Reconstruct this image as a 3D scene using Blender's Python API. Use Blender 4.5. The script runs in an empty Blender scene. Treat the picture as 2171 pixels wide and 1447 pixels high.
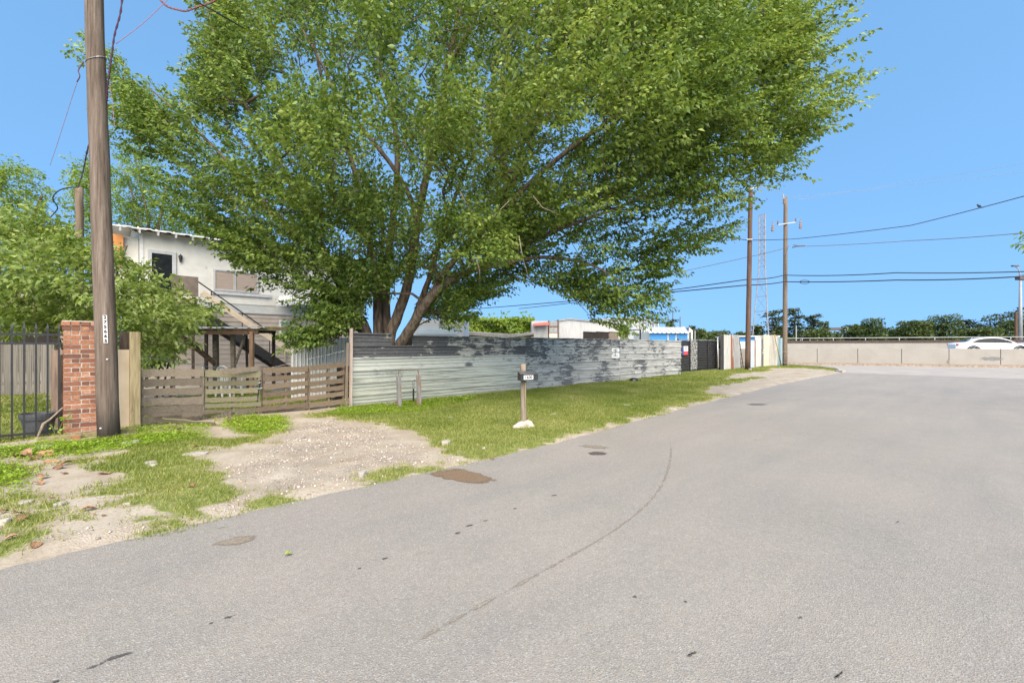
import bpy, math, random
import numpy as np
from mathutils import Vector, Matrix, Euler

R = random.Random(11)
NR = np.random.default_rng(5)
SC = bpy.context.scene
COL = SC.collection
rad = math.radians

# ------------------------------------------------------------------ camera
H = 1.5                      # eye height
F, CU, CV = 965.0, 1085.5, 735.0   # focal length and horizon, in units of the 2171 wide photograph
cd = bpy.data.cameras.new('camera')
cam = bpy.data.objects.new('camera', cd)
COL.objects.link(cam)
cam.location = (0, 0, H)
cam.rotation_euler = (rad(90), 0, 0)
cd.sensor_width = 36
cd.lens = 36 * F / 2171
cd.shift_y = (CV - 723.5) / 2171
cd.clip_start = 0.05
cd.clip_end = 2000
SC.camera = cam

# ------------------------------------------------------------------ sky and sun
SUN_DIR = Vector((0.10, -0.74, 0.66)).normalized()      # towards the sun: behind the photographer, high
sun_el = math.asin(SUN_DIR.z)
sun_az = math.atan2(SUN_DIR.x, SUN_DIR.y)
w = bpy.data.worlds.new('World')
SC.world = w
w.use_nodes = True
wn, wl = w.node_tree.nodes, w.node_tree.links
wn.clear()
sky = wn.new('ShaderNodeTexSky')
sky.sky_type = 'NISHITA'
sky.sun_disc = False
sky.sun_elevation = sun_el
sky.sun_rotation = sun_az
sky.air_density = 1.0
sky.dust_density = 0.15
sky.ozone_density = 2.0
hs = wn.new('ShaderNodeHueSaturation')
hs.inputs['Hue'].default_value = 0.487
hs.inputs['Saturation'].default_value = 1.08
hs.inputs['Value'].default_value = 1.10
bg = wn.new('ShaderNodeBackground')
bg.inputs[1].default_value = 0.15
wo = wn.new('ShaderNodeOutputWorld')
# the air near the horizon is clear in the photograph: the sky's white rim is pushed below the ground
tcw = wn.new('ShaderNodeTexCoord')
spx = wn.new('ShaderNodeSeparateXYZ')
cbx = wn.new('ShaderNodeCombineXYZ')
mz = wn.new('ShaderNodeMath'); mz.operation = 'MULTIPLY_ADD'
mz.inputs[1].default_value = 0.55
mz.inputs[2].default_value = 0.52
mx0 = wn.new('ShaderNodeMath'); mx0.operation = 'MAXIMUM'; mx0.inputs[1].default_value = 0.0
wl.new(tcw.outputs['Generated'], spx.inputs[0])
wl.new(spx.outputs[0], cbx.inputs[0]); wl.new(spx.outputs[1], cbx.inputs[1])
wl.new(spx.outputs[2], mx0.inputs[0]); wl.new(mx0.outputs[0], mz.inputs[0]); wl.new(mz.outputs[0], cbx.inputs[2])
wl.new(cbx.outputs[0], sky.inputs['Vector'])
wl.new(sky.outputs[0], hs.inputs['Color'])
wl.new(hs.outputs[0], bg.inputs[0])
wl.new(bg.outputs[0], wo.inputs[0])
sd = bpy.data.lights.new('sun', 'SUN')
sd.energy = 3.7
sd.angle = rad(65)                                       # thin high cloud: soft shadows
sd.color = (1.0, 0.89, 0.73)
sun = bpy.data.objects.new('sun', sd)
COL.objects.link(sun)
sun.location = (0, 0, 30)
sun.rotation_euler = (-SUN_DIR).to_track_quat('-Z', 'Y').to_euler()
vs = SC.view_settings
vs.view_transform = 'Standard'
vs.look = 'None'
vs.exposure = 1.3
vs.gamma = 1.0
vs.use_curve_mapping = False
SC.cycles.max_bounces = 6
SC.cycles.transparent_max_bounces = 8

# ------------------------------------------------------------------ places
def G(u, v, z=0.0):
    """the point of the level z that the photograph shows at u, v"""
    y = (H - z) * F / (v - CV)
    return Vector(((u - CU) / F * y, y, z))
def P(u, v, y):
    return Vector(((u - CU) / F * y, y, H - (v - CV) / F * y))
Q = math.sqrt(.5)
EV = Vector((Q, Q, 0))       # along the street
NV = Vector((-Q, Q, 0))      # away from the street, towards the yards
def W(s, n, z=0.0):
    return Vector((Q * (s - n), Q * (s + n), z))
def s_at(u, n):
    """where the line n = const shows at column u"""
    k = (u - CU) / F
    return n * (1 + k) / (1 - k)
def ray_line(u, p, d):
    k = (u - CU) / F
    t = (k * p.y - p.x) / (d.x - k * d.y)
    return p + d * t

# ------------------------------------------------------------------ mesh building
class MB:
    def __init__(self):
        self.v, self.f = [], []
    def add(self, vs, fs):
        o = len(self.v)
        self.v += [Vector(p) for p in vs]
        self.f += [tuple(i + o for i in f) for f in fs]
    def box(self, c, size, ex=Vector((1, 0, 0)), ey=None, ez=Vector((0, 0, 1))):
        ex = Vector(ex).normalized()
        ez = Vector(ez).normalized()
        ey = Vector(ey).normalized() if ey is not None else ez.cross(ex).normalized()
        c = Vector(c)
        a, b, d = ex * size[0] / 2, ey * size[1] / 2, ez * size[2] / 2
        vs = [c + a * i + b * j + d * k for k in (-1, 1) for j in (-1, 1) for i in (-1, 1)]
        self.add(vs, [(0, 2, 3, 1), (4, 5, 7, 6), (0, 1, 5, 4), (2, 6, 7, 3), (0, 4, 6, 2), (1, 3, 7, 5)])
        return self
    def beam(self, p0, p1, wd, ht, up=Vector((0, 0, 1))):
        p0, p1 = Vector(p0), Vector(p1)
        d = p1 - p0
        ex = d.normalized()
        ey = Vector(up).cross(ex)
        if ey.length < 1e-4:
            ey = Vector((Q, -Q, 0)).cross(ex)
        ey.normalize()
        ez = ex.cross(ey)
        self.box((p0 + p1) / 2, (d.length, wd, ht), ex, ey, ez)
        return self
    def tube(self, pts, rs, n=8, cap=True, wob=0.0):
        pts = [Vector(p) for p in pts]
        if not hasattr(rs, '__len__'):
            rs = [rs] * len(pts)
        ref = None
        rings = []
        for i, p in enumerate(pts):
            t = (pts[min(i + 1, len(pts) - 1)] - pts[max(i - 1, 0)]).normalized()
            if ref is None:
                ref = Vector((1, 0, 0)) if abs(t.x) < .8 else Vector((0, 1, 0))
            a = (ref - t * ref.dot(t)).normalized()
            ref = a
            b = t.cross(a)
            rings.append([p + (a * math.cos(2 * math.pi * k / n) + b * math.sin(2 * math.pi * k / n)) * rs[i] * (1 + (R.uniform(-wob, wob) if wob else 0)) for k in range(n)])
        vs = [q for r in rings for q in r]
        fs = []
        for i in range(len(pts) - 1):
            for k in range(n):
                k2 = (k + 1) % n
                fs.append((i * n + k, i * n + k2, (i + 1) * n + k2, (i + 1) * n + k))
        if cap:
            fs.append(tuple(range(n - 1, -1, -1)))
            fs.append(tuple((len(pts) - 1) * n + k for k in range(n)))
        self.add(vs, fs)
        return self
    def prism(self, poly, depth):
        """poly: closed ring of points, depth: extrusion vector"""
        n = len(poly)
        poly = [Vector(p) for p in poly]
        d = Vector(depth)
        self.add(poly + [p + d for p in poly], [tuple(range(n - 1, -1, -1)), tuple(range(n, 2 * n))] + [(i, (i + 1) % n, (i + 1) % n + n, i + n) for i in range(n)])
        return self
    def strip(self, prof, p0, p1):
        """an open profile (list of offset vectors) swept from p0 to p1"""
        n = len(prof)
        self.add([Vector(p0) + q for q in prof] + [Vector(p1) + q for q in prof], [(i, i + 1, i + 1 + n, i + n) for i in range(n - 1)])
        return self
    def blob(self, c, size, seed=0, rough=.18, seg=10, rings=7, rot=0.0):
        rr = random.Random(seed)
        c = Vector(c)
        vs = []
        lob = [(Vector((rr.gauss(0, 1), rr.gauss(0, 1), rr.gauss(0, 1))).normalized(), rr.uniform(-rough, rough)) for _ in range(9)]
        M3 = Matrix.Rotation(rot, 3, 'Z')
        for i in range(rings + 1):
            th = math.pi * i / rings
            for k in range(seg):
                ph = 2 * math.pi * k / seg
                d = Vector((math.sin(th) * math.cos(ph), math.sin(th) * math.sin(ph), math.cos(th)))
                r = 1 + sum(a * max(0, d.dot(l)) ** 3 for l, a in lob) * 1.6 + rr.uniform(-rough, rough) * .25 * (0 < i < rings)
                vs.append(c + M3 @ Vector((d.x * size[0] * r, d.y * size[1] * r, d.z * size[2] * r)))
        fs = []
        for i in range(rings):
            for k in range(seg):
                k2 = (k + 1) % seg
                fs.append((i * seg + k, (i + 1) * seg + k, (i + 1) * seg + k2, i * seg + k2))
        self.add(vs, fs)
        return self
    def lathe(self, c, prof, n=16):
        c = Vector(c)
        vs = [c + Vector((r * math.cos(2 * math.pi * k / n), r * math.sin(2 * math.pi * k / n), z)) for r, z in prof for k in range(n)]
        fs = []
        for i in range(len(prof) - 1):
            for k in range(n):
                k2 = (k + 1) % n
                fs.append((i * n + k, i * n + k2, (i + 1) * n + k2, (i + 1) * n + k))
        self.add(vs, fs)
        return self
    def mesh(self, name, mat, origin=Vector((0, 0, 0)), smooth=False):
        me = bpy.data.meshes.new(name)
        o = Vector(origin)
        me.from_pydata([p - o for p in self.v], [], self.f)
        me.materials.append(mat)
        if smooth:
            me.polygons.foreach_set('use_smooth', [True] * len(me.polygons))
        me.update()
        return me
    def build(self, name, mat, parent=None, smooth=False, bevel=0.0, base=None):
        if parent is not None:
            o0 = world_of(parent)
        elif base is not None:
            o0 = Vector(base)
        else:
            xs = [p.x for p in self.v]; ys = [p.y for p in self.v]; zs = [p.z for p in self.v]
            o0 = Vector(((min(xs) + max(xs)) / 2, (min(ys) + max(ys)) / 2, min(zs)))
        me = self.mesh(name, mat, o0, smooth)
        ob = bpy.data.objects.new(name, me)
        COL.objects.link(ob)
        if parent is not None:
            ob.parent = parent
        else:
            ob.location = o0
        if bevel:
            bv = ob.modifiers.new('bevel', 'BEVEL')
            bv.width = bevel
            bv.segments = 2
            bv.limit_method = 'ANGLE'
        return ob

def world_of(o):
    p = Vector(o.location)
    while o.parent is not None:
        o = o.parent
        p += Vector(o.location)
    return p
def tag(o, label=None, cat=None, group=None, kind=None):
    if label: o['label'] = label
    if cat: o['category'] = cat
    if group: o['group'] = group
    if kind: o['kind'] = kind
    return o
def thing(name, loc, label, cat, group=None):
    o = bpy.data.objects.new(name, None)
    o.empty_display_size = .1
    COL.objects.link(o)
    o.location = loc
    return tag(o, label, cat, group)
def inst(me, name, parent, loc, ex=None, ez=None, scale=(1, 1, 1), euler=None):
    """another copy of a small mesh as a part of its own; loc is in world space"""
    o = bpy.data.objects.new(name, me)
    COL.objects.link(o)
    if parent is not None:
        o.parent = parent
        o.location = Vector(loc) - world_of(parent)
    else:
        o.location = loc
    if ex is not None:
        ex = Vector(ex).normalized()
        ez = Vector(ez) if ez is not None else Vector((0, 0, 1))
        ey = ez.cross(ex).normalized()
        ez = ex.cross(ey)
        o.rotation_euler = Matrix((ex, ey, ez)).transposed().to_euler()
    elif euler is not None:
        o.rotation_euler = euler
    o.scale = scale
    return o
def np_mesh(name, V, faces, mat, attrs=None, smooth=False):
    """V (N,3), faces (M,k) all of k corners, attrs {name: (N,) floats}"""
    me = bpy.data.meshes.new(name)
    V = np.asarray(V, dtype=np.float32)
    faces = np.asarray(faces, dtype=np.int32)
    me.vertices.add(len(V))
    me.vertices.foreach_set('co', V.ravel())
    k = faces.shape[1]
    me.loops.add(faces.size)
    me.loops.foreach_set('vertex_index', faces.ravel())
    me.polygons.add(len(faces))
    me.polygons.foreach_set('loop_start', np.arange(0, faces.size, k, dtype=np.int32))
    if smooth:
        me.polygons.foreach_set('use_smooth', np.ones(len(faces), dtype=bool))
    me.materials.append(mat)
    for a, vals in (attrs or {}).items():
        at = me.attributes.new(a, 'FLOAT', 'POINT')
        at.data.foreach_set('value', np.asarray(vals, dtype=np.float32))
    me.update(calc_edges=True)
    me.validate()
    return me
def np_obj(name, V, faces, mat, parent=None, attrs=None, smooth=False, base=None):
    o0 = world_of(parent) if parent is not None else Vector(base if base is not None else (0, 0, 0))
    me = np_mesh(name, np.asarray(V) - np.array(o0), faces, mat, attrs, smooth)
    o = bpy.data.objects.new(name, me)
    COL.objects.link(o)
    if parent is not None:
        o.parent = parent
    else:
        o.location = o0
    return o
def text_obj(name, body, size, mat, parent, loc, ex, ez, align='CENTER', spacing=1.0, bold=.03):
    """flat lettering: a mesh made from the built-in font; ex reading direction, ez up"""
    c = bpy.data.curves.new('lettering', 'FONT')
    c.body = body
    c.size = size
    c.align_x = align
    c.align_y = 'CENTER'
    c.space_character = spacing
    c.extrude = 0.0006
    c.offset = size * bold
    t = bpy.data.objects.new('lettering', c)
    COL.objects.link(t)
    dg = bpy.context.evaluated_depsgraph_get()
    me = bpy.data.meshes.new_from_object(t.evaluated_get(dg))
    me.name = name
    bpy.data.objects.remove(t)
    me.materials.clear()
    me.materials.append(mat)
    o = bpy.data.objects.new(name, me)
    COL.objects.link(o)
    o.parent = parent
    o.location = Vector(loc) - world_of(parent)
    ex = Vector(ex).normalized(); ez = Vector(ez).normalized()
    nrm = ex.cross(ez)
    o.rotation_euler = Matrix((ex, ez, nrm)).transposed().to_euler()
    return o

# ------------------------------------------------------------------ materials
class NT:
    def __init__(self, name):
        self.m = bpy.data.materials.new(name)
        self.m.use_nodes = True
        self.n, self.l = self.m.node_tree.nodes, self.m.node_tree.links
        self.n.clear()
        self.out = self.n.new('ShaderNodeOutputMaterial')
        self.tc = None
    def node(self, t, **kw):
        x = self.n.new('ShaderNode' + t)
        for k, v in kw.items():
            if k in x.inputs: x.inputs[k].default_value = v
            else: setattr(x, k, v)
        return x
    def link(self, a, b): self.l.new(a, b)
    def coord(self, kind='Object', stretch=(1, 1, 1), per_object=True):
        if kind == 'World':
            g = self.node('NewGeometry').outputs['Position']
        else:
            g = self.node('TexCoord').outputs[kind]
        mp = self.node('Mapping')
        mp.inputs['Scale'].default_value = stretch
        self.link(g, mp.inputs['Vector'])
        if per_object and kind != 'World':
            oi = self.node('ObjectInfo')
            ml = self.node('Math', operation='MULTIPLY')
            ml.inputs[1].default_value = 37.0
            self.link(oi.outputs['Random'], ml.inputs[0])
            self.link(ml.outputs[0], mp.inputs['Location'])
        return mp.outputs[0]
    def noise(self, co, scale, detail=5, rough=.55, dist=0.0):
        x = self.node('TexNoise', Scale=scale, Detail=detail, Roughness=rough, Distortion=dist)
        self.link(co, x.inputs['Vector'])
        return x.outputs['Fac']
    def ramp(self, fac, stops, interp='LINEAR'):
        x = self.node('ValToRGB')
        e = x.color_ramp.elements
        x.color_ramp.interpolation = interp
        while len(e) < len(stops): e.new(.5)
        for i, (p, c) in enumerate(stops):
            e[i].position = p
            e[i].color = (c, c, c, 1) if not hasattr(c, '__len__') else (*c, 1)
        self.link(fac, x.inputs[0])
        return x.outputs[0]
    def mix(self, fac, a, b, mode='MIX'):
        x = self.node('Mix', data_type='RGBA', blend_type=mode)
        for s, i in ((fac, 0), (a, 6), (b, 7)):
            if hasattr(s, 'is_linked') or hasattr(s, 'links'): self.link(s, x.inputs[i])
            elif i == 0: x.inputs[0].default_value = s
            else: x.inputs[i].default_value = (*s, 1)
        return x.outputs[2]
    def math(self, op, a, b=None):
        x = self.node('Math', operation=op)
        for i, s in enumerate((a, b)):
            if s is None: continue
            if hasattr(s, 'links'): self.link(s, x.inputs[i])
            else: x.inputs[i].default_value = s
        return x.outputs[0]
    def vary(self, col, amount):
        """each object a little lighter or darker than the next"""
        oi = self.node('ObjectInfo')
        mr = self.node('MapRange')
        mr.inputs[3].default_value = 1 - amount
        mr.inputs[4].default_value = 1 + amount
        self.link(oi.outputs['Random'], mr.inputs[0])
        h = self.node('HueSaturation')
        self.link(mr.outputs[0], h.inputs['Value'])
        self.link(col, h.inputs['Color'])
        return h.outputs[0]
    def bump(self, h, strength, dist=.01):
        b = self.node('Bump')
        b.inputs['Strength'].default_value = strength
        b.inputs['Distance'].default_value = dist
        self.link(h, b.inputs['Height'])
        return b.outputs[0]
    def surf(self, col, rough=.8, metal=0.0, normal=None, spec=.3):
        p = self.node('BsdfPrincipled')
        for s, nm in ((col, 'Base Color'), (rough, 'Roughness'), (metal, 'Metallic')):
            if hasattr(s, 'links'): self.link(s, p.inputs[nm])
            elif nm == 'Base Color': p.inputs[nm].default_value = (*s, 1)
            else: p.inputs[nm].default_value = s
        p.inputs['Specular IOR Level'].default_value = spec
        if normal is not None: self.link(normal, p.inputs['Normal'])
        self.link(p.outputs[0], self.out.inputs[0])
        return self.m

def pmat(name, c1, c2, scale=6, stretch=(1, 1, 1), rough=.8, metal=0.0, bump=.25, dist=.008, vary=.12, lo=.35, hi=.68, c3=None, s3=40, spec=.3, kind='Object', k3=.62):
    t = NT(name)
    co = t.coord(kind, stretch)
    n = t.noise(co, scale)
    col = t.ramp(n, [(lo, c1), (hi, c2)])
    if c3 is not None:
        m = t.ramp(t.noise(co, s3, 4), [(k3, 0.0), (k3 + .08, 1.0)])
        col = t.mix(m, col, c3)
    if vary: col = t.vary(col, vary)
    nb = t.noise(co, scale * 4, 4)
    return t.surf(col, rough, metal, t.bump(nb, bump, dist), spec)

def make_asphalt():
    t = NT('asphalt')
    co = t.coord('World')
    big = t.noise(co, .42, 6, .68)
    col = t.ramp(big, [(.30, (.258, .229, .193)), (.5, (.308, .272, .226)), (.70, (.356, .315, .260))])
    mp = t.node('Mapping')
    mp.vector_type = 'TEXTURE'
    mp.inputs['Rotation'].default_value = (0, 0, rad(45))
    mp.inputs['Scale'].default_value = (1 / .22, 1 / 1.5, 1)
    t.link(co, mp.inputs['Vector'])
    streak = t.noise(mp.outputs[0], 1.1, 5, .6)
    col = t.mix(t.ramp(streak, [(.42, 0.0), (.68, .75)]), col, (.232, .212, .188))
    med = t.noise(co, 14, 5, .7)
    col = t.mix(t.ramp(med, [(.35, .35), (.6, 0.0)]), col, (.19, .18, .168))
    tint = t.noise(co, .9, 4, .6)
    col = t.mix(t.ramp(tint, [(.35, 0.0), (.65, .5)]), col, (.325, .268, .232))
    crk = t.node('TexVoronoi', Scale=.55, feature='DISTANCE_TO_EDGE')
    wob = t.node('VectorMath', operation='ADD')
    nz = t.node('TexNoise', Scale=2.5, Detail=5.0)
    t.link(co, nz.inputs['Vector']); t.link(co, wob.inputs[0]); t.link(nz.outputs['Color'], wob.inputs[1])
    t.link(wob.outputs[0], crk.inputs['Vector'])
    cm = t.math('MULTIPLY', t.ramp(crk.outputs['Distance'], [(.0, 1.0), (.006, 0.0)]), t.ramp(t.noise(co, .7, 3), [(.52, 0.0), (.66, .38)]))
    col = t.mix(cm, col, (.12, .108, .098))
    # the stones in the surface
    vo = t.node('TexVoronoi', Scale=125.0)
    t.link(co, vo.inputs['Vector'])
    sep = t.node('SeparateColor')
    t.link(vo.outputs['Color'], sep.inputs[0])
    col = t.mix(t.ramp(sep.outputs[0], [(.0, .5), (.30, 0.0)]), col, (.15, .14, .13))
    col = t.mix(t.ramp(sep.outputs[1], [(.70, 0.0), (.98, .45)]), col, (.48, .455, .42))
    fine = t.noise(co, 210, 3, .8)
    col = t.mix(t.ramp(fine, [(.38, .6), (.52, 0.0)]), col, (.12, .115, .11))
    # scattered dark specks and oil spots
    sp = t.noise(co, 5.2, 2, .4)
    col = t.mix(t.ramp(sp, [(.75, 0.0), (.79, .45)]), col, (.11, .10, .095))
    hh = t.math('ADD', t.math('MULTIPLY', vo.outputs['Distance'], 1.0), t.math('MULTIPLY', fine, .7))
    return t.surf(col, .82, 0, t.bump(hh, .55, .006), .28)

def make_verge():
    """bare earth, sand, gravel and the soil between the blades; two attributes say which"""
    t = NT('verge_soil')
    co = t.coord('World')
    g = t.node('Attribute', attribute_name='grass').outputs['Fac']
    k = t.node('Attribute', attribute_name='gravel').outputs['Fac']
    n1 = t.noise(co, 1.6, 6, .62)
    sand = t.ramp(n1, [(.30, (.275, .222, .165)), (.48, (.36, .30, .23)), (.7, (.45, .39, .315))])
    n2 = t.noise(co, 26, 5, .7)
    sand = t.mix(t.ramp(n2, [(.3, .45), (.55, 0.0)]), sand, (.19, .15, .11))
    vo = t.node('TexVoronoi', Scale=60.0)
    t.link(co, vo.inputs['Vector'])
    sep = t.node('SeparateColor')
    t.link(vo.outputs['Color'], sep.inputs[0])
    stones = t.ramp(sep.outputs[0], [(.0, (.25, .21, .165)), (.3, (.36, .305, .245)), (.6, (.44, .38, .32)), (.85, (.45, .345, .28)), (1.0, (.56, .51, .45))])
    gap = t.ramp(vo.outputs['Distance'], [(.3, 0.0), (.65, .5)])
    stones = t.mix(gap, stones, (.17, .135, .10))
    kk = t.math('MULTIPLY', k, t.ramp(t.noise(co, 2.2, 4), [(.38, .08), (.62, .8)]))
    col = t.mix(kk, sand, stones)
    soil = t.ramp(t.noise(co, 9, 5, .7), [(.3, (.095, .105, .035)), (.5, (.165, .190, .05)), (.72, (.29, .255, .13))])
    gn = t.math('ADD', g, t.math('MULTIPLY', t.math('SUBTRACT', t.noise(co, 7, 5, .7), .5), .9))
    col = t.mix(t.ramp(gn, [(.38, 0.0), (.62, 1.0)]), col, soil)
    hh = t.math('ADD', t.math('MULTIPLY', n2, .5), t.math('MULTIPLY', vo.outputs['Distance'], t.math('MULTIPLY', kk, -1.2)))
    return t.surf(col, .95, 0, t.bump(hh, .8, .02), .1)

def make_leaf(name, dark, mid, light, trans=.38, gloss=.0):
    t = NT(name)
    a = t.node('Attribute', attribute_name='rnd').outputs['Fac']
    col = t.ramp(a, [(0, dark), (.5, mid), (1, light)])
    d = t.node('BsdfDiffuse')
    tr = t.node('BsdfTranslucent')
    t.link(col, d.inputs[0])
    h = t.node('HueSaturation')
    h.inputs['Hue'].default_value = .485
    h.inputs['Saturation'].default_value = 1.12
    h.inputs['Value'].default_value = 1.5
    t.link(col, h.inputs['Color'])
    t.link(h.outputs[0], tr.inputs[0])
    mx = t.node('MixShader')
    mx.inputs[0].default_value = trans
    t.link(d.outputs[0], mx.inputs[1]); t.link(tr.outputs[0], mx.inputs[2])
    gl = t.node('BsdfGlossy')
    gl.inputs['Roughness'].default_value = .42
    gl.inputs[0].default_value = (.9, .95, .9, 1)
    m2 = t.node('MixShader')
    m2.inputs[0].default_value = .022 + gloss
    t.link(mx.outputs[0], m2.inputs[1]); t.link(gl.outputs[0], m2.inputs[2])
    t.link(m2.outputs[0], t.out.inputs[0])
    return t.m

def make_sheet(name, pale, dark, amount, metal=.0, rough=.5, dirt_shade=(.30, .29, .25)):
    """old sheet iron, its dark coat peeling off in scabs stretched along the ribs"""
    t = NT(name)
    co = t.coord('Object', (1, 1, 1))
    mp = t.node('Mapping')
    mp.inputs['Scale'].default_value = (.55, .55, 2.5)
    t.link(co, mp.inputs['Vector'])
    a = t.noise(mp.outputs[0], 4.2, 8, .68, .7)
    b = t.noise(co, 11, 5, .6, .3)
    c = t.noise(co, .7, 2, .5)
    f = t.math('ADD', t.math('ADD', a, t.math('MULTIPLY', t.math('SUBTRACT', b, .5), .24)), t.math('MULTIPLY', t.math('SUBTRACT', c, .5), .7))
    m = t.ramp(f, [(1 - amount - .018, 0.0), (1 - amount + .018, 1.0)])
    mp2 = t.node('Mapping')
    mp2.inputs['Scale'].default_value = (.35, .35, 11)
    t.link(co, mp2.inputs['Vector'])
    base = t.ramp(t.noise(mp2.outputs[0], 2.6, 6, .65), [(.34, tuple(x * .62 for x in dirt_shade)), (.5, tuple(x * .92 for x in pale)), (.72, tuple(min(1, x * 1.15) for x in pale))])  # streaks along the sheet paint in rib shade and highlights, with some weathering
    dk = t.ramp(t.noise(co, 16, 5, .7), [(.3, tuple(x * .75 for x in dark)), (.7, tuple(x * 1.5 for x in dark))])
    col = t.mix(m, base, dk)
    ro = t.ramp(m, [(0, rough), (1, .8)])
    me = t.ramp(m, [(0, metal), (1, 0.0)])
    return t.surf(col, ro, me, t.bump(t.noise(co, 3, 4), .12, .02), .35)

def make_brick():
    t = NT('brick_clay')
    oi = t.node('ObjectInfo')
    col = t.ramp(oi.outputs['Random'], [(0, (.13, .062, .045)), (.25, (.20, .085, .055)), (.4, (.31, .135, .075)), (.7, (.39, .175, .098)), (1, (.45, .24, .15))])
    co = t.coord('Object')
    col = t.mix(t.ramp(t.noise(co, 30, 5, .7), [(.40, .6), (.6, 0.0)]), col, (.17, .075, .05))
    col = t.mix(t.ramp(t.noise(co, 14, 4, .6), [(.63, 0.0), (.8, .55)]), col, (.50, .36, .28))
    return t.surf(col, .88, 0, t.bump(t.noise(co, 55, 4), .4, .006), .2)

def make_concrete_wall():
    t = NT('barrier_concrete')
    co = t.coord('World')
    col = t.ramp(t.noise(co, .8, 5, .6), [(.3, (.272, .248, .216)), (.7, (.322, .296, .26))])
    col = t.mix(t.ramp(t.noise(co, 9, 5, .7), [(.3, .3), (.5, 0.0)]), col, (.24, .215, .185))
    mp = t.node('Mapping'); mp.inputs['Scale'].default_value = (3, 3, .25)
    t.link(co, mp.inputs['Vector'])
    col = t.mix(t.ramp(t.noise(mp.outputs[0], 1.4, 4), [(.6, 0.0), (.8, .28)]), col, (.20, .175, .145))
    return t.surf(col, .9, 0, t.bump(t.noise(co, 25, 4), .2, .01), .2)

def make_pole_wood(name, c1, c2, c3, base_dark=None):
    t = NT(name)
    co = t.coord('Object', (1, 1, .045))
    n = t.noise(co, 17, 7, .75)
    col = t.ramp(n, [(.34, c1), (.5, c2), (.66, c3)])
    co2 = t.coord('Object', (1, 1, .35))
    col = t.mix(t.ramp(t.noise(co2, 2.2, 5, .65), [(.45, 0.0), (.8, .5)]), col, c1)
    crack = t.noise(t.coord('Object', (1, 1, .02)), 40, 3, .5)
    col = t.mix(t.ramp(crack, [(.27, .8), (.34, 0.0)]), col, tuple(x * .35 for x in c1))
    if base_dark:
        g = t.node('TexCoord').outputs['Object']
        s = t.node('SeparateXYZ'); t.link(g, s.inputs[0])
        z = t.math('ADD', s.outputs[2], t.math('MULTIPLY', t.noise(co, 8, 4), 1.1))
        col = t.mix(t.ramp(t.math('MULTIPLY', z, .5), [(.30, .75), (.60, 0.0)]), col, base_dark)
    return t.surf(col, .9, 0, t.bump(n, .5, .012), .15)

MT = {}
MT['asphalt'] = make_asphalt()
MT['soil'] = make_verge()
MT['leaf_elm'] = make_leaf('elm_leaf', (.050, .092, .018), (.168, .242, .048), (.345, .40, .105), .33)
MT['leaf_bush'] = make_leaf('mulberry_leaf', (.10, .155, .028), (.205, .272, .062), (.39, .44, .15), .42)
MT['leaf_far'] = make_leaf('far_leaf', (.036, .056, .014), (.075, .104, .026), (.15, .175, .05), .25)
MT['leaf_back'] = make_leaf('back_leaf', (.09, .145, .022), (.18, .26, .04), (.30, .38, .08), .45)
MT['leaf_pine'] = make_leaf('pine_needles', (.026, .038, .014), (.045, .062, .022), (.075, .092, .034), .15)
MT['ivy'] = make_leaf('ivy_leaf', (.07, .14, .012), (.16, .24, .02), (.32, .36, .035), .3)
MT['grass'] = make_leaf('grass_blade', (.105, .145, .024), (.195, .230, .042), (.38, .355, .13), .3)
MT['weed'] = make_leaf('weed_leaf', (.13, .22, .018), (.22, .33, .03), (.34, .43, .06), .3)
MT['bark'] = pmat('elm_bark', (.085, .062, .045), (.22, .17, .125), 5, (3.2, 3.2, .55), .95, bump=.9, dist=.03, vary=.1, lo=.36, hi=.62, spec=.1)
MT['twig'] = pmat('twig_bark', (.075, .058, .042), (.16, .125, .095), 6, (2, 2, .6), .95, bump=.3, vary=0, spec=.1)
MT['pole'] = make_pole_wood('weathered_pole', (.075, .055, .042), (.148, .112, .088), (.245, .195, .16), (.06, .05, .043))
MT['pole_far'] = make_pole_wood('creosote_pole', (.075, .042, .03), (.12, .072, .052), (.165, .11, .08), (.04, .025, .02))
MT['pole_far_grey'] = make_pole_wood('grey_pole', (.12, .085, .058), (.18, .135, .098), (.24, .185, .14))
MT['grey_wood'] = pmat('weathered_board', (.10, .078, .056), (.36, .295, .222), 5, (.9, 7, 9), .93, bump=.9, dist=.012, vary=.28, lo=.34, hi=.66, c3=(.045, .036, .028), s3=5, spec=.12)
MT['brown_wood'] = pmat('brown_board', (.075, .045, .030), (.17, .11, .075), 6, (2, 8, 8), .9, bump=.5, vary=.15, spec=.15)
MT['post_wood'] = pmat('yellowed_timber', (.27, .21, .11), (.45, .36, .21), 5, (5, 5, .5), .9, bump=.4, vary=.1, c3=(.17, .12, .07), s3=3.4, k3=.6, spec=.12)
MT['pink_board'] = pmat('faded_board', (.33, .25, .20), (.48, .39, .33), 5, (6, 6, .5), .9, bump=.4, vary=.1, c3=(.22, .16, .11), s3=5, spec=.12)
MT['plywood'] = pmat('plywood', (.45, .36, .25), (.56, .46, .34), 3, (1, 1, .6), .85, bump=.1, vary=.06, c3=(.25, .19, .12), s3=6, k3=.66)
MT['mossy_timber'] = pmat('mossy_timber', (.16, .14, .065), (.28, .24, .12), 7, (2, 2, 4), .95, bump=.4, vary=.1)
MT['dark_wood'] = pmat('dark_timber', (.035, .025, .018), (.09, .065, .05), 6, (6, 6, .7), .9, bump=.4)
MT['brick'] = make_brick()
MT['mortar'] = pmat('mortar', (.36, .31, .26), (.49, .44, .38), 30, rough=.95, bump=.4, vary=0)
MT['black_iron'] = pmat('black_iron', (.012, .012, .012), (.022, .021, .020), 20, rough=.45, metal=.0, bump=.08, vary=.1, spec=.5)
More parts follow.
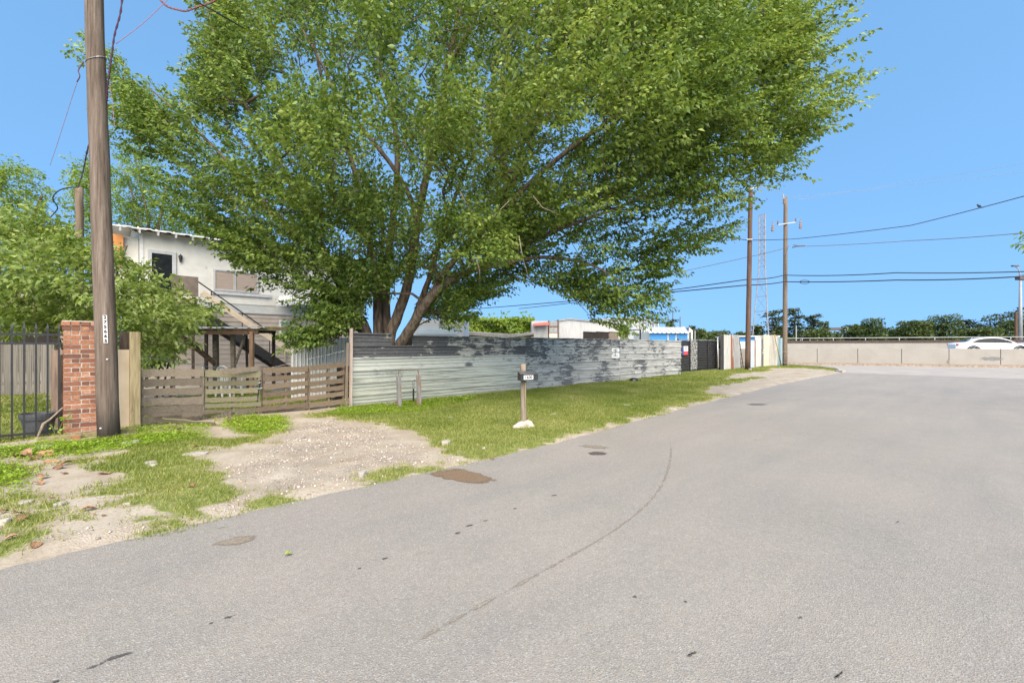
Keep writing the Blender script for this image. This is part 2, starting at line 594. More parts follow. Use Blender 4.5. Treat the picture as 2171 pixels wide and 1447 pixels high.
MT['galv'] = pmat('galvanised_pipe', (.30, .30, .29), (.45, .45, .43), 14, rough=.42, metal=.7, bump=.05)
MT['rusty_post'] = pmat('rusty_post', (.20, .185, .17), (.30, .285, .27), 6, (3, 3, .6), .75, metal=.2, bump=.3, c3=(.27, .15, .075), s3=5, k3=.52)
MT['rust'] = pmat('rust', (.10, .045, .025), (.24, .11, .06), 9, rough=.9, bump=.4)
MT['pot'] = pmat('grey_plastic', (.085, .085, .088), (.11, .11, .115), 8, rough=.55, bump=.05, spec=.4)
MT['white_plastic'] = pmat('white_plastic', (.60, .57, .53), (.72, .69, .65), 8, rough=.5, bump=.02, spec=.4)
MT['mailbox'] = pmat('black_tin', (.014, .014, .015), (.03, .03, .031), 9, rough=.4, bump=.06, vary=0, spec=.6)
MT['mailpost'] = pmat('round_post', (.15, .115, .08), (.33, .265, .195), 6, (6, 6, .35), .95, bump=.7, dist=.012, c3=(.08, .06, .04), s3=6, k3=.63)
MT['white_paint'] = pmat('white_paint', (.56, .55, .53), (.64, .63, .61), 9, rough=.6, bump=.03, vary=.03)
MT['black_paint'] = pmat('black_paint', (.02, .02, .02), (.03, .03, .03), 9, rough=.7, bump=.0, vary=0)
MT['lump'] = pmat('broken_concrete', (.40, .32, .26), (.60, .52, .44), 7, rough=.95, bump=.8, dist=.02, vary=.1, c3=(.28, .21, .16), s3=14)
MT['fragment'] = pmat('concrete_fragment', (.29, .255, .215), (.44, .40, .355), 9, rough=.95, bump=.6, vary=.15)
MT['dead_leaf'] = pmat('dead_leaf', (.17, .085, .045), (.37, .21, .12), 8, rough=.7, bump=.2, vary=.35)
MT['pink_plastic'] = pmat('pink_plastic', (.60, .10, .48), (.65, .14, .52), 8, rough=.5, bump=0)
MT['black_bag'] = pmat('black_bag', (.008, .008, .008), (.018, .018, .018), 12, rough=.35, bump=.3, spec=.5)
MT['sheet_peel'] = make_sheet('peeling_sheet', (.47, .445, .385), (.085, .084, .085), .59, .05, .5)
MT['sheet_mid'] = make_sheet('half_peeled_sheet', (.50, .475, .42), (.105, .104, .105), .47, .12, .42)
MT['sheet_pale'] = make_sheet('pale_sheet', (.53, .505, .455), (.12, .119, .12), .405, .12, .42)
MT['sheet_lower'] = make_sheet('scabbed_lower_sheet', (.48, .46, .415), (.125, .124, .127), .47, .15, .40)
MT['sheet_bare'] = make_sheet('bare_galvanised_sheet', (.62, .61, .52), (.24, .25, .22), .33, .45, .24, dirt_shade=(.40, .41, .33))
MT['sheet_white'] = pmat('white_sheet', (.62, .61, .575), (.76, .75, .72), 3, (4, 4, .4), .5, bump=.06, vary=.05, c3=(.40, .37, .27), s3=3, k3=.6)
MT['tin_roof'] = pmat('tin_roof', (.50, .49, .47), (.62, .61, .585), 4, rough=.45, metal=.1, bump=.05, vary=.04, c3=(.45, .40, .35), s3=6, k3=.66)
MT['wall_cream'] = pmat('cream_wall', (.55, .53, .48), (.63, .61, .56), 2.5, rough=.85, bump=.06, vary=.02, c3=(.46, .43, .36), s3=3, k3=.66)
MT['wall_grey'] = pmat('pale_grey_wall', (.40, .40, .385), (.46, .46, .44), 2.5, rough=.85, bump=.06, vary=.02)
MT['wall_beige'] = pmat('beige_wall', (.33, .28, .235), (.40, .345, .295), 2.5, rough=.88, bump=.08, vary=.03)
MT['trim_grey'] = pmat('grey_trim', (.38, .38, .38), (.46, .46, .46), 8, rough=.7, bump=.05, vary=.04)
MT['trim_beige'] = pmat('beige_stringer', (.56, .44, .31), (.66, .53, .40), 6, rough=.8, bump=.08, vary=.04)
MT['dark_steel'] = pmat('dark_steel', (.020, .018, .017), (.036, .032, .030), 10, rough=.6, bump=.1, vary=.1)
MT['dark_screen'] = pmat('dark_screen', (.012, .014, .016), (.022, .024, .026), 6, rough=.3, bump=0, vary=.1, spec=.12)
MT['blind'] = pmat('window_blind', (.33, .26, .21), (.40, .32, .27), 4, (1, 1, 14), .7, bump=.05, vary=.05)
MT['orange_wall'] = pmat('orange_panel', (.55, .22, .07), (.62, .28, .11), 5, rough=.8, bump=.05)
MT['brown_panel'] = pmat('brown_panel', (.16, .12, .095), (.22, .175, .14), 5, rough=.8, bump=.05)
MT['barrier'] = make_concrete_wall()
MT['barrier_kerb'] = pmat('dirty_kerb', (.20, .15, .11), (.36, .29, .23), 6, rough=.95, bump=.3, kind='World')
MT['frontage'] = pmat('street_concrete', (.30, .265, .235), (.37, .33, .29), .9, (1, 1, 1), .9, bump=.2, vary=0, kind='World', c3=(.28, .25, .22), s3=6, k3=.64)
MT['joint'] = pmat('barrier_joint', (.16, .14, .12), (.20, .18, .155), 8, rough=.95)  # darker tone for the joint backing and the broken edge
MT['rust_cap'] = pmat('dark_cap', (.06, .042, .034), (.10, .075, .06), 6, rough=.9)
MT['gate_black'] = pmat('gate_black_sheet', (.022, .020, .020), (.042, .039, .038), 4, rough=.5, bump=.1, vary=.12, c3=(.09, .08, .075), s3=16, k3=.68)
MT['gate_scraped'] = pmat('gate_scraped_sheet', (.05, .047, .044), (.42, .40, .37), 5, (1, 1, 5), .5, bump=.2, vary=.1, lo=.42, hi=.6)
MT['s_white'] = pmat('scrap_white', (.33, .325, .30), (.43, .42, .395), 3, (4, 4, .5), .55, bump=.1, c3=(.36, .34, .24), s3=4, k3=.58)
MT['s_grey'] = pmat('scrap_grey', (.33, .32, .30), (.42, .41, .39), 3, (4, 4, .5), .55, metal=.2, bump=.1)
MT['s_rust'] = pmat('scrap_rust', (.20, .075, .045), (.30, .125, .08), 5, (4, 4, .5), .8, bump=.15)
MT['s_blue'] = pmat('scrap_blue', (.30, .36, .42), (.38, .45, .52), 4, (4, 4, .5), .55, bump=.1)
MT['s_lightblue'] = pmat('scrap_light_blue', (.25, .42, .50), (.42, .50, .52), 4, (3, 3, .5), .55, bump=.1)
MT['s_yellow'] = pmat('scrap_yellowish', (.40, .39, .27), (.55, .54, .45), 2.5, (3, 3, .6), .6, bump=.1)
MT['s_tan'] = pmat('scrap_tan', (.25, .225, .19), (.36, .33, .29), 3, (4, 4, .5), .65, bump=.12)
MT['yellow_pole'] = pmat('yellowed_pole', (.28, .20, .08), (.38, .28, .13), 6, rough=.7, bump=.1)
MT['blue_door'] = pmat('blue_door', (.045, .20, .42), (.065, .25, .50), 4, (1, 1, 6), .5, bump=.1, vary=.05)
MT['cream_block'] = pmat('cream_block', (.62, .58, .48), (.70, .66, .56), 4, rough=.85, bump=.1)
MT['apartment'] = pmat('white_stucco', (.55, .54, .525), (.62, .61, .595), 2, rough=.9, bump=.03, vary=.02)
MT['apart_dark'] = pmat('dark_strip', (.16, .15, .15), (.22, .21, .21), 3, rough=.7, bump=0)
MT['glass'] = pmat('window_glass', (.10, .13, .15), (.16, .20, .22), 3, rough=.12, bump=0, vary=.2, spec=.6)
MT['shed_sheet'] = pmat('shed_white_sheet', (.48, .475, .46), (.57, .56, .545), 3, (3, 3, .4), .5, bump=.05, vary=.03)
MT['shed_dark'] = pmat('shed_dark_inside', (.020, .016, .014), (.036, .03, .026), 4, rough=.9, bump=0)  # near black painted for shaded insides; the crate's own colour too
MT['red_awning'] = pmat('faded_red_tin', (.36, .10, .07), (.48, .16, .11), 5, (5, 5, .6), .7, bump=.1, c3=(.22, .08, .05), s3=8)
MT['car_white'] = pmat('white_car_paint', (.66, .66, .66), (.70, .70, .70), 3, rough=.22, bump=0, vary=0, spec=.6)
MT['car_silver'] = pmat('pinkish_silver_paint', (.52, .45, .44), (.55, .48, .47), 3, rough=.25, bump=0, vary=0, spec=.6)
MT['tyre'] = pmat('tyre_rubber', (.018, .018, .018), (.03, .03, .03), 10, rough=.85, bump=.05, vary=0)
MT['rim'] = pmat('wheel_rim', (.40, .40, .40), (.5, .5, .5), 6, rough=.35, metal=.6, bump=0, vary=0)
MT['red_lens'] = pmat('red_lens', (.40, .02, .02), (.5, .03, .03), 4, rough=.2, bump=0, vary=0, spec=.6)
MT['clear_lens'] = pmat('clear_lens', (.60, .60, .60), (.7, .7, .7), 4, rough=.15, bump=0, vary=0, spec=.6)
MT['tower'] = pmat('tower_steel', (.27, .255, .245), (.36, .34, .325), 5, rough=.6, metal=.2, bump=.0, c3=(.30, .22, .19), s3=1.5, k3=.5)
MT['lamp_grey'] = pmat('lamp_pole_grey', (.27, .27, .265), (.34, .34, .335), 5, rough=.55, metal=.2, bump=0)
MT['lamp_head'] = pmat('lamp_head_dark', (.07, .065, .07), (.11, .10, .11), 5, rough=.6, bump=0)
MT['cable'] = pmat('black_cable', (.014, .013, .014), (.022, .020, .022), 5, rough=.6, bump=0, vary=0)
MT['thin_cable'] = pmat('weathered_cable', (.10, .09, .09), (.15, .14, .14), 5, rough=.6, bump=0, vary=0)
MT['faint_cable'] = pmat('pale_bare_wire', (.36, .38, .40), (.42, .44, .46), 5, rough=.5, metal=.2, bump=0, vary=0)
MT['pink_cable'] = pmat('faded_pink_wire', (.42, .20, .27), (.5, .26, .33), 5, rough=.6, bump=0, vary=0)
MT['drop_cable'] = pmat('purple_black_cable', (.055, .020, .045), (.08, .03, .06), 5, rough=.5, bump=0, vary=0)
MT['red_cable'] = pmat('red_twisted_cable', (.13, .05, .055), (.20, .09, .09), 5, rough=.6, bump=0, vary=0)
MT['insulator'] = pmat('brown_insulator', (.16, .10, .08), (.25, .17, .14), 6, rough=.35, bump=0, spec=.5)
MT['sign_blue'] = pmat('sign_blue', (.05, .07, .22), (.07, .09, .26), 5, rough=.5, bump=0, vary=0)
MT['sign_red'] = pmat('sign_red', (.48, .05, .06), (.55, .08, .09), 5, rough=.5, bump=0, vary=0)
MT['bird'] = pmat('dark_feathers', (.012, .011, .013), (.025, .022, .024), 12, rough=.7, bump=0, vary=0)
MT['land'] = pmat('land', (.10, .12, .05), (.18, .18, .09), .05, rough=.95, bump=0, vary=0, kind='World')
MT['yard'] = pmat('yard_earth', (.16, .15, .07), (.28, .24, .15), .7, rough=.95, bump=.3, vary=0, kind='World', c3=(.12, .17, .04), s3=1.1, k3=.48)
MT['deck'] = pmat('highway_deck', (.28, .27, .26), (.34, .33, .31), .5, rough=.9, bump=.1, vary=0, kind='World')

def make_puddle(name, wet, rim_lo, rim_hi, rough, grain=9.0, amp=1.6):
    """a wet or stained patch whose rim breaks up; the rim attribute is 1 inside and 0 at the outline"""
    t = NT(name)
    co = t.coord('World')
    a = t.node('Attribute', attribute_name='inside').outputs['Fac']
    f = t.math('ADD', a, t.math('MULTIPLY', t.math('SUBTRACT', t.noise(co, grain, 6, .72), .5), amp))
    f2 = t.math('ADD', f, t.math('MULTIPLY', t.math('SUBTRACT', t.noise(co, 110, 3, .7), .5), .35))
    m = t.ramp(f2, [(rim_lo, 0.0), (rim_hi, 1.0)])
    col = t.ramp(t.noise(co, 60, 5, .7), [(.35, tuple(x * .7 for x in wet)), (.65, tuple(x * 1.25 for x in wet))])
    p = t.node('BsdfPrincipled', Roughness=rough)
    t.link(col, p.inputs['Base Color'])
    p.inputs['Specular IOR Level'].default_value = .3
    tr = t.node('BsdfTransparent')
    mx = t.node('MixShader')
    t.link(m, mx.inputs[0]); t.link(tr.outputs[0], mx.inputs[1]); t.link(p.outputs[0], mx.inputs[2])
    t.link(mx.outputs[0], t.out.inputs[0])
    return t.m
MT['mud'] = make_puddle('wet_mud', (.195, .130, .080), .22, .55, .5, 7, 1.5)
MT['damp'] = make_puddle('damp_sand', (.225, .185, .14), .62, 2.2, .8, 6, 1.8)
MT['wet_dark'] = make_puddle('wet_dark_asphalt', (.10, .075, .055), .3, .8, .5, 9, 1.6)
MT['tar'] = make_puddle('tar_streak', (.09, .08, .076), .7, 1.15, .8, 26, 4.2)
MT['track'] = make_puddle('tyre_track', (.25, .216, .175), .7, 3.4, .85, 7, 2.0)

# ------------------------------------------------------------------ ground
def smooth01(x): 
    x = np.clip(x, 0, 1)
    return x * x * (3 - 2 * x)
def poly_sd(px, py, poly):
    """signed distance to a polygon, positive inside; arrays"""
    pts = np.array([(p[0], p[1]) for p in poly])
    d2 = np.full(px.shape, 1e18)
    ins = np.zeros(px.shape, dtype=bool)
    n = len(pts)
    for i in range(n):
        x0, y0 = pts[i]; x1, y1 = pts[(i + 1) % n]
        ex, ey = x1 - x0, y1 - y0
        L = ex * ex + ey * ey + 1e-12
        t = np.clip(((px - x0) * ex + (py - y0) * ey) / L, 0, 1)
        dx, dy = px - x0 - t * ex, py - y0 - t * ey
        d2 = np.minimum(d2, dx * dx + dy * dy)
        c = ((y0 > py) != (y1 > py)) & (px < (x1 - x0) * (py - y0) / (y1 - y0 + 1e-12) + x0)
        ins ^= c
    return np.where(ins, 1, -1) * np.sqrt(d2)
def hash_noise(x, y, sc, seed=0):
    """smooth value noise on arrays"""
    x = np.asarray(x) * sc + seed * 17.3; y = np.asarray(y) * sc + seed * 9.1
    xi, yi = np.floor(x).astype(np.int64), np.floor(y).astype(np.int64)
    fx, fy = x - xi, y - yi
    fx, fy = fx * fx * (3 - 2 * fx), fy * fy * (3 - 2 * fy)
    def h(a, b):
        k = (a * 374761393 + b * 668265263 + seed * 1442695) & 0xffffffff
        k = ((k ^ (k >> 13)) * 1274126177) & 0xffffffff
        return ((k ^ (k >> 16)) & 0xffff) / 65535.0
    return (h(xi, yi) * (1 - fx) + h(xi + 1, yi) * fx) * (1 - fy) + (h(xi, yi + 1) * (1 - fx) + h(xi + 1, yi + 1) * fx) * fy
def fbm(x, y, sc, seed=0):
    return hash_noise(x, y, sc, seed) * .5 + hash_noise(x, y, sc * 2.1, seed + 1) * .3 + hash_noise(x, y, sc * 4.3, seed + 2) * .2

def gp(pts): return [G(u, v) for u, v in pts]
VERGE_END = gp([(1788, 789), (1775, 783.5), (1740, 779), (1700, 776), (1676, 774.6)])   # corner of the verge at the side street
EDGE_S = [-30, .4, 1.5, 2.7, 3.1, 4.15, 5.6, 7.35, 10.5, 13.6, 20.3, 33.3, 60]
EDGE_N = [4.62, 4.63, 4.62, 4.60, 4.58, 4.56, 4.57, 4.68, 4.88, 5.04, 5.3, 5.25, 5.2]
def edge_n(s): return np.interp(s, EDGE_S, EDGE_N)

GRASS = [gp(p) for p in (
    # the long verge in front of the sheet fence
    [(640, 888), (700, 872), (740, 860), (1443, 790), (1530, 783), (1575, 781), (1640, 786), (1560, 793), (1530, 806), (1620, 801), (1500, 823), (1490, 838), (1540, 838), (1430, 866), (1180, 936), (1060, 966), (1000, 979), (950, 965), (905, 935), (850, 915), (790, 896), (700, 887)],
    # strip by the far corner
    [(1560, 783), (1620, 776), (1668, 772), (1740, 778), (1790, 788), (1700, 780.5), (1640, 781.5), (1600, 787)],
    # the worn lawn in front of the utility pole
    [(205, 1000), (240, 955), (330, 930), (400, 945), (425, 985), (525, 1035), (500, 1062), (435, 1088), (330, 1103), (262, 1092), (215, 1040)],
    [(262, 1138), (420, 1094), (600, 1052), (635, 1060), (450, 1120), (285, 1160)],
    [(780, 1014), (815, 1004), (850, 1000), (865, 1016), (800, 1034)],
    [(905, 999), (960, 982), (985, 978), (1010, 980), (925, 1000)],
    [(-60, 1110), (40, 1100), (62, 1078), (100, 1110), (88, 1150), (20, 1185), (-60, 1200)],
    [(-60, 985), (30, 990), (52, 1020), (62, 1055), (20, 1090), (-60, 1090)],
    [(-60, 955), (60, 950), (230, 930), (420, 915), (480, 940), (380, 955), (300, 940), (215, 965), (190, 990), (120, 975), (-60, 975)],
    [(480, 905), (500, 880), (600, 890), (612, 918), (560, 928), (500, 918)],
    [(400, 950), (430, 935), (570, 928), (560, 943), (480, 955)],
    [(160, 1108), (200, 1094), (235, 1102), (225, 1118), (175, 1122)],
    # yards behind the fences
    [(-260, 836), (112, 832), (128, 870), (132, 930), (-40, 950), (-260, 960)],
    [(300, 902), (470, 880), (738, 862), (738, 838), (560, 830), (300, 850)],
)]
GRAVEL = gp([(430, 1010), (560, 950), (620, 900), (720, 893), (850, 925), (960, 972), (1000, 984), (905, 1000), (600, 1070), (330, 1140), (180, 1160), (60, 1160), (200, 1120), (420, 1085), (520, 1040)])

def grass_mask(x, y):
    m = np.full(x.shape, -9.0)
    for p in GRASS: m = np.maximum(m, poly_sd(x, y, p))
    n = fbm(x, y, 1.7, 3) - .5
    n2 = fbm(x, y, 6.0, 8) - .5
    return smooth01((m + n * .8 + n2 * .45 + .17) / .45)
def ground_z(x, y):
    s, n = (x + y) * Q, (y - x) * Q
    d = n - edge_n(s)
    z = np.clip(d * .12, -.05, .035) + (fbm(x, y, 1.1, 5) - .5) * .05 * np.clip(d * 2, 0, 1) + (fbm(x, y, 7, 6) - .5) * .014
    return z
s_vals = np.concatenate([np.arange(-5, 12, .085), 12 * 1.012 ** np.arange(0, 110)])
n_vals = np.concatenate([np.arange(4.40, 11.4, .07), np.arange(11.4, 30, .45)])
SS, NN = np.meshgrid(s_vals, n_vals, indexing='ij')
XX, YY = Q * (SS - NN), Q * (SS + NN)
ZZ = ground_z(XX, YY)
end_poly = [W(-20, 3), W(33.2, 3.0)] + VERGE_END + [W(44, 14), W(44, 40), W(-20, 40)]
ZZ = np.where(poly_sd(XX, YY, end_poly) < 0, -.06, ZZ)
ni, nj = SS.shape
idx = np.arange(ni * nj).reshape(ni, nj)
quads = np.stack([idx[:-1, :-1], idx[1:, :-1], idx[1:, 1:], idx[:-1, 1:]], -1).reshape(-1, 4)[:, ::-1]
gm = grass_mask(XX.ravel(), YY.ravel())
gv = smooth01((poly_sd(XX.ravel(), YY.ravel(), GRAVEL) + .2) / .6)
verge = np_obj('verge_ground', np.stack([XX.ravel(), YY.ravel(), ZZ.ravel()], -1), quads, MT['soil'], attrs={'grass': gm, 'gravel': gv}, smooth=True)
tag(verge, kind='structure')

big = MB(); big.add([(-900, -300, -.12), (900, -300, -.12), (900, 1500, -.12), (-900, 1500, -.12)], [(0, 1, 2, 3)])
tag(big.build('ground', MT['land']), kind='structure')
yd = MB(); yd.add([W(-30, 11.5, -.03), W(26, 11.5, -.03), W(40, 14, -.03), W(60, 60, -.03), W(-30, 60, -.03)], [(0, 1, 2, 3, 4)])
tag(yd.build('yard_ground', MT['yard']), kind='structure')

sh_ = MB(); sh_.add([Vector((-30, -34, -.012)), Vector((60, -34, -.012)), Vector((60, 12, -.012)), Vector((31, 20.2, -.012)), Vector((23.0, 19.6, -.012)), Vector((13.0, 12.2, -.012)), W(8, 0, -.012), W(-24, 0, -.012)], [(0, 1, 2, 3, 4, 5, 6, 7)])
tag(sh_.build('far_shoulder', MT['yard'], base=(0, 0, 0)), kind='structure')
# asphalt street: one sheet with a slightly ragged edge
left = []
for s in np.arange(-24, 33.5, .12):
    n = float(edge_n(s)) + (float(hash_noise(np.array([s]), np.array([0.]), 2.4, 2)[0]) - .5) * .10 + (float(hash_noise(np.array([s]), np.array([3.]), 9, 4)[0]) - .5) * .05
    left.append(W(s, n, 0))
right_edge = [W(-24, -.9), W(10, -.9), W(14.3, -.86), Vector((13.0, 11.4, 0)), Vector((18.5, 15.6, 0)), Vector((23.0, 18.8, 0)), Vector((30, 19.5, 0)), Vector((40, 13, 0)), Vector((44, 18, 0)), Vector((23.3, 22.5, 0)), Vector((20, 30, 0))]
road = MB()
nl = len(left)
rdir = [W(s, -.9) for s in np.arange(-24, 14.2, .12)]
k = min(nl, len(rdir))
vsr = left[:k] + rdir[:k]
road.add(vsr, [(i, i + k, i + 1 + k, i + 1) for i in range(k - 1)])
poly = [left[i] for i in range(k - 1, nl)] + [Vector((21, 30, 0)), Vector((45, 18, 0)), Vector((40, 12, 0)), Vector((30, 19.3, 0)), Vector((23.0, 18.7, 0)), Vector((18.5, 15.6, 0)), Vector((13.0, 11.3, 0)), rdir[k - 1]]
road.add(poly, [tuple(range(len(poly)))[::-1]])
tag(road.build('asphalt_street', MT['asphalt'], base=(0, 0, 0)), kind='structure')

# the concrete side street along the barrier
B_P = G(1670, 772.6)
B_Q = Vector((37.0, 32.9, 0))
B_D = (B_Q - B_P).normalized()
B_N = Vector((-B_D.y, B_D.x, 0))      # away from the viewer
if B_N.y < 0: B_N = -B_N
fr = MB()
far = [B_P + B_D * t for t in (90, 40, 0, -14, -60)]
pts = VERGE_END + [Vector((14, 46, 0)), Vector((-30, 66, 0))] + far[::-1] + [Vector((70, 10, 0)), Vector((45, 17, 0)), G(2171, 804), G(1960, 796), G(1800, 790.5)]
fr.add([Vector((p.x, p.y, .004)) for p in pts], [tuple(range(len(pts)))])
o = tag(fr.build('concrete_side_street', MT['frontage'], base=(0, 0, 0)), kind='structure')

# low kerb round the corner of the verge
kb = MB()
kpts = [W(32.6, 5.25), VERGE_END[0], VERGE_END[1], VERGE_END[2], VERGE_END[3], VERGE_END[4]]
for a, b in zip(kpts[:-1], kpts[1:]):
    a, b = Vector((a.x, a.y, 0)), Vector((b.x, b.y, 0))
    kb.beam(a + Vector((0, 0, .03)), b + Vector((0, 0, .03)), .18, .16)
tag(kb.build('kerb', MT['fragment']), kind='structure')

# wet patches, stains and tyre tracks on the street
def patch(name, outline, mat, z=.004, rings=4):
    pts = [Vector((p.x, p.y, z)) for p in outline]
    c = sum(pts, Vector()) / len(pts)
    vs, at, fs = [], [], []
    n = len(pts)
    for r in range(rings + 1):
        f = 1 - r / rings
        for p in pts:
            vs.append(c + (p - c) * max(f, .02)); at.append(1 - f)
    for r in range(rings):
        for i in range(n):
            j = (i + 1) % n
            fs.append((r * n + i, r * n + j, (r + 1) * n + j, (r + 1) * n + i))
    o = np_obj(name, np.array(vs), fs, mat, attrs={'inside': np.array(at) * 1.6})
    return tag(o, kind='structure')
def oval(u, v, du, dv, tilt=0.0, n=22):
    out = []
    for i in range(n):
        a = 2 * math.pi * i / n
        x, y = du * math.cos(a), dv * math.sin(a)
        out.append(G(u + x, v + y + tilt * x))
    return out
patch('muddy_puddle', gp([(893, 1003), (915, 996), (950, 990), (985, 992), (1015, 1000), (1045, 1010), (1066, 1020), (1050, 1026), (1020, 1029), (985, 1026), (945, 1018), (915, 1010)]), MT['mud'])
patch('muddy_puddle', gp([(1200, 943), (1235, 940), (1275, 942), (1318, 949), (1300, 955), (1262, 953), (1225, 948)]), MT['damp'])
patch('wet_patch', oval(1266, 961, 27, 5), MT['wet_dark'])
patch('damp_patch', gp([(418, 1160), (455, 1142), (510, 1130), (565, 1128), (560, 1142), (520, 1160), (470, 1168)]), MT['damp'])
patch('wet_patch', oval(1605, 857, 28, 2.2), MT['wet_dark'])
for (u, v, du, dv, ti) in ((250, 1392, 52, 9, -.30), (200, 1412, 22, 8, -.35), (120, 1445, 14, 6, -.3), (487, 1308, 14, 5, -.3), (447, 1322, 12, 4, -.3),
                           (817, 1184, 14, 4, -.25), (995, 1114, 14, 4, -.25), (970, 1130, 14, 4, -.25), (1030, 1104, 9, 3, -.25), (1175, 1050, 10, 2.5, -.2), (1092, 1078, 8, 2.5, -.2),
                           (762, 1205, 9, 3, -.2), (1345, 1265, 8, 5, .1), (1452, 1276, 7, 5, 0), (1697, 1310, 8, 5, 0), (1470, 1385, 14, 7, -.4), (1780, 1430, 18, 8, -.8), (1902, 1107, 7, 3, -.5)):
    patch('tar_mark', [p + Vector((R.uniform(-.006, .006), R.uniform(-.008, .008), 0)) for p in oval(u, v, du, dv * .7, ti, 18)], MT['tar'], .005, 5)
def ribbon(name, pix, wd, mat, z=.0045):
    pts = [G(u, v) for u, v in pix]
    # smooth it
    out = []
    for i in range(len(pts) - 1):
        p0, p1, p2, p3 = pts[max(i - 1, 0)], pts[i], pts[i + 1], pts[min(i + 2, len(pts) - 1)]
        for k in range(8):
            t = k / 8
            out.append(.5 * ((2 * p1) + (p2 - p0) * t + (2 * p0 - 5 * p1 + 4 * p2 - p3) * t * t + (3 * p1 - p0 - 3 * p2 + p3) * t ** 3))
    out.append(pts[-1])
    vs, at, fs = [], [], []
    for i, p in enumerate(out):
        t = (out[min(i + 1, len(out) - 1)] - out[max(i - 1, 0)]).normalized()
        nn = Vector((-t.y, t.x, 0))
        for k in range(-2, 3):
            vs.append(Vector((p.x, p.y, z)) + nn * wd * k / 4)
            at.append((.95 if k == 0 else .6 if abs(k) == 1 else 0) * min(1, i / 10, (len(out) - 1 - i) / 10))
    for i in range(len(out) - 1):
        for k in range(4):
            a = i * 5 + k
            fs.append((a, a + 1, a + 6, a + 5))
    return tag(np_obj(name, np.array(vs), fs, mat, attrs={'inside': np.array(at)}), kind='structure')
ribbon('tyre_track', [(1408, 890), (1422, 945), (1415, 1000), (1380, 1060), (1300, 1125), (1180, 1195), (1080, 1250), (900, 1350), (800, 1420)], .07, MT['track'])

# ------------------------------------------------------------------ fences and posts along the verge
# --- old utility pole by the brick pillar
pb = G(232, 930)
pt = P(190, -260, 7.42)
def pole_thing(name, b, t, r0, r1, mat, label, cat='utility pole', group=None, n=18):
    th = thing(name, b, label, cat, group)
    m = MB()
    pts = [b + (t - b) * k / 14 + Vector((R.uniform(-.006, .006), R.uniform(-.006, .006), 0)) for k in range(15)]
    pts[0].z -= .1
    m.tube(pts, [r0 + (r1 - r0) * k / 14 for k in range(15)], n, wob=.012)
    m.build('pole', mat, th, smooth=True)
    return th
pole1 = pole_thing('utility_pole', pb, pt, .146, .112, MT['pole'], 'thick weathered wooden pole with a vertical number tag beside the brick pillar')
ax = (pt - pb).normalized()
def on_pole(z, ang, out=.0):
    """a point on the skin of the pole at height z, seen from the camera side"""
    c = pb + ax * (z / ax.z)
    r = .146 + (.112 - .146) * (z / (pt.z - pb.z)) + out
    tocam = Vector((-c.x, -c.y, 0)).normalized()
    side = Vector((-tocam.y, tocam.x, 0))
    d = tocam * math.cos(ang) + side * math.sin(ang)
    return c + d * r, d, side
zt = H + (CV - 668) / F * 7.3
zb = H + (CV - 727) / F * 7.3
pm, dn, sd_ = on_pole((zt + zb) / 2, -.02, .008)
m = MB(); m.box(pm, (.052, .006, zt - zb), sd_, None, ax)
plate = m.build('number_tag', MT['white_paint'], pole1)
for i, ch in enumerate('275665'):
    z = zt - .035 - i * (zt - zb - .07) / 5
    p_, d_, s_ = on_pole(z, -.02, .0125)
    rd = Vector((0, 0, 1)).cross(d_)
    text_obj('digit', ch, .070, MT['black_paint'], plate, p_, rd, ax, bold=.05)
for z, a in ((1.30, .05), (.2, -.75)):
    p_, d_, s_ = on_pole(z, a, .002)
    m = MB(); m.blob(p_, (.016, .016, .013), 3, .02, 8, 5)
    m.build('nail_head', MT['white_paint'], pole1)
m = MB()
zs = H + (CV - 118) / F * 7.3
pts = []
for k in range(24):
    a = 2 * math.pi * k / 23
    p_, d_, s_ = on_pole(zs + .075 * math.sin(a), a, .006)
    pts.append(p_)
m.tube(pts, .007, 5)
m.build('strap', MT['galv'], pole1)

# --- brick pillar
s0, s1, nf = s_at(134, 10.45), s_at(206, 10.45), 10.45
pw = s1 - s0
ps = (s0 + s1) / 2
pbase = W(ps, nf + pw / 2)
pillar = thing('brick_pillar', pbase, 'square red brick pillar with a stepped top between iron fence and pole', 'brick pillar')
ch = .0765
nc = 25
joint = .015
half = (pw - 3 * joint) * .235
longb = pw - 2 * joint - 2 * half
def brick_mesh(l, d, seed):
    rr = random.Random(seed)
    mm = MB(); mm.box((0, 0, 0), (l, d, ch - joint))
    me = mm.mesh('brick', MT['brick'])
    for v in me.vertices:
        v.co += Vector((rr.uniform(-.004, .004), rr.uniform(-.003, .003), rr.uniform(-.003, .003)))
    return me
bl = [brick_mesh(longb, .1, i) for i in range(4)]
bh = [brick_mesh(half, .1, 10 + i) for i in range(4)]
bs = [brick_mesh(pw - .2 - 2 * joint, .1, 20 + i) for i in range(2)]
m = MB(); m.box(pbase + Vector((0, 0, nc * ch / 2 - .03)), (pw - .014, pw - .014, nc * ch + .02), EV)
m.build('mortar_core', MT['mortar'], pillar)
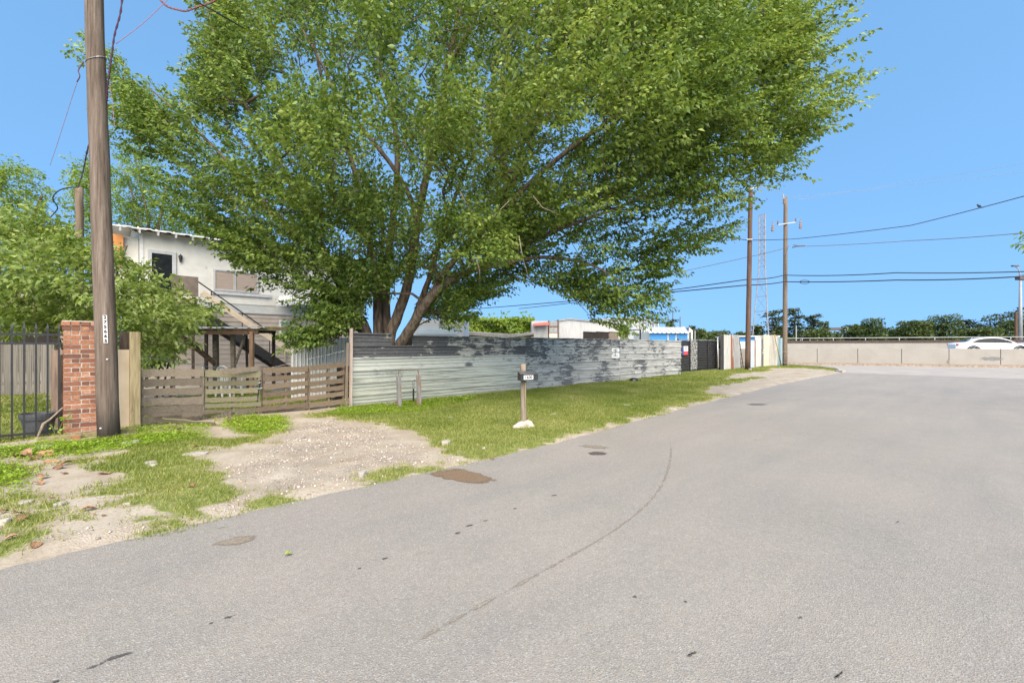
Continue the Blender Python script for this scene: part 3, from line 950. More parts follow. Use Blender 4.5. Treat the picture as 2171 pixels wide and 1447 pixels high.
for c in range(nc):
    z = .01 + c * ch + ch / 2
    grow = .022 if c >= nc - 1 else (.010 if c == nc - 2 else 0)
    for side in (0, 1):
        nn = nf + .05 - grow if side == 0 else nf + pw - .05 + grow
        lay = [longb, half, half] if (c + side) % 2 else [half, half, longb]
        if c >= nc - 2: lay = [pw / 4 - joint * .75] * 4
        x = s0 - grow
        k = (pw + 2 * grow - joint * (len(lay) - 1)) / sum(lay)
        for L in lay:
            me = (bl if L > .14 else bh)[R.randrange(4)]
            base_l = longb if L > .14 else half
            inst(me, 'brick', pillar, W(x + L * k / 2, nn + R.uniform(-.004, .004), z), EV, scale=(L * k / base_l, 1, 1))
            x += L * k + joint
    for side in (0, 1):
        sx = s0 + .05 - grow if side == 0 else s1 - .05 + grow
        inst(bs[c % 2], 'brick', pillar, W(sx, nf + pw / 2, z), NV)
m = MB(); m.box(pbase + Vector((0, 0, nc * ch + .012)), (pw + .03, pw + .03, .02), EV)
m.build('mortar_cap', MT['mortar'], pillar)

# --- black iron fence
nif = 10.62
iron = thing('iron_fence', W(-.5, nif), 'black iron picket fence with spear tops beside the brick pillar', 'fence')
s_l = -3.4
for z in (1.70, 1.555, .115):
    m = MB(); m.box(W((s_l + s0) / 2, nif, z), (s0 - s_l, .03, .034), EV)
    m.build('rail', MT['black_iron'], iron)
pk = MB(); pk.box((0, 0, .90), (.024, .024, 1.80))
pk.box((0, 0, 1.76), (.036, .036, .018)); pk.box((0, 0, 1.795), (.030, .030, .012))
pk.add([(-.017, -.017, 1.80), (.017, -.017, 1.80), (.017, .017, 1.80), (-.017, .017, 1.80), (0, 0, 1.895)], [(0, 1, 4), (1, 2, 4), (2, 3, 4), (3, 0, 4)])
pkm = pk.mesh('picket', MT['black_iron'])
sp0 = s_at(125, nif)
for k in range(24):
    inst(pkm, 'picket', iron, W(sp0 - k * .131, nif, .0), EV)

# --- plant pot behind the iron fence
pc = W(s_at(82, 10.95), 10.95)
pot = thing('plant_pot', pc, 'round grey plastic plant pot behind the iron fence', 'plant pot')
m = MB(); m.lathe(pc, [(.0, .01), (.165, .01), (.205, .30), (.225, .30), (.235, .36), (.235, .40), (.215, .40), (.20, .30), (.19, .30), (0, .30)], 28)
m.build('pot_body', MT['pot'], pot, smooth=False)
m = MB(); m.blob(pc + Vector((0, 0, .30)), (.19, .19, .03), 5, .1, 14, 6)
m.build('pot_soil', MT['dark_wood'], pot)
m = MB(); m.tube([W(s_at(75, 10.5), 10.5, -.02), W(s_at(92, 10.55), 10.55, .26), W(s_at(108, 10.58), 10.58, .33), W(s_at(133, 10.55), 10.55, .50)], [.016, .02, .016, .012], 7, wob=.15)
tag(m.build('fallen_branch', MT['mailpost'], smooth=True), 'bare pale branch leaning across the iron fence by the pot', 'branch')

# --- grey plank fence at the back of the lawn
nb = 20.3
pf = thing('plank_fence', W(-1, nb), 'grey weathered plank fence at the back of the lawn behind the iron fence', 'fence')
pl = []
for i in range(4):
    rr = random.Random(i)
    mm = MB()
    xs = [-.5, .5]
    mm.box((0, 0, .5), (1, 1, 1))
    me = mm.mesh('plank', MT['grey_wood'])
    pl.append(me)
def vplank_mats():
    return pmat('grey_fence_plank', (.075, .065, .055), (.31, .28, .24), 3.2, (7, 7, .5), .93, bump=.5, vary=.2, lo=.25, hi=.6, c3=(.03, .027, .024), s3=1.6, k3=.62, spec=.1)
MT['plank_v'] = vplank_mats()
for me in pl: me.materials[0] = MT['plank_v']
x = s_at(-170, nb)
xe = s_at(112, nb)
while x < xe:
    wd = R.uniform(.135, .155)
    inst(pl[R.randrange(4)], 'plank', pf, W(x + wd / 2, nb + R.uniform(-.006, .006), .02), EV, scale=(wd, .02, R.uniform(1.58, 1.66)))
    x += wd + R.uniform(.006, .014)
for z in (.4, 1.3):
    m = MB(); m.box(W((s_at(-170, nb) + xe) / 2, nb + .04, z), (xe - s_at(-170, nb), .045, .09), EV)
    m.build('rail', MT['plank_v'], pf)
# a brown upright board close behind the pillar
bp = W(s_at(121, 12.0), 12.0)
m = MB(); m.box(bp + Vector((0, 0, .71)), (.16, .05, 1.46), EV); 
tag(m.build('upright_board', pmat('reddish_board', (.17, .115, .085), (.30, .215, .165), 4, (7, 7, .5), .9, bump=.4, vary=0), bevel=.004), 'reddish upright board standing behind the pillar end of the iron fence', 'board')
m = MB(); m.box(W(s_at(131, 11.4), 11.4, .68), (.10, .10, 1.36), EV)
tag(m.build('fence_post', MT['dark_wood']), 'dark square post hidden in the gap beside the brick pillar', 'post')

# --- plywood sheet, dark stub and square timber post round the pole
a_, b_ = s_at(207, 10.75), s_at(276, 10.75)
m = MB(); m.box(W((a_ + b_) / 2, 10.75, .74), (b_ - a_, .03, 1.42), EV)
tag(m.build('plywood_sheet', MT['plywood']), 'beige plywood sheet standing behind the weathered pole', 'board')
m = MB(); m.box(W(s_at(264, 10.95), 10.95, .88), (.13, .10, 1.78), EV)
tag(m.build('dark_post', MT['dark_wood'], bevel=.006), 'dark stained post rising behind the plywood sheet', 'post')
tp = W(s_at(286, 10.68), 10.68)
m = MB(); m.box(tp + Vector((0, 0, .87)), (.15, .14, 1.80), EV)
tag(m.build('timber_post', MT['post_wood'], bevel=.008), 'thick yellowed square timber post at the end of the slatted pallet fence', 'post')
m = MB(); m.beam(W(-.22, 10.12, .05), W(.98, 10.16, .055), .10, .11)
tag(m.build('ground_timber', MT['mossy_timber'], bevel=.012), 'mossy landscape timber lying in front of the brick pillar', 'timber')
m = MB(); m.beam(W(1.02, 10.22, .04), W(1.55, 10.28, .04), .09, .10)
tag(m.build('ground_timber', MT['mossy_timber'], bevel=.012), 'short mossy timber lying past the pole under the timber post', 'timber')
m = MB(); m.box(W(.22, 10.03, .045), (.095, .09, .085), EV)
tag(m.build('brick', MT['brick']), 'single loose red brick set against the mossy timber', 'brick')

# --- fence of old pallets
def slat_mesh(seed, rag=.10):
    rr = random.Random(seed)
    n = 12
    vs = []
    for i in range(n + 1):
        x = -.5 + i / n
        up = .5 + rr.uniform(-rag, rag * .6); dn_ = -.5 + rr.uniform(-rag * .6, rag)
        b = rr.uniform(-.12, .12)
        vs += [(x, -.5 + b, dn_), (x, .5 + b, dn_), (x, .5 + b, up), (x, -.5 + b, up)]
    fs = [(0, 1, 2, 3)[::-1], tuple(n * 4 + k for k in (0, 1, 2, 3))]
    for i in range(n):
        for k in range(4):
            fs.append((i * 4 + k, i * 4 + (k + 1) % 4, i * 4 + 4 + (k + 1) % 4, i * 4 + 4 + k))
    mm = MB(); mm.add(vs, [f[::-1] for f in fs])
    return mm.mesh('slat', MT['grey_wood'])
SL = [slat_mesh(i) for i in range(6)]
SLR = [slat_mesh(20 + i, .22) for i in range(3)]
MT['moss_board'] = pmat('mossy_board', (.095, .085, .052), (.31, .275, .175), 5, (.9, 7, 9), .93, bump=.7, dist=.01, vary=.2, lo=.32, hi=.68, c3=(.12, .13, .045), s3=5, spec=.12)
MT['dark_board'] = pmat('dark_brown_board', (.075, .054, .037), (.25, .19, .132), 5, (.9, 7, 9), .93, bump=.7, dist=.01, vary=.2, lo=.32, hi=.68, c3=(.05, .038, .03), s3=7, spec=.12)
SLM = []
for i, me in enumerate(SL):
    c = me.copy(); c.materials[0] = MT['moss_board']; SLM.append(c)
SLD = []
for i, me in enumerate(SL):
    c = me.copy(); c.materials[0] = MT['dark_board']; SLD.append(c)
def pallet(a, b, rows, label, meshes, mids=(0.02, .5, .98), ztop=(1.1, 1.05), skip=()):
    """rows: list of (z at a, z at b, height)"""
    a, b = Vector(a), Vector(b)
    d = (b - a)
    th = thing('pallet_panel', (a + b) / 2, label, 'wooden fence', 'pallets stood on edge as a fence')
    dirn = d.normalized()
    back = Vector((-dirn.y, dirn.x, 0))
    if back.y < 0: back = -back
    for (za, zb_, h) in rows:
        p0 = a + Vector((0, 0, za + R.uniform(-.014, .014))) + d * R.uniform(-.012, .02); p1 = b + Vector((0, 0, zb_ + R.uniform(-.016, .016))) - d * R.uniform(-.012, .03)
        h *= R.uniform(.93, 1.12)
        c = (p0 + p1) / 2 + back * R.uniform(-.008, .008)
        inst(meshes[R.randrange(len(meshes))], 'slat', th, c, p1 - p0, Vector((0, 0, 1)), ((p1 - p0).length * R.uniform(.985, 1.0), .022, h))
    for k in mids:
        c = a + d * k + back * .055
        zt_ = ztop[0] + (ztop[1] - ztop[0]) * k
        inst(meshes[R.randrange(len(meshes))], 'stringer', th, c + Vector((0, 0, zt_ / 2)), Vector((0, 0, 1)), -back, (zt_ - .02, .045, .09))
    return th
f0, f1, f2, f3, f4 = G(299, 908), G(432, 893), G(553, 880), G(653, 872), G(737, 864.5)
pallet(f0, f1, [(1.01, .975, .155), (.835, .79, .15), (.66, .615, .15), (.485, .44, .155), (.305, .275, .16), (.125, .12, .13)],
       'weathered grey pallet with wide silvery slats beside the timber post', SL, (.02, .5, .99), (1.08, 1.05))
pallet(f1 + Vector((0, .03, 0)), f2, [(.955, .895, .14), (.76, .71, .12), (.60, .55, .12), (.435, .375, .10), (.30, .235, .085)],
       'sagging mossy pallet with gaps low down next to the chained joint', SLM, (.02, .5, .97), (1.03, .96))
pallet(f2 + Vector((.02, .02, 0)), f3, [(.97, 1.0, .13), (.785, .82, .115), (.61, .645, .11), (.44, .475, .11), (.28, .31, .10), (.11, .13, .12)],
       'brown pallet with wide open gaps between the two chained middle panels', SLD, (.03, .5, .98), (1.0, 1.04))
pallet(f3 + Vector((.01, .01, 0)), f4 - Vector((.06, .04, 0)), [(1.0, 1.055, .13), (.82, .87, .115), (.645, .69, .11), (.475, .52, .11), (.31, .355, .10), (.14, .175, .12)],
       'brown pallet with open gaps against the end post of the metal fence', SLD, (.02, .55, .98), (1.05, 1.1))
def board(a, b, h, mesh, label, thick=.022, tilt=None):
    a, b = Vector(a), Vector(b)
    o = inst(mesh, 'loose_board', None, (a + b) / 2, b - a, tilt or Vector((0, 0, 1)), ((b - a).length, thick, h))
    return tag(o, label, 'board')
board(G(468, 893) + Vector((0, .0, 1.0)), f2 + Vector((-.02, -.03, 1.03)), .11, SL[1], 'grey board lying along the top edge of the sagging pallet')
board(G(357, 903) + Vector((0, -.12, .13)), G(458, 905) + Vector((0, -.02, .055)), .11, SLM[2], 'tilted broken board leaning at the foot of the grey pallet', tilt=Vector((.1, -.5, .8)))
board(G(330, 906) + Vector((0, -.06, .24)), f2 + Vector((-.05, -.06, .14)), .07, SLR[0], 'long rotten plank along the foot of the sagging pallet')
board(G(390, 902) + Vector((0, -.05, .20)), G(432, 897) + Vector((0, -.05, .19)), .06, SLR[1], 'splintered rotten stub on the long rotten plank')
board(G(545, 882) + Vector((0, -.04, .14)), f3 + Vector((-.03, -.05, .16)), .10, SLD[3], 'brown kick board along the foot of the open pallet')
m = MB(); m.box(G(486, 898) + Vector((0, 0, .12)), (.045, .05, .26), EV)
tag(m.build('stake', MT['dark_board']), 'short dark stake propping the sagging pallet', 'stake')
# chain and pipe at the joint
m = MB(); m.tube([G(547, 880) + Vector((-.02, -.05, .05)), G(551, 880) + Vector((0, -.05, .55)), G(555, 880) + Vector((.0, -.05, .78))], .012, 6)
tag(m.build('latch_rod', MT['black_iron']), 'thin dark rod at the joint of the pallets', 'rod')
for zz, q, lb_ in ((.62, 1, 'lower, longer'), (.74, .6, 'upper, shorter')):
    m = MB()
    c = G(551, 880) + Vector((0, -.07, zz))
    pts = [c + Vector((math.cos(t) * .09 * q, 0, math.sin(t) * .03)) for t in np.linspace(math.pi * 1.02, math.pi * 1.95, 25)]
    m.tube(pts, [.008 + .004 * (i % 2) for i in range(25)], 6)
    tag(m.build('chain', MT['galv']), lb_ + ' of the two grey chains tying two pallets together', 'chain')

# --- long fence of ribbed sheet metal
NF = 10.7
S0, S1, S2, S3 = s_at(745, NF), s_at(1113, NF), s_at(1313, NF), s_at(1443, NF)
fence = thing('sheet_metal_fence', W((S0 + S3) / 2, NF), 'long fence of horizontal ribbed metal sheets with peeling grey coat', 'fence')
def rib_profile(z0, z1, off=0.0, rib=.305, depth=.052, first=None):
    """profile from z0 to z1 in steps of one rib; offsets along -NV"""
    pts = []
    n = max(1, round((z1 - z0) / rib))
    st = (z1 - z0) / n
    def q(z, d): return -NV * (d + off) + Vector((0, 0, z))
    for i in range(n + 1):
        z = z0 + i * st
        if i > 0: pts += [q(z - .045, 0)]
        pts += [q(z - .022, depth), q(z + .012, depth)] if 0 < i else [q(z - .005, depth), q(z + .012, depth)]
        if i < n:
            pts += [q(z + .032, 0)]
            for f in (.38, .66):
                pts += [q(z + st * f - .018, 0), q(z + st * f - .008, .022), q(z + st * f + .008, .022), q(z + st * f + .018, 0)]
    return pts
def sheet(s_a, s_b, z0, z1, mat, off=0.0, skew=0.0, seg=8):
    m = MB()
    prof = rib_profile(z0, z1, off)
    rr = random.Random(int(s_a * 100 + z0 * 10))
    prev = None
    n = len(prof)
    vs, fs = [], []
    for k in range(seg + 1):
        f = k / seg
        base = W(s_a + (s_b - s_a) * f, NF)
        bow = rr.uniform(-.008, .008)
        for p in prof:
            vs.append(base + p + Vector((0, 0, skew * f + rr.uniform(-.003, .003))) - NV * bow)
    for k in range(seg):
        for i in range(n - 1):
            a = k * n + i
            fs.append((a, a + n, a + n + 1, a + 1))
    m.add(vs, fs)
    return m.build('metal_sheet', mat, fence)
sn0, sn1 = s_at(829, NF), s_at(873, NF)
sheet(S0, sn0, 1.53, 1.84, MT['sheet_peel'], .006, 0, 3)
sheet(sn1, S1 + .05, 1.53, 1.80, MT['sheet_peel'], .006, .01, 7)
sheet(S0 - .01, S1 + .03, 1.225, 1.53, MT['sheet_peel'], .003)
sheet(S0 - .05, S1 + .02, .92, 1.225, pmat('pale_striped_sheet', (.46, .46, .40), (.54, .535, .47), 4, (1, 1, 3), .5, metal=.2, bump=.08, vary=0, c3=(.13, .135, .14), s3=1.7, k3=.60), .010)
sheet(S0 - .07, S1 + .04, .305, .92, MT['sheet_bare'], .004, 0)
sheet(S0 - .08, S1 + .03, .0, .305, MT['sheet_bare'], .002, 0)
sheet(S1, S2 + .03, .92, 1.815, MT['sheet_mid'], .012, .005)
sheet(S1 + .02, S2, .0, .92, MT['sheet_lower'], .008, -.01)
sheet(S2, S3, .92, 1.83, MT['sheet_pale'], .020, -.01)
sheet(S2 + .02, S3 - .03, .0, .92, MT['sheet_pale'], .015, .0)
for k, s_ in enumerate((S0 + .4, S1, (S1 + S2) / 2, S2, S3 - .1)):
    m = MB(); m.box(W(s_, NF + .08, .85), (.09, .09, 1.7), EV)
    m.build('post', MT['grey_wood'], fence)
m = MB()
m.box(W((S0 + S3) / 2, NF + .03, 1.45), (S3 - S0 - .1, .04, .08), EV)
m.build('rail', MT['grey_wood'], fence)
m = MB(); m.beam(W(s_at(741, NF), NF - .06, -.02), W(s_at(742.5, NF), NF - .06, 1.95), .045, .10, NV)
tag(m.build('end_post', MT['pink_board'], bevel=.004), 'tall faded wooden post at the pallet end of the metal fence', 'post')
m = MB(); m.beam(W(s_at(733, NF), NF - .02, -.02), W(s_at(736, NF), NF - .02, 1.60), .04, .07, NV)
tag(m.build('end_post', MT['mailpost'], bevel=.004), 'thinner shorter board beside the tall faded end post', 'post')

# --- meter posts and pipe
for u, v, top, lab in ((847, 868, 798, 'grey metal guard post with a rusty foot, the one nearer the pallets'), (889, 862.5, 795, 'rusty metal guard post with a bare foot, the one nearer the mailbox')):
    c = G(u, v)
    hgt = H - (top - CV) / F * c.y
    th = thing('guard_post', c, lab, 'post', 'guard posts round the water pipe')
    m = MB()
    m.beam(c + Vector((0, 0, -.05)), c + Vector((-.02, 0, hgt)), .085, .10, NV)
    m.build('post_body', MT['rusty_post'], th, bevel=.008)
    m = MB(); m.tube([c + Vector((-.02, 0, hgt)), c + Vector((-.02, 0, hgt + .13))], .006, 5)
    m.build('rod', MT['rust'], th)
ca, cb = G(847, 868), G(889, 862.5)
m = MB(); m.tube([ca + Vector((-.02, 0, .93)), (ca + cb) / 2 + Vector((-.02, 0, .95)), cb + Vector((-.05, 0, .94)), cb + Vector((-.02, 0, .80))], .007, 5)
tag(m.build('wire', MT['rust']), 'bent rusty wire running over the two guard posts', 'wire')
c = G(876.5, 857.5)
th = thing('water_pipe', c, 'thin upright water pipe between the two guard posts', 'pipe')
m = MB(); m.tube([c + Vector((0, 0, -.03)), c + Vector((0, 0, .42))], .022, 8); m.build('lower_pipe', MT['black_iron'], th)
m = MB(); m.tube([c + Vector((0, 0, .42)), c + Vector((0, 0, .66))], .026, 8); m.tube([c + Vector((-.03, -.02, .64)), c + Vector((.05, -.02, .66))], .02, 6); m.build('tap', MT['galv'], th)
m = MB(); m.tube([c + Vector((0, 0, -.02)), c + Vector((0, 0, .10))], .032, 8); m.build('rusty_foot', MT['rust'], th)

# --- mailbox
mp_ = G(1110.5, 909)
th = thing('mailbox_post', mp_, 'round weathered post carrying the black mailbox', 'post')
m = MB()
pts = [mp_ + Vector((.004 * math.sin(k * 1.3) - .012 * k / 8, 0, -.05 + k * .155)) for k in range(9)]
m.tube(pts, [.058, .057, .056, .054, .052, .052, .051, .052, .05], 12, wob=.05)
m.build('post_body', MT['mailpost'], th, smooth=True)
m = MB(); m.beam(mp_ + Vector((.028, -.045, .42)), mp_ + Vector((.030, -.05, .88)), .012, .03, Vector((0, 1, 0)))
m.build('split_strip', MT['post_wood'], th)
ang = rad(-22)
fx = Vector((math.cos(-ang), math.sin(-ang), 0)); fn = Vector((fx.y, -fx.x, 0))   # fx along the face, fn towards the street
mc = mp_ + Vector((.03, -.0, 0)) + fn * .105
zb0 = H - (806 - CV) / F * (mc.y)
box = thing('mailbox', mc + Vector((0, 0, zb0)), 'black tin wall mailbox with white house number on a round post', 'mailbox')
wd2, dp, hh_ = .34, .15, .115
cen = mc + Vector((0, 0, zb0))
prof = [(-.5 * dp, 0), (.5 * dp, 0), (.5 * dp, hh_), (-.5 * dp, hh_ + .045)]
m = MB(); m.prism([cen - fx * wd2 / 2 + fn * a + Vector((0, 0, z)) for a, z in prof], fx * wd2)
m.build('box_body', MT['mailbox'], box, bevel=.006)
lidn = (fn * dp + Vector((0, 0, -.045))).normalized()
m = MB()
la, lb = cen + fn * (-.5 * dp) + Vector((0, 0, hh_ + .052)), cen + fn * (.5 * dp + .012) + Vector((0, 0, hh_ + .004))
m.box((la + lb) / 2, (wd2 + .016, (lb - la).length, .010), fx, (lb - la))
m.build('lid', pmat('mailbox_lid', (.05, .05, .05), (.10, .10, .10), 9, rough=.3, bump=.05, vary=0, spec=.6), box, bevel=.003)
npc = cen + fn * (.5 * dp + .003) + Vector((0, 0, hh_ * .52)) - fx * .02
m = MB(); m.box(npc, (.185, .004, .076), fx, None)
plate = m.build('number_plate', MT['white_paint'], box)
text_obj('lettering', '1600', .074, MT['black_paint'], plate, npc + fn * .004, fx, Vector((0, 0, 1)), spacing=1.05)
m = MB()
m.blob(mp_ + Vector((-.01, -.03, .045)), (.225, .16, .135), 9, .30, 22, 13)
tag(m.build('concrete_footing', MT['lump'], smooth=False), 'pale broken lump of concrete round the foot of the mailbox post', 'concrete lump')

# --- no dumping sign on the fence
sc_ = W(s_at(1299.5, NF), NF - .12)
zt, zb = H - (737.5 - CV) / F * sc_.y, H - (758.5 - CV) / F * sc_.y
tocam = Vector((-sc_.x, -sc_.y, 0)).normalized()
tocam = (tocam * .75 + -NV * .25).normalized()
rx = Vector((0, 0, 1)).cross(tocam).normalized()
sg = thing('no_dumping_sign', sc_ + Vector((0, 0, zb)), 'small white no dumping sign fixed on the metal fence', 'sign')
hh2 = zt - zb
wd3 = 17.0 / F * sc_.y
def rrect(c, ex, ez, w_, h_, r=.02, n=4):
    out = []
    for cx, cz, a0 in ((w_ / 2 - r, h_ / 2 - r, 0), (-w_ / 2 + r, h_ / 2 - r, 90), (-w_ / 2 + r, -h_ / 2 + r, 180), (w_ / 2 - r, -h_ / 2 + r, 270)):
        for k in range(n + 1):
            a = rad(a0 + 90 * k / n)
            out.append(c + ex * (cx + r * math.cos(a)) + ez * (cz + r * math.sin(a)))
    return out
cc = sc_ + Vector((0, 0, (zt + zb) / 2))
MT['sign_white'] = pmat('sign_white', (.78, .78, .77), (.84, .84, .83), 6, rough=.5, bump=0, vary=0)
m = MB(); m.prism(rrect(cc, rx, Vector((0, 0, 1)), wd3, hh2, .035), tocam * .006)
sp_ = m.build('sign_panel', MT['sign_white'], sg)
zz = Vector((0, 0, 1))
MT['sign_ink'] = pmat('sign_ink', (.035, .03, .03), (.06, .05, .05), 5, rough=.7, bump=0, vary=0)
MT['sign_faded'] = pmat('sign_faded_ink', (.20, .19, .19), (.28, .27, .27), 5, rough=.7, bump=0, vary=0)
text_obj('lettering', 'NO', .105, MT['sign_ink'], sp_, cc + tocam * .009 + zz * hh2 * .30, rx, zz)
text_obj('lettering', 'DUMPING', .078, MT['sign_ink'], sp_, cc + tocam * .009 + zz * hh2 * .07, rx, zz)
m = MB()
for row, zr in ((0, -.16), (1, -.33)):
    x = -.10 if row == 0 else -.13
    while x < (.10 if row == 0 else .13):
        l = R.uniform(.012, .03)
        m.box(cc + tocam * .008 + zz * hh2 * zr + rx * (x + l / 2), (l, .002, .026), rx, None)
        x += l + R.choice((.008, .010, .03))
m.build('small_print', MT['sign_faded'], sp_)
m = MB(); m.box(sc_ + NV * .05 + Vector((0, 0, (zt + zb) / 2)), (.04, .12, .3), EV)
m.build('bracket', MT['galv'], sg)

# --- black gate of ribbed sheets
NG = 11.5
g0, g1 = s_at(1436, NG), s_at(1526, NG)
gate = thing('metal_gate', W((g0 + g1) / 2, NG), 'black sliding gate clad in ribbed sheets past the metal fence', 'gate')
cols = [s_at(u, NG) for u in (1436, 1461.5, 1478.5, 1499, 1520)]
ztop = 1.92
for i in range(4):
    a, b = cols[i] + .03, cols[i + 1] - .03
    m = MB()
    nn_ = 11 if i != 1 else 13
    for k in range(nn_):
        z = .14 + (ztop - .2) * k / nn_
        h = (ztop - .2) / nn_
        tilt = -.02 if i != 1 else R.uniform(-.03, .005)
        m.add([W(a, NG, z), W(b, NG, z), W(b, NG - .03, z + h * .8), W(a, NG - .03, z + h * .8), W(b, NG, z + h), W(a, NG, z + h)], [(0, 1, 2, 3), (3, 2, 4, 5)])
    p_ = m.build('ribbed_panel', MT['gate_black'] if i != 1 else MT['gate_scraped'], gate)
    if i == 1: tag(p_, 'scraped panel with bare bright ribs')
for i, sx in enumerate(cols):
    hi = 2.35 if i in (1, 2) else 1.95
    m = MB(); m.box(W(sx, NG - .04, hi / 2), (.07, .06, hi), EV); m.build('gate_post', MT['black_iron'], gate)
for z in (.12, ztop):
    m = MB(); m.box(W((g0 + g1) / 2, NG - .03, z), (g1 - g0, .05, .05), EV); m.build('gate_rail', MT['galv'] if z > 1 else MT['black_iron'], gate)
m = MB(); m.tube([W(s_at(1521.5, 11.2), 11.2, 0), W(s_at(1521.5, 11.2), 11.2, 2.1)], .045, 8)
tag(m.build('gate_post', MT['galv'], smooth=True), 'slim galvanised post at the latch end of the black gate', 'post')
m = MB(); m.tube([W(s_at(1526, 11.3), 11.3, 0), W(s_at(1526, 11.3), 11.3, 2.5)], .05, 8)
tag(m.build('gate_post', MT['black_iron'], smooth=True), 'tall black post between the gate and the scrap fence', 'post')
# coloured notice on the gate
gc = W(s_at(1452.5, NG - .08), NG - .08)
zt, zb = H - (733 - CV) / F * gc.y, H - (752 - CV) / F * gc.y
nt = thing('notice_board', gc + Vector((0, 0, zb)), 'small white, red and blue notice fixed to the black gate', 'sign')
wd4 = 12.5 / (F * Q * (gc.y - gc.x) / gc.y ** 2)
hz = zt - zb
cc = gc + Vector((0, 0, (zt + zb) / 2))
m = MB(); m.box(cc + EV * wd4 * .12 + zz * hz * .2, (wd4 * .74, .012, hz * .58), EV); m.build('white_field', MT['white_paint'], nt)
m = MB(); m.box(cc + EV * wd4 * .12 - zz * hz * .30, (wd4 * .74, .012, hz * .40), EV); m.build('red_field', MT['sign_red'], nt)
m = MB(); m.box(cc - EV * wd4 * .38, (wd4 * .24, .012, hz), EV); m.build('blue_field', MT['sign_blue'], nt)
m = MB()
for row in range(3):
    m.box(cc - NV * .008 + EV * wd4 * .12 + zz * hz * (.36 - row * .12), (wd4 * R.uniform(.4, .6), .002, hz * .05), EV)
m.build('small_print', MT['sign_faded'], nt)

# --- fence of upended scrap sheets
sf = thing('scrap_metal_fence', W(35, 10.7), 'fence of upended scrap metal sheets in mixed colours between two utility poles', 'fence')
def scrap(u0, u1, n0, n1, ztop_, mat, lean=0.0, rib=.12, z0=.0):
    a, b = W(s_at(u0, n0), n0), W(s_at(u1, n1), n1)
    d = b - a
    L = d.length
    ex = d.normalized()
    back = Vector((-ex.y, ex.x, 0))
    if back.y < 0: back = -back
    k = max(2, int(L / rib))
    low, top = [], []
    for i in range(k * 4 + 1):
        f = i / (k * 4)
        off = (0, .0, .035, .035)[i % 4]
        p = a + d * f - back * off
        low.append(p + Vector((0, 0, z0)))
        top.append(p + ex * lean + Vector((0, 0, ztop_ + R.uniform(-.015, .015))))
    m = MB()
    nn = len(low)
    m.add(low + top, [(i, i + 1, i + 1 + nn, i + nn) for i in range(nn - 1)])
    return m.build('scrap_sheet', mat, sf)
scrap(1527, 1535, 11.1, 11.05, 2.25, MT['gate_black'])
scrap(1534.5, 1548.5, 11.0, 10.95, 2.28, MT['s_white'])
scrap(1548, 1555, 10.95, 10.9, 2.30, MT['s_rust'])
scrap(1554.5, 1569.5, 10.9, 10.85, 2.30, MT['s_grey'], lean=-.25)
scrap(1587, 1599, 10.75, 10.7, 1.95, MT['s_blue'])
scrap(1597.5, 1601.5, 10.72, 10.7, 2.0, MT['s_rust'])
scrap(1600.5, 1613, 10.7, 10.66, 2.2, MT['s_white'], lean=.03)
scrap(1612.5, 1618, 10.66, 10.64, 2.3, MT['sheet_peel'])
scrap(1617.5, 1630, 10.64, 10.6, 2.4, MT['s_yellow'], lean=.12)
scrap(1628, 1645, 10.6, 10.5, 2.4, MT['s_tan'], lean=.35)
scrap(1643, 1652, 10.5, 10.45, 2.3, MT['s_yellow'], lean=.1)
scrap(1648, 1661, 10.45, 10.4, 2.2, MT['s_lightblue'], lean=-.05)
m = MB()
la = W(s_at(1571, 11.2), 11.2)
for du in (0, .38):
    m.tube([la + EV * (du + .1), la + EV * (du - .0) + NV * .25 + zz * 2.1], .03, 6)
for k in range(6):
    m.tube([la + EV * .09 + NV * .04 * (k + 1) + zz * .33 * (k + 1), la + EV * .47 + NV * .04 * (k + 1) + zz * .33 * (k + 1)], .022, 5)
tag(m.build('ladder', MT['dark_wood']), 'dark ladder leaning in the gap of the scrap metal fence', 'ladder')
m = MB(); m.tube([W(s_at(1657, 10.1), 10.1, 0), W(s_at(1642, 10.35), 10.35, 2.45)], .04, 7)
tag(m.build('leaning_pole', MT['yellow_pole'], smooth=True), 'yellowish pole leaning on the scrap metal fence by the end utility pole', 'pole')
# black rag at the foot of the fence
rc = G(1345, 809)
m = MB(); m.blob(rc + Vector((0, 0, .05)), (.20, .14, .12), 7, .3, 12, 8); m.blob(rc + Vector((.12, -.03, .03)), (.13, .1, .06), 8, .3, 10, 6)
tag(m.build('black_bag', MT['black_bag'], smooth=True), 'small black bag lying in the grass at the foot of the metal fence', 'bag')

# ------------------------------------------------------------------ the two-storey house
NH = 22.6
hs0, hs1 = s_at(297, NH), s_at(770, NH)
house = thing('house', W((hs0 + hs1) / 2, NH + 2), 'two storey house with cream upper wall, beige lower wall and white tin roof', 'house')
def wallbox(name, sa, sb, n0, n1, za, zb, mat, parent=house, bevel=0):
    m = MB(); m.box(W((sa + sb) / 2, (n0 + n1) / 2, (za + zb) / 2), (sb - sa, n1 - n0, zb - za), EV)
    return m.build(name, mat, parent, bevel=bevel)
upper = wallbox('upper_wall', hs0, hs1, NH, NH + 5.5, 3.38, 6.0, MT['wall_cream'])
wallbox('grey_band', hs0 + .02, hs1 - .02, NH + .02, NH + 5.4, 3.03, 3.38, MT['wall_grey'])
m = MB()
nb_ = 15
for k in range(nb_):
    z0, z1 = k * 3.0 / nb_, (k + 1) * 3.0 / nb_
    m.add([W(hs0, NH + .01, z0), W(hs1, NH + .01, z0), W(hs1, NH + .03, z1), W(hs0, NH + .03, z1)], [(0, 1, 2, 3)])
    m.add([W(hs0, NH + .01, z1), W(hs1, NH + .01, z1), W(hs1, NH + .03, z1), W(hs0, NH + .03, z1)], [(0, 1, 2, 3)])
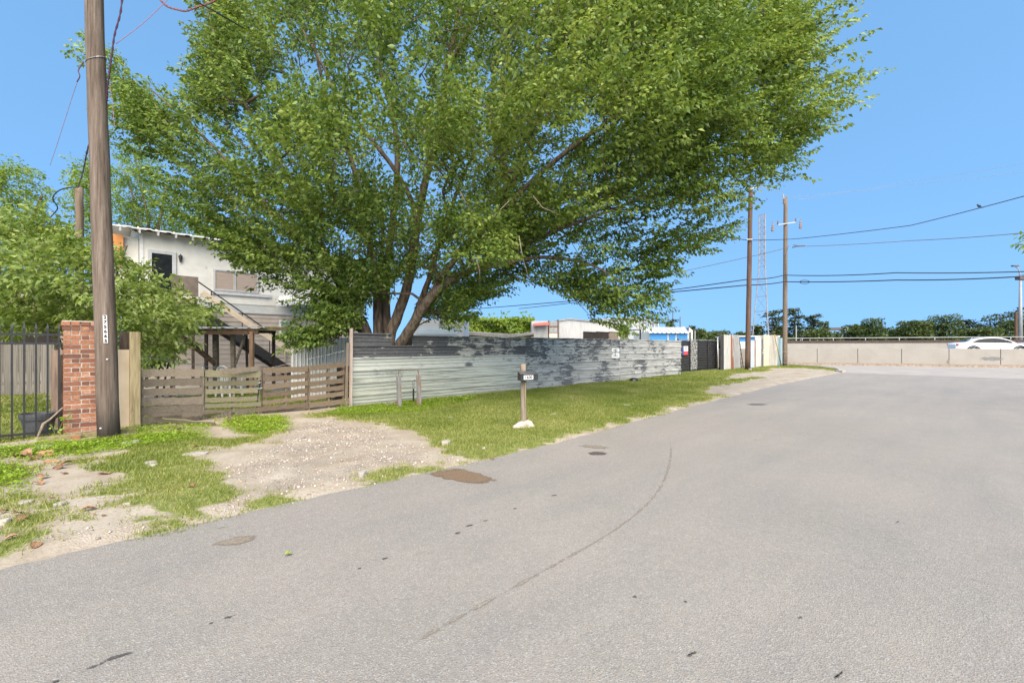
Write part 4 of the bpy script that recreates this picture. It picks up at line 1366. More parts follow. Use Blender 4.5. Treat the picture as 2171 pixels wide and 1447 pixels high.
m.add([W(hs0, NH + .01, 0), W(hs0, NH + 5.4, 0), W(hs0, NH + 5.4, 3.0), W(hs0, NH + .01, 3.0)], [(0, 1, 2, 3)])
m.build('lower_wall', MT['wall_beige'], house)
wallbox('trim', hs0, hs1, NH - .02, NH + .01, 2.99, 3.04, MT['trim_grey'])
wallbox('corner_board', hs0 - .02, hs0 + .10, NH - .022, NH + .05, 3.38, 5.95, MT['white_paint'])
wallbox('side_panel', s_at(240, NH), s_at(262, NH), NH + .1, NH + .2, 4.55, 5.75, MT['orange_wall'])
wallbox('side_wall', s_at(225, NH), hs0 - .02, NH + .25, NH + 3.0, 3.2, 5.75, MT['wall_cream'])
# roof: ribbed tin, eave towards the street
ze, zr = 5.98, 6.62
ra, rb = s_at(236, NH - .55), s_at(790, NH - .55)
m = MB()
k = int((rb - ra) / .075)
lo_, hi_ = [], []
for i in range(k + 1):
    sx = ra + (rb - ra) * i / k
    o_ = (0, 0, 0, 0, 0, .0, .03, .03)[i % 8]
    lo_.append(W(sx, NH - .55, ze + o_)); hi_.append(W(sx, NH + 2.75, zr + o_))
nn = len(lo_)
m.add(lo_ + hi_, [(i, i + 1, i + 1 + nn, i + nn) for i in range(nn - 1)])
m.add([p - zz * .045 for p in lo_] + lo_, [(i, i + 1, i + 1 + nn, i + nn) for i in range(nn - 1)])
m.add([W(ra, NH + 2.75, zr), W(rb, NH + 2.75, zr), W(rb, NH + 6.1, ze), W(ra, NH + 6.1, ze)], [(0, 1, 2, 3)])
roof = m.build('roof', MT['tin_roof'], house)
for gs in (hs0, hs1):
    m = MB(); m.prism([W(gs, NH + .1, 5.9), W(gs, NH + 5.4, 5.9), W(gs, NH + 2.75, zr - .12)], EV * (.1 if gs == hs0 else -.1))
    m.build('gable', MT['wall_cream'], house)
rt = MB(); rt.box((0, 0, 0), (.055, .60, .13), Vector((1, 0, 0)))
rtm = rt.mesh('rafter_tail', MT['white_paint'])
x = ra + .25
while x < hs1:
    inst(rtm, 'rafter_tail', house, W(x, NH - .25, ze - .02), EV, Vector((0, 0, 1)) - NV * .38)
    x += .56
# upper door with screen
da, db = s_at(313, NH), s_at(373, NH)
door = wallbox('door', da + .12, db - .13, NH - .035, NH + .02, 3.42, 5.18, MT['dark_screen'])
for a, b, z0, z1 in ((da, da + .12, 3.42, 5.30), (db - .13, db, 3.42, 5.30), (da + .12, db - .13, 5.18, 5.30)):
    wallbox('frame', a, b, NH - .06, NH + .02, z0, z1, MT['trim_grey'], door)
# wide window with blinds
wa, wb = s_at(452, NH), s_at(548, NH)
z0, z1 = 3.90, 4.80
win = wallbox('window', wa, wb, NH - .03, NH + .03, z0, z1, MT['trim_grey'])
mid = s_at(497, NH)
for a, b in ((wa + .07, mid - .04), (mid + .04, wb - .07)):
    m = MB()
    for i in range(16):
        z = z0 + .07 + (z1 - z0 - .14) * i / 16
        m.add([W(a, NH - .045, z), W(b, NH - .045, z), W(b, NH - .034, z + .05), W(a, NH - .034, z + .05)], [(0, 1, 2, 3)])
    m.build('blind', MT['blind'], win)
    for q0, q1, y0, y1 in ((a - .05, a, z0, z1), (b, b + .05, z0, z1), (a, b, z0, z0 + .06), (a, b, z1 - .06, z1)):
        wallbox('frame', q0, q1, NH - .07, NH - .028, y0, y1, MT['trim_grey'], win)
wallbox('sill', wa - .1, wb + .5, NH - .08, NH + .0, z0 - .16, z0 - .03, MT['trim_grey'], win)
# small low window further along with a red lintel
lw = wallbox('window', s_at(592, NH), s_at(616, NH), NH - .02, NH + .04, 1.85, 2.75, MT['white_paint'])
wallbox('pane', s_at(596, NH), s_at(612, NH), NH - .03, NH - .02, 1.95, 2.65, MT['glass'], lw)
# outdoor lamp
lc = W(s_at(382, NH), NH - .08, 5.08)
m = MB(); m.lathe(lc, [(.0, -.17), (.03, -.15), (.05, -.02), (.07, .05), (.07, .10), (.02, .15), (.0, .18)], 8)
m.beam(lc + zz * .02, lc + NV * .09 + zz * .12, .03, .03)
m.build('wall_lamp', MT['black_iron'], house)
m = MB(); m.tube([W(s_at(604, NH), NH - .04, 2.1), W(s_at(604, NH), NH - .04, .55), W(s_at(604, NH), NH - .08, .5), W(s_at(600, NH), NH - .08, .48)], .03, 6)
m.build('drain_pipe', MT['wall_beige'], house)
# torn awning on the wall nearer the tree
m = MB()
aw = [W(s_at(u, NH - .7), NH - .7, H + (CV - v) / F * (W(s_at(u, NH - .7), NH - .7).y)) for u, v in ((585, 645), (625, 640), (660, 642))]
bk = [W(s_at(u, NH), NH, H + (CV - v) / F * (W(s_at(u, NH), NH).y)) for u, v in ((592, 628), (628, 624), (662, 626))]
m.add(aw + bk + [p - zz * .12 for p in aw], [(0, 1, 4, 3), (1, 2, 5, 4), (6, 7, 1, 0), (7, 8, 2, 1)])
m.build('awning', MT['tin_roof'], house)
# landing and outside stair
stair = thing('outside_stair', W(5, 21.2), 'steep outside stair with black handrail and beige mid rail up to the cream wall', 'staircase')
la_, lb_ = s_at(300, 21.3), s_at(420, 20.8)
m = MB(); m.box(W((la_ + lb_) / 2, 21.65, 3.28), (lb_ - la_, 1.8, .10), EV); m.build('landing', MT['dark_wood'], stair)
m = MB(); m.box(W((la_ + lb_) / 2, 20.72, 3.27), (lb_ - la_, .05, .20), EV); m.build('landing_edge', MT['trim_beige'], stair)
m = MB(); m.box(W(lb_ - .42, 20.72, 3.78), (.82, .04, .75), EV); m.build('landing_panel', MT['brown_panel'], stair)
for sx in (la_ + .1, lb_ - .15):
    m = MB(); m.box(W(sx, 20.85, 1.6), (.09, .09, 3.2), EV); m.build('landing_post', MT['dark_wood'], stair)
def on_stair(u, v, n=20.8):
    sx = s_at(u, n); p = W(sx, n)
    return W(sx, n, H + (CV - v) / F * p.y)
A, B = on_stair(428, 620), on_stair(655, 770)
m = MB(); m.beam(A, B, .04, .22, Vector((0, 0, 1))); m.build('mid_rail', MT['trim_beige'], stair)
C_, D_ = on_stair(416, 594), on_stair(650, 758)
m = MB(); m.tube([C_, D_], .025, 6); m.build('handrail', MT['black_iron'], stair)
S_, E_ = on_stair(415, 655), on_stair(628, 795)
for n_off in (0, .95):
    m = MB(); m.beam(S_ + NV * n_off, E_ + NV * n_off, .05, .34, Vector((0, 0, 1))); m.build('stringer', MT['dark_steel'], stair)
tr = MB(); tr.box((0, 0, 0), (.28, .9, .045), Vector((1, 0, 0)))
trm = tr.mesh('tread', MT['dark_wood'])
nt_ = 13
for i in range(nt_):
    p = S_ + (E_ - S_) * ((i + .5) / nt_)
    inst(trm, 'tread', stair, p + NV * .475, EV)
m = MB()
m.add([S_ + NV * .93 - zz * .3, E_ + NV * .93 - zz * .3, E_ + NV * .93 + zz * .2, S_ + NV * .93 + zz * .2], [(0, 1, 2, 3)])
for t in (.12, .38, .63, .87):
    top = C_ + (D_ - C_) * t
    bot = S_ + (E_ - S_) * ((top - S_).dot(EV) / (E_ - S_).dot(EV))
    m2 = MB(); m2.box((top + bot) / 2, (.03, .03, top.z - bot.z), EV); m2.build('baluster', MT['black_iron'], stair)

# ------------------------------------------------------------------ lean-to in the yard
L0, L1 = P(374, 703, 13.6), P(548, 702.5, 14.1)
lean = thing('lean_to', Vector(((L0.x + L1.x) / 2, 14.6, 0)), 'low lean-to with corrugated roof on rough posts and a brown front beam', 'shed')
ld = (L1 - L0).normalized(); lbk = Vector((-ld.y, ld.x, 0)).normalized()
m = MB(); m.beam(L0, L1, .06, .17); m.build('front_beam', MT['brown_wood'], lean)
m = MB()
k = 56
lo_, hi_ = [], []
for i in range(k + 1):
    p = L0 - ld * .1 + (L1 - L0 + ld * .3) * (i / k) + zz * .115 - lbk * .12
    o_ = (.0, .0, .0, .0, .0, .0, .035, .035)[i % 8]
    lo_.append(p + zz * o_); hi_.append(p + lbk * 2.2 + zz * (.06 + o_))
nn = len(lo_)
m.add(lo_ + hi_, [(i, i + 1, i + 1 + nn, i + nn) for i in range(nn - 1)])
m.add([p - zz * .02 for p in lo_] + lo_, [(i, i + 1, i + 1 + nn, i + nn) for i in range(nn - 1)])
m.build('roof', MT['tin_roof'], lean)
def upright(name, u0, v0, u1, v1, y, w_, mat, par=lean, to_ground=True):
    a, b = P(u0, v0, y), P(u1, v1, y)
    if to_ground:
        d = b - a
        b = a + d * ((a.z + .02) / (-d.z)) if d.z < -.01 else b
    m = MB(); m.beam(a, b, w_, w_, Vector((0, 1, 0)))
    return m.build(name, mat, par, bevel=.004)
upright('post', 457, 704, 458, 780, 14.25, .13, MT['grey_wood'])
upright('post', 493, 702, 495, 780, 14.35, .11, MT['grey_wood'])
upright('post', 534, 703, 534, 780, 14.05, .105, pmat('fresh_brown_post', (.22, .13, .075), (.32, .20, .125), 5, (6, 6, .5), .9, bump=.3))
upright('post', 522, 706, 524, 780, 14.9, .06, MT['dark_wood'])
upright('brace', 376, 706, 456, 770, 14.2, .12, MT['brown_wood'], to_ground=False)
upright('brace', 521, 706, 499, 772, 14.4, .06, MT['grey_wood'], to_ground=False)
m = MB(); m.beam(L0 + lbk * 1.9 + zz * .06, L1 + lbk * 1.9 + zz * .06, .06, .12); m.build('back_beam', MT['dark_wood'], lean)
for q in (0.03, .97):
    p = L0 + (L1 - L0) * q + lbk * 1.9
    m = MB(); m.box(Vector((p.x, p.y, 1.0)), (.09, .09, 2.0), ld); m.build('post', MT['dark_wood'], lean)
m = MB(); m.beam(P(546, 696, 14.1), P(700, 699, 15.6), .07, .12)
m.beam(P(698, 696, 15.6) , P(698, 790, 15.6), .09, .09, Vector((0, 1, 0)))
tag(m.build('pergola_beam', MT['mossy_timber']), 'thin mossy beam running on from the lean-to in front of the stair', 'beam')
m = MB(); m.tube([P(366, 740, 13.2), P(352, 790, 13.3), Vector((P(352, 790, 13.3).x - .1, 13.3, 0))], .03, 6)
tag(m.build('leaning_rod', MT['dark_steel']), 'dark rod leaning among the leaves beside the lean-to', 'rod')

# white plastic chairs
def chair(c, rz, label):
    th = thing('plastic_chair', c, label, 'chair', 'white plastic chairs under the lean-to')
    M3 = Matrix.Rotation(rz, 3, 'Z')
    def T(x, y, z): return c + M3 @ Vector((x, y, z))
    ex = M3 @ Vector((1, 0, 0))
    m = MB(); m.box(T(0, 0, .42), (.46, .44, .035), ex); m.build('seat', MT['white_plastic'], th, bevel=.012)
    m = MB()
    top = [T(.24 * math.sin(a), .22 + .04 * math.cos(a), .62 + .32 * math.cos(a)) for a in np.linspace(-1.45, 1.45, 13)]
    m.tube(top, .026, 7)
    for k in range(5):
        x = -.15 + .075 * k
        m.box(T(x, .24, .66 + .05 * (1 - (x / .2) ** 2)), (.042, .014, .46), ex)
    m.build('backrest', MT['white_plastic'], th)
    for sx in (-.23, .23):
        m = MB(); m.tube([T(sx, .22, .64), T(sx * 1.12, .05, .66), T(sx * 1.1, -.20, .62), T(sx * 1.05, -.22, .42)], .022, 6); m.build('armrest', MT['white_plastic'], th)
        for sy in (-.2, .2):
            m = MB(); m.beam(T(sx * .92, sy, .42), T(sx * 1.1, sy * 1.15, 0), .05, .035, Vector((0, 1, 0))); m.build('leg', MT['white_plastic'], th)
cg = P(486, 770, 13.5); chair(Vector((cg.x, cg.y, 0)), rad(168), 'white plastic chair with its open back beside the thin post')
cg = P(453, 770, 13.4); chair(Vector((cg.x, cg.y, 0)), rad(120), 'white plastic chair turned sideways behind the sagging pallet')

# upright white sheet fence beside the metal fence
nw = 13.3
wf = thing('white_sheet_fence', W(s_at(680, nw), nw), 'upright white ribbed sheets behind the open pallets', 'fence')
edges = [617, 648, 678, 708, 741]
for i in range(4):
    a, b = s_at(edges[i], nw), s_at(edges[i + 1], nw) + .02
    m = MB(); lo_, hi_ = [], []
    k = 24
    for j in range(k + 1):
        o_ = (0, 0, 0, .03)[j % 4] if True else 0
        o2 = .028 if j % 6 in (3,) else .008 if j % 3 == 1 else 0
        p = W(a + (b - a) * j / k, nw - o2 - .004 * (i % 2))
        lo_.append(p + zz * .0); hi_.append(p + zz * (1.77 + R.uniform(-.006, .006) + (.02 if i == 1 else 0)))
    nn = len(lo_)
    m.add(lo_ + hi_, [(q, q + 1, q + 1 + nn, q + nn) for q in range(nn - 1)])
    m.build('white_sheet', MT['sheet_white'], wf)
for u in (622, 735):
    m = MB(); m.box(W(s_at(u, nw + .08), nw + .08, .85), (.07, .07, 1.7), EV); m.build('post', MT['dark_wood'], wf)
m = MB(); m.box(W(s_at(728, 12.3), 12.3, .72), (.3, .2, .5), EV); m.box(W(s_at(722, 12.3), 12.3, .3), (.5, .4, .6), EV)
tag(m.build('dark_crate', MT['shed_dark'], bevel=.01), 'dark crate standing behind the open pallet beside the white sheets', 'crate')

# ------------------------------------------------------------------ buildings beyond the metal fence
def bx(m, u0, u1, v0, v1, y, dep, base=None):
    """a box whose front face shows at those pixels at depth y"""
    a, b = P(u0, v0, y), P(u1, v1, y)
    z0 = base if base is not None else b.z
    m.box(Vector(((a.x + b.x) / 2, y + dep / 2, (a.z + z0) / 2)), (b.x - a.x, dep, a.z - z0))
    return m
# white trailer behind the trunks
tb = thing('white_trailer', Vector((P(925, 735, 21).x, 22, 0)), 'white trailer with a pale blue band behind the tree trunks', 'trailer')
m = MB(); bx(m, 872, 984, 676, 712, 21, 2.4, .5); m.build('body', MT['apartment'], tb, bevel=.03)
m = MB(); bx(m, 885, 968, 697, 708, 20.97, .03); m.build('side_band', pmat('pale_blue_band', (.45, .52, .55), (.52, .58, .61), 3, rough=.6, bump=0), tb)
for u in (895, 960):
    m = MB(); q = P(u, 735, 21.3); m.tube([Vector((q.x, 21.1, .35)), Vector((q.x, 21.35, .35))], .35, 14); m.build('wheel', MT['tyre'], tb)
# ivy shed
iv = thing('ivy_shed', Vector((P(1058, 735, 31).x, 32.5, 0)), 'long low shed smothered in yellow green ivy', 'shed')
m = MB(); bx(m, 990, 1128, 690, 720, 31, 3, 0); m.build('wall', MT['shed_sheet'], iv)
iva, ivb = P(985, 684, 30.9), P(1131, 720, 30.9)
n = 9000
X = NR.uniform(iva.x, ivb.x, n)
fz = NR.uniform(0, 1, n)
top_z = iva.z + .28 * (fbm(X, X * 0, .9, 3) - .4) + .22
Z = .9 + (top_z - .9) * fz
Y = 30.9 - NR.uniform(0, .5, n) * (1 + .6 * np.sin(X * 2.2 + Z * 3))
roofm = NR.uniform(0, 1, n) < .3
Y = np.where(roofm, 31 + NR.uniform(0, 3, n), Y); Z = np.where(roofm, top_z + NR.uniform(-.1, .1, n), Z)
st = NR.uniform(0, 1, n) < .03
Z = np.where(st, top_z + NR.uniform(0, .55, n) * (fbm(X, X * 0, 1.3, 8) > .55), Z)
Pp = np.stack([X, Y, Z], -1)
def leaf_quads(Pc, D, Nn, L, Wd):
    """rhombus leaves folded along the midrib: base points, directions, normals, lengths, widths"""
    S = np.cross(D, Nn); S /= np.linalg.norm(S, axis=1, keepdims=True) + 1e-9
    Nn = np.cross(S, D)
    L = L[:, None]; Wd = Wd[:, None]
    a = Pc
    b = Pc + D * L * .45 + S * Wd * .5 + Nn * Wd * .16
    c = Pc + D * L - Nn * L * .10
    d = Pc + D * L * .45 - S * Wd * .5 + Nn * Wd * .16
    V = np.stack([a, b, c, d], 1).reshape(-1, 3)
    i = np.arange(len(Pc))[:, None] * 4
    Fc = np.concatenate([i + np.array([[0, 1, 2]]), i + np.array([[0, 2, 3]])], 1).reshape(-1, 3)
    return V, Fc
def unit(a): return a / (np.linalg.norm(a, axis=1, keepdims=True) + 1e-9)
D = unit(np.stack([NR.normal(0, 1, n), NR.normal(-.4, .5, n), NR.normal(-.6, .6, n)], -1))
N_ = unit(np.stack([NR.normal(0, .4, n), NR.normal(-.8, .4, n), NR.normal(.8, .4, n)], -1))
V, Fc = leaf_quads(Pp, D, N_, NR.uniform(.14, .26, n), NR.uniform(.12, .2, n))
rn = np.clip(np.repeat(NR.uniform(0, 1, n) * .6 + .4 * fbm(X, Z, 1.4, 4), 4), 0, 1)
o = np_obj('ivy', V, Fc, MT['ivy'], iv, {'rnd': rn}); o['kind'] = 'stuff'
# drooping brown awning in front of it
aw = thing('sagging_roof', Vector((P(1055, 735, 25).x, 25.5, 0)), 'sagging brown tin roof edge in front of the ivy shed', 'roof')
pix = [(966, 702), (1000, 704), (1040, 707), (1080, 709), (1110, 708), (1132, 705)]
fr_ = [P(u, v, 25) for u, v in pix]
m = MB(); nn = len(fr_)
m.add(fr_ + [p + Vector((0, 2.4, .12)) for p in fr_] + [p - zz * (.16 if i < 4 else .10) for i, p in enumerate(fr_)], [(i, i + 1, i + 1 + nn, i + nn) for i in range(nn - 1)] + [(i + 2 * nn, i + 1 + 2 * nn, i + 1, i) for i in range(nn - 1)])
m.build('tin_sheet', MT['s_tan'], aw)
for u in (970, 1050, 1128):
    q = P(u, 735, 25.2); m = MB(); m.box(Vector((q.x, 25.25, 1.0)), (.1, .1, 2.0)); m.build('post', MT['brown_wood'], aw)
m = MB(); m.beam(fr_[0] - zz * .2 + Vector((0, .1, 0)), fr_[-1] - zz * .16 + Vector((0, .1, 0)), .06, .14); m.build('fascia', MT['brown_wood'], aw)
# patched shack with a red awning
sh = thing('patched_shack', Vector((P(1155, 735, 29).x, 30, 0)), 'patched shack of grey sheets with a faded red strip beside the ivy shed', 'shed')
m = MB(); bx(m, 1127, 1184, 680, 720, 29, 3, 0); m.build('wall', MT['shed_sheet'], sh)
for a, b in ((1127, 1137), (1137, 1149.5), (1149.5, 1162)):
    m = MB(); bx(m, a, b - .4, 692.5, 722, 28.94, .05, 0); m.build('grey_sheet', MT['s_grey'], sh)
m = MB(); p0, p1 = P(1131, 690.5, 28.6), P(1163, 682, 28.9)
m.add([Vector((p0.x, 28.55, p0.z)), Vector((p1.x, 28.55, p0.z + .05)), Vector((p1.x, 28.95, p1.z)), Vector((p0.x, 28.95, p1.z - .1))], [(0, 1, 2, 3)])
m.build('red_awning', MT['red_awning'], sh)
for a in (1163.5, 1183):
    m = MB(); bx(m, a - .9, a + .9, 679, 722, 28.9, .08, 0); m.build('frame_post', MT['rust'], sh)
m = MB(); bx(m, 1164, 1183, 691, 693, 28.9, .06); m.build('frame_rail', MT['rust'], sh)
for a, b in ((1164.6, 1173), (1173.4, 1182)):
    for v0, v1 in ((680, 691), (693, 705)):
        m = MB(); bx(m, a, b, v0, v1, 28.92, .04); m.build('grey_pane', MT['s_grey'], sh)
m = MB(); bx(m, 1164.4, 1182, 706, 722, 28.92, .05, 0); m.build('panel', MT['cream_block'], sh)
# white ribbed workshop
wk = thing('white_workshop', Vector((P(1250, 735, 30).x, 34, 0)), 'white ribbed metal workshop with long dark openings under its eave', 'workshop')
a, b, c = P(1185, 678, 30), P(1208, 675, 30.2), P(1316, 686, 31.5)
m = MB()
kk = 150
lo_, hi_ = [], []
for i in range(kk + 1):
    f = i / kk
    x = a.x + (c.x - a.x) * f
    y = 30 + 1.5 * f - (.03 if i % 3 == 0 else 0)
    u = CU + F * x / y
    v = 678 - 3 * (u - 1185) / 23 if u < 1208 else 675 + 11 * (u - 1208) / 108
    lo_.append(Vector((x, y, 0))); hi_.append(Vector((x, y, H + (CV - v) / F * y)))
nn = len(lo_)
m.add(lo_ + hi_, [(i, i + 1, i + 1 + nn, i + nn) for i in range(nn - 1)])
m.build('front_wall', MT['shed_sheet'], wk)
m = MB()
m.add([hi_[0] - Vector((.1, .1, 0)), hi_[int(kk * .17)] - Vector((0, .1, 0)), hi_[-1] + Vector((.1, -.1, 0)), hi_[-1] + Vector((.1, 7, .0)), hi_[int(kk * .17)] + Vector((0, 7, 0)), hi_[0] + Vector((-.1, 7, 0))], [(0, 1, 4, 5), (1, 2, 3, 4)])
m.add([p + Vector((0, -.08, .02)) for p in hi_] + [p + Vector((0, -.08, -.07)) for p in hi_], [(i, i + 1, i + 1 + nn, i + nn) for i in range(nn - 1)])
m.build('roof', MT['trim_grey'], wk)
m = MB(); m.add([lo_[0], hi_[0], hi_[0] + Vector((0, 7, 0)), lo_[0] + Vector((0, 7, 0))], [(0, 1, 2, 3)]); m.add([lo_[-1], hi_[-1], hi_[-1] + Vector((0, 7, 0)), lo_[-1] + Vector((0, 7, 0))], [(0, 1, 2, 3)])
m.build('side_wall', MT['shed_sheet'], wk)
m = MB(); p0, p1 = P(1184.5, 680, 29.9), P(1184.5, 720, 29.9); m.box(Vector((p0.x, 29.93, p0.z / 2)), (.07, .07, p0.z)); m.build('corner_trim', MT['apart_dark'], wk)
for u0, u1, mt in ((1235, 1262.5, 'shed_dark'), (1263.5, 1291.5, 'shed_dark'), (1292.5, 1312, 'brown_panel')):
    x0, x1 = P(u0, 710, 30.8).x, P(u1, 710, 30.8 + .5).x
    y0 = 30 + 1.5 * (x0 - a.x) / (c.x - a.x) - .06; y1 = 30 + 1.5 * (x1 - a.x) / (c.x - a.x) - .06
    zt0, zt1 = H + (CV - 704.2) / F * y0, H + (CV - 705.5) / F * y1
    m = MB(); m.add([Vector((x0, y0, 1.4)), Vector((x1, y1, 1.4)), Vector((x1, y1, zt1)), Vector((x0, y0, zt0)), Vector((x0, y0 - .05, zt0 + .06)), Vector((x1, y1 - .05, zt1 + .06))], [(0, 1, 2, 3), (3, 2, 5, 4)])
    m.build('opening_shade', MT[mt], wk)  # flat panel, the shade inside the opening painted as its colour
# rusty gate frame
fr2 = thing('rusty_frame', Vector((P(1342, 735, 27).x, 27, 0)), 'open rusty pipe frame standing behind the metal fence', 'frame')
m = MB(); q = P(1328.5, 701, 27); m.box(Vector((q.x, 27, q.z / 2)), (.13, .13, q.z)); m.build('post', MT['rust'], fr2)
m = MB(); q = P(1358, 698, 27); m.tube([Vector((q.x - .08, 27, 0)), q], .045, 7); m.build('post', MT['black_iron'], fr2)
m = MB(); m.tube([P(1330, 700, 27), P(1358, 698.5, 27)], .035, 6); m.build('top_bar', MT['black_iron'], fr2)
# white apartment block far behind
ap = thing('apartment_block', Vector((P(1350, 735, 80).x, 86, 0)), 'white flat-roofed apartment block with dark vertical strips and narrow windows', 'building')
c0, c1, c2 = P(1255, 672, 84), P(1354, 670.5, 76), P(1397, 674, 95)
m = MB()
bot = [Vector((p.x, p.y, 0)) for p in (c0, c1, c2)]
topz = [c0.z, c1.z + .0, c1.z]
back = Vector((c0.x + 14, 108, 0))
zt = c1.z
ring = bot + [Vector((c2.x - 6, c2.y + 14, 0)), Vector((c0.x + 2, c0.y + 22, 0))]
m.prism(ring, Vector((0, 0, zt))); m.build('walls', MT['apartment'], ap)
def face_rect(name, a, b, u0, u1, v0, v1, mat, proud, par=ap, th=.25):
    d = (b - a); d.z = 0
    p0, p1 = ray_line(u0, a, d), ray_line(u1, a, d)
    nrm = Vector((d.y, -d.x, 0)).normalized()
    if nrm.dot(-a) < 0: nrm = -nrm
    y = (p0.y + p1.y) / 2
    z0, z1 = H + (CV - v1) / F * y, H + (CV - v0) / F * y
    mm = MB(); mm.box((p0 + p1) / 2 + nrm * (proud - th / 2) + zz * (z0 + z1) / 2, ((p1 - p0).length, th, z1 - z0), (p1 - p0), None)
    return mm.build(name, mat, par)
for u0, u1, v0, v1 in ((1318, 1325, 681, 693), (1329, 1332, 681, 693), (1337, 1340.5, 680, 693), (1302, 1306, 682, 693), (1290, 1294, 682, 693), (1332, 1336, 702, 707), (1341.5, 1344.5, 702, 707)):
    wnd = face_rect('window', bot[0], bot[1], u0, u1, v0, v1, MT['trim_grey'], .12)
    face_rect('pane', bot[0], bot[1], u0 + .5, u1 - .5, v0 + .6, v1 - .6, MT['glass'], .16, wnd, .05)
for u in (1355.5, 1363, 1374.2, 1384.5, 1392.5):
    face_rect('dark_strip', bot[1], bot[2], u - .55, u + .55, 671.5, 716, MT['apart_dark'], .14)
for u0, u1, v0, v1 in ((1358.5, 1360, 680, 693), (1367.5, 1369.5, 681, 694), (1371, 1372.8, 682, 695), (1377.5, 1379, 683, 695), (1380.5, 1382.5, 683, 696), (1387, 1388.3, 685, 697), (1389.4, 1390.6, 685, 697), (1359, 1361, 702, 708), (1366, 1368, 702, 708), (1369.5, 1371.5, 702, 708)):
    wnd = face_rect('window', bot[1], bot[2], u0, u1, v0, v1, MT['trim_grey'], .12)
    face_rect('pane', bot[1], bot[2], u0 + .25, u1 - .25, v0 + .6, v1 - .6, MT['glass'], .16, wnd, .05)
# blue storage units
bs_ = thing('storage_building', Vector((P(1425, 735, 46).x, 48, 0)), 'low storage building with blue roller doors and a white ribbed roof', 'building')
m = MB(); bx(m, 1377, 1459, 704, 735, 46, 6, 0); m.build('wall', MT['cream_block'], bs_)
for u0, u1 in ((1377.8, 1415.5), (1418.5, 1432.5), (1435.5, 1458)):
    d_ = MB()
    p0, p1 = P(u0, 706, 45.9), P(u1, 735, 45.9)
    for k in range(9):
        z0, z1 = p0.z * k / 9, p0.z * (k + 1) / 9
        d_.add([Vector((p0.x, 45.94, z0)), Vector((p1.x, 45.94, z0)), Vector((p1.x, 45.90, z1)), Vector((p0.x, 45.90, z1))], [(0, 1, 2, 3)])
        d_.add([Vector((p0.x, 45.94, z1)), Vector((p1.x, 45.94, z1)), Vector((p1.x, 45.90, z1)), Vector((p0.x, 45.90, z1))], [(0, 1, 2, 3)])
    d_.build('roller_door', MT['blue_door'], bs_)
m = MB()
p0, p1 = P(1375, 704.5, 45.6), P(1461, 705, 45.6)
kk = 45
lo_ = [p0 + (p1 - p0) * (i / kk) + zz * (.08 if i % 5 == 0 else 0) for i in range(kk + 1)]
hi_ = [p + Vector((1.2 if i == kk else .9, 4.5, .75)) for i, p in enumerate(lo_)]
nn = len(lo_)
m.add(lo_ + hi_, [(i, i + 1, i + 1 + nn, i + nn) for i in range(nn - 1)])
m.add([p - zz * .06 for p in lo_] + lo_, [(i, i + 1, i + 1 + nn, i + nn) for i in range(nn - 1)])
m.build('roof', MT['tin_roof'], bs_)
m = MB(); e0 = P(1459.5, 735, 46); e1 = P(1469, 735, 52)
m.add([Vector((e0.x, 46, 0)), Vector((e1.x, 52, 0)), Vector((e1.x, 52, 3.4)), Vector((e1.x * .5 + e0.x * .5, 49.5, 3.65)), Vector((e0.x, 46, 2.9))], [(0, 1, 2, 3, 4)])
m.build('end_wall', MT['cream_block'], bs_)
# pale shed seen over the scrap fence
ps_ = thing('pale_blue_shed', Vector((P(1600, 735, 50).x, 52, 0)), 'low blue and white shed seen over the scrap metal fence', 'shed')
m = MB(); bx(m, 1564, 1650, 713.5, 735, 50, 4, 0); m.build('wall', MT['blue_door'], ps_)
m = MB(); bx(m, 1560, 1654, 711, 713.5, 49.6, 5); m.build('roof', MT['tin_roof'], ps_)
m = MB(); bx(m, 1560, 1585, 724, 735, 44, .3, 0)
for k in range(5): bx(m, 1560, 1585, 724.5 + 2.5 * k, 725.6 + 2.5 * k, 43.95, .06)
tag(m.build('roller_door', MT['white_paint']), 'white ribbed door panel seen through the gap with the ladder', 'door')

# ------------------------------------------------------------------ barrier, highway, cars
bar = thing('concrete_barrier', B_P + B_D * 10, 'long pale concrete barrier wall along the highway', 'barrier')
joints = [1400, 1560, 1650, 1732.5, 1818.5, 1911.5, 2012, 2121.5, 2240, 2380]
jp = [ray_line(u, B_P, B_D) for u in joints]
BH = 1.36
for a, b in zip(jp[:-1], jp[1:]):
    d = (b - a); L = d.length - .035
    m = MB()
    c = (a + b) / 2
    ex = d.normalized()
    prof = [(-.0, .0), (.0, BH), (.22, BH), (.22, 0)]
    m.prism([c - ex * L / 2 + B_N * x + zz * z for x, z in prof], ex * L)
    m.build('barrier_panel', MT['barrier'], bar, bevel=.012)
m = MB(); m.box((jp[0] + jp[-1]) / 2 + B_N * .13 + zz * .62, ((jp[-1] - jp[0]).length, .12, 1.2), B_D); m.build('joint_backing', MT['joint'], bar)
m = MB()
q = jp[6] - B_N * .004
m.prism([q + B_D * x + zz * z for x, z in ((-.02, .60), (-.14, .42), (-.16, .30), (-.06, .22), (.02, .26), (.01, .5))], -B_N * .006)
m.build('broken_edge', MT['joint'], bar)
q = ray_line(2103, B_P, B_D) - B_N * .003
vs_, at_ = [], []
for (r_, al) in ((1, 0), (.7, .5), (.4, .8), (.05, 1.0)):
    for k in range(18):
        a = 2 * math.pi * k / 18
        vs_.append(q + B_D * math.cos(a) * 1.15 * r_ + zz * (.62 + math.sin(a) * .26 * r_)); at_.append(al)
fs_ = [(i * 18 + k, i * 18 + (k + 1) % 18, i * 18 + 18 + (k + 1) % 18, i * 18 + 18 + k) for i in range(3) for k in range(18)]
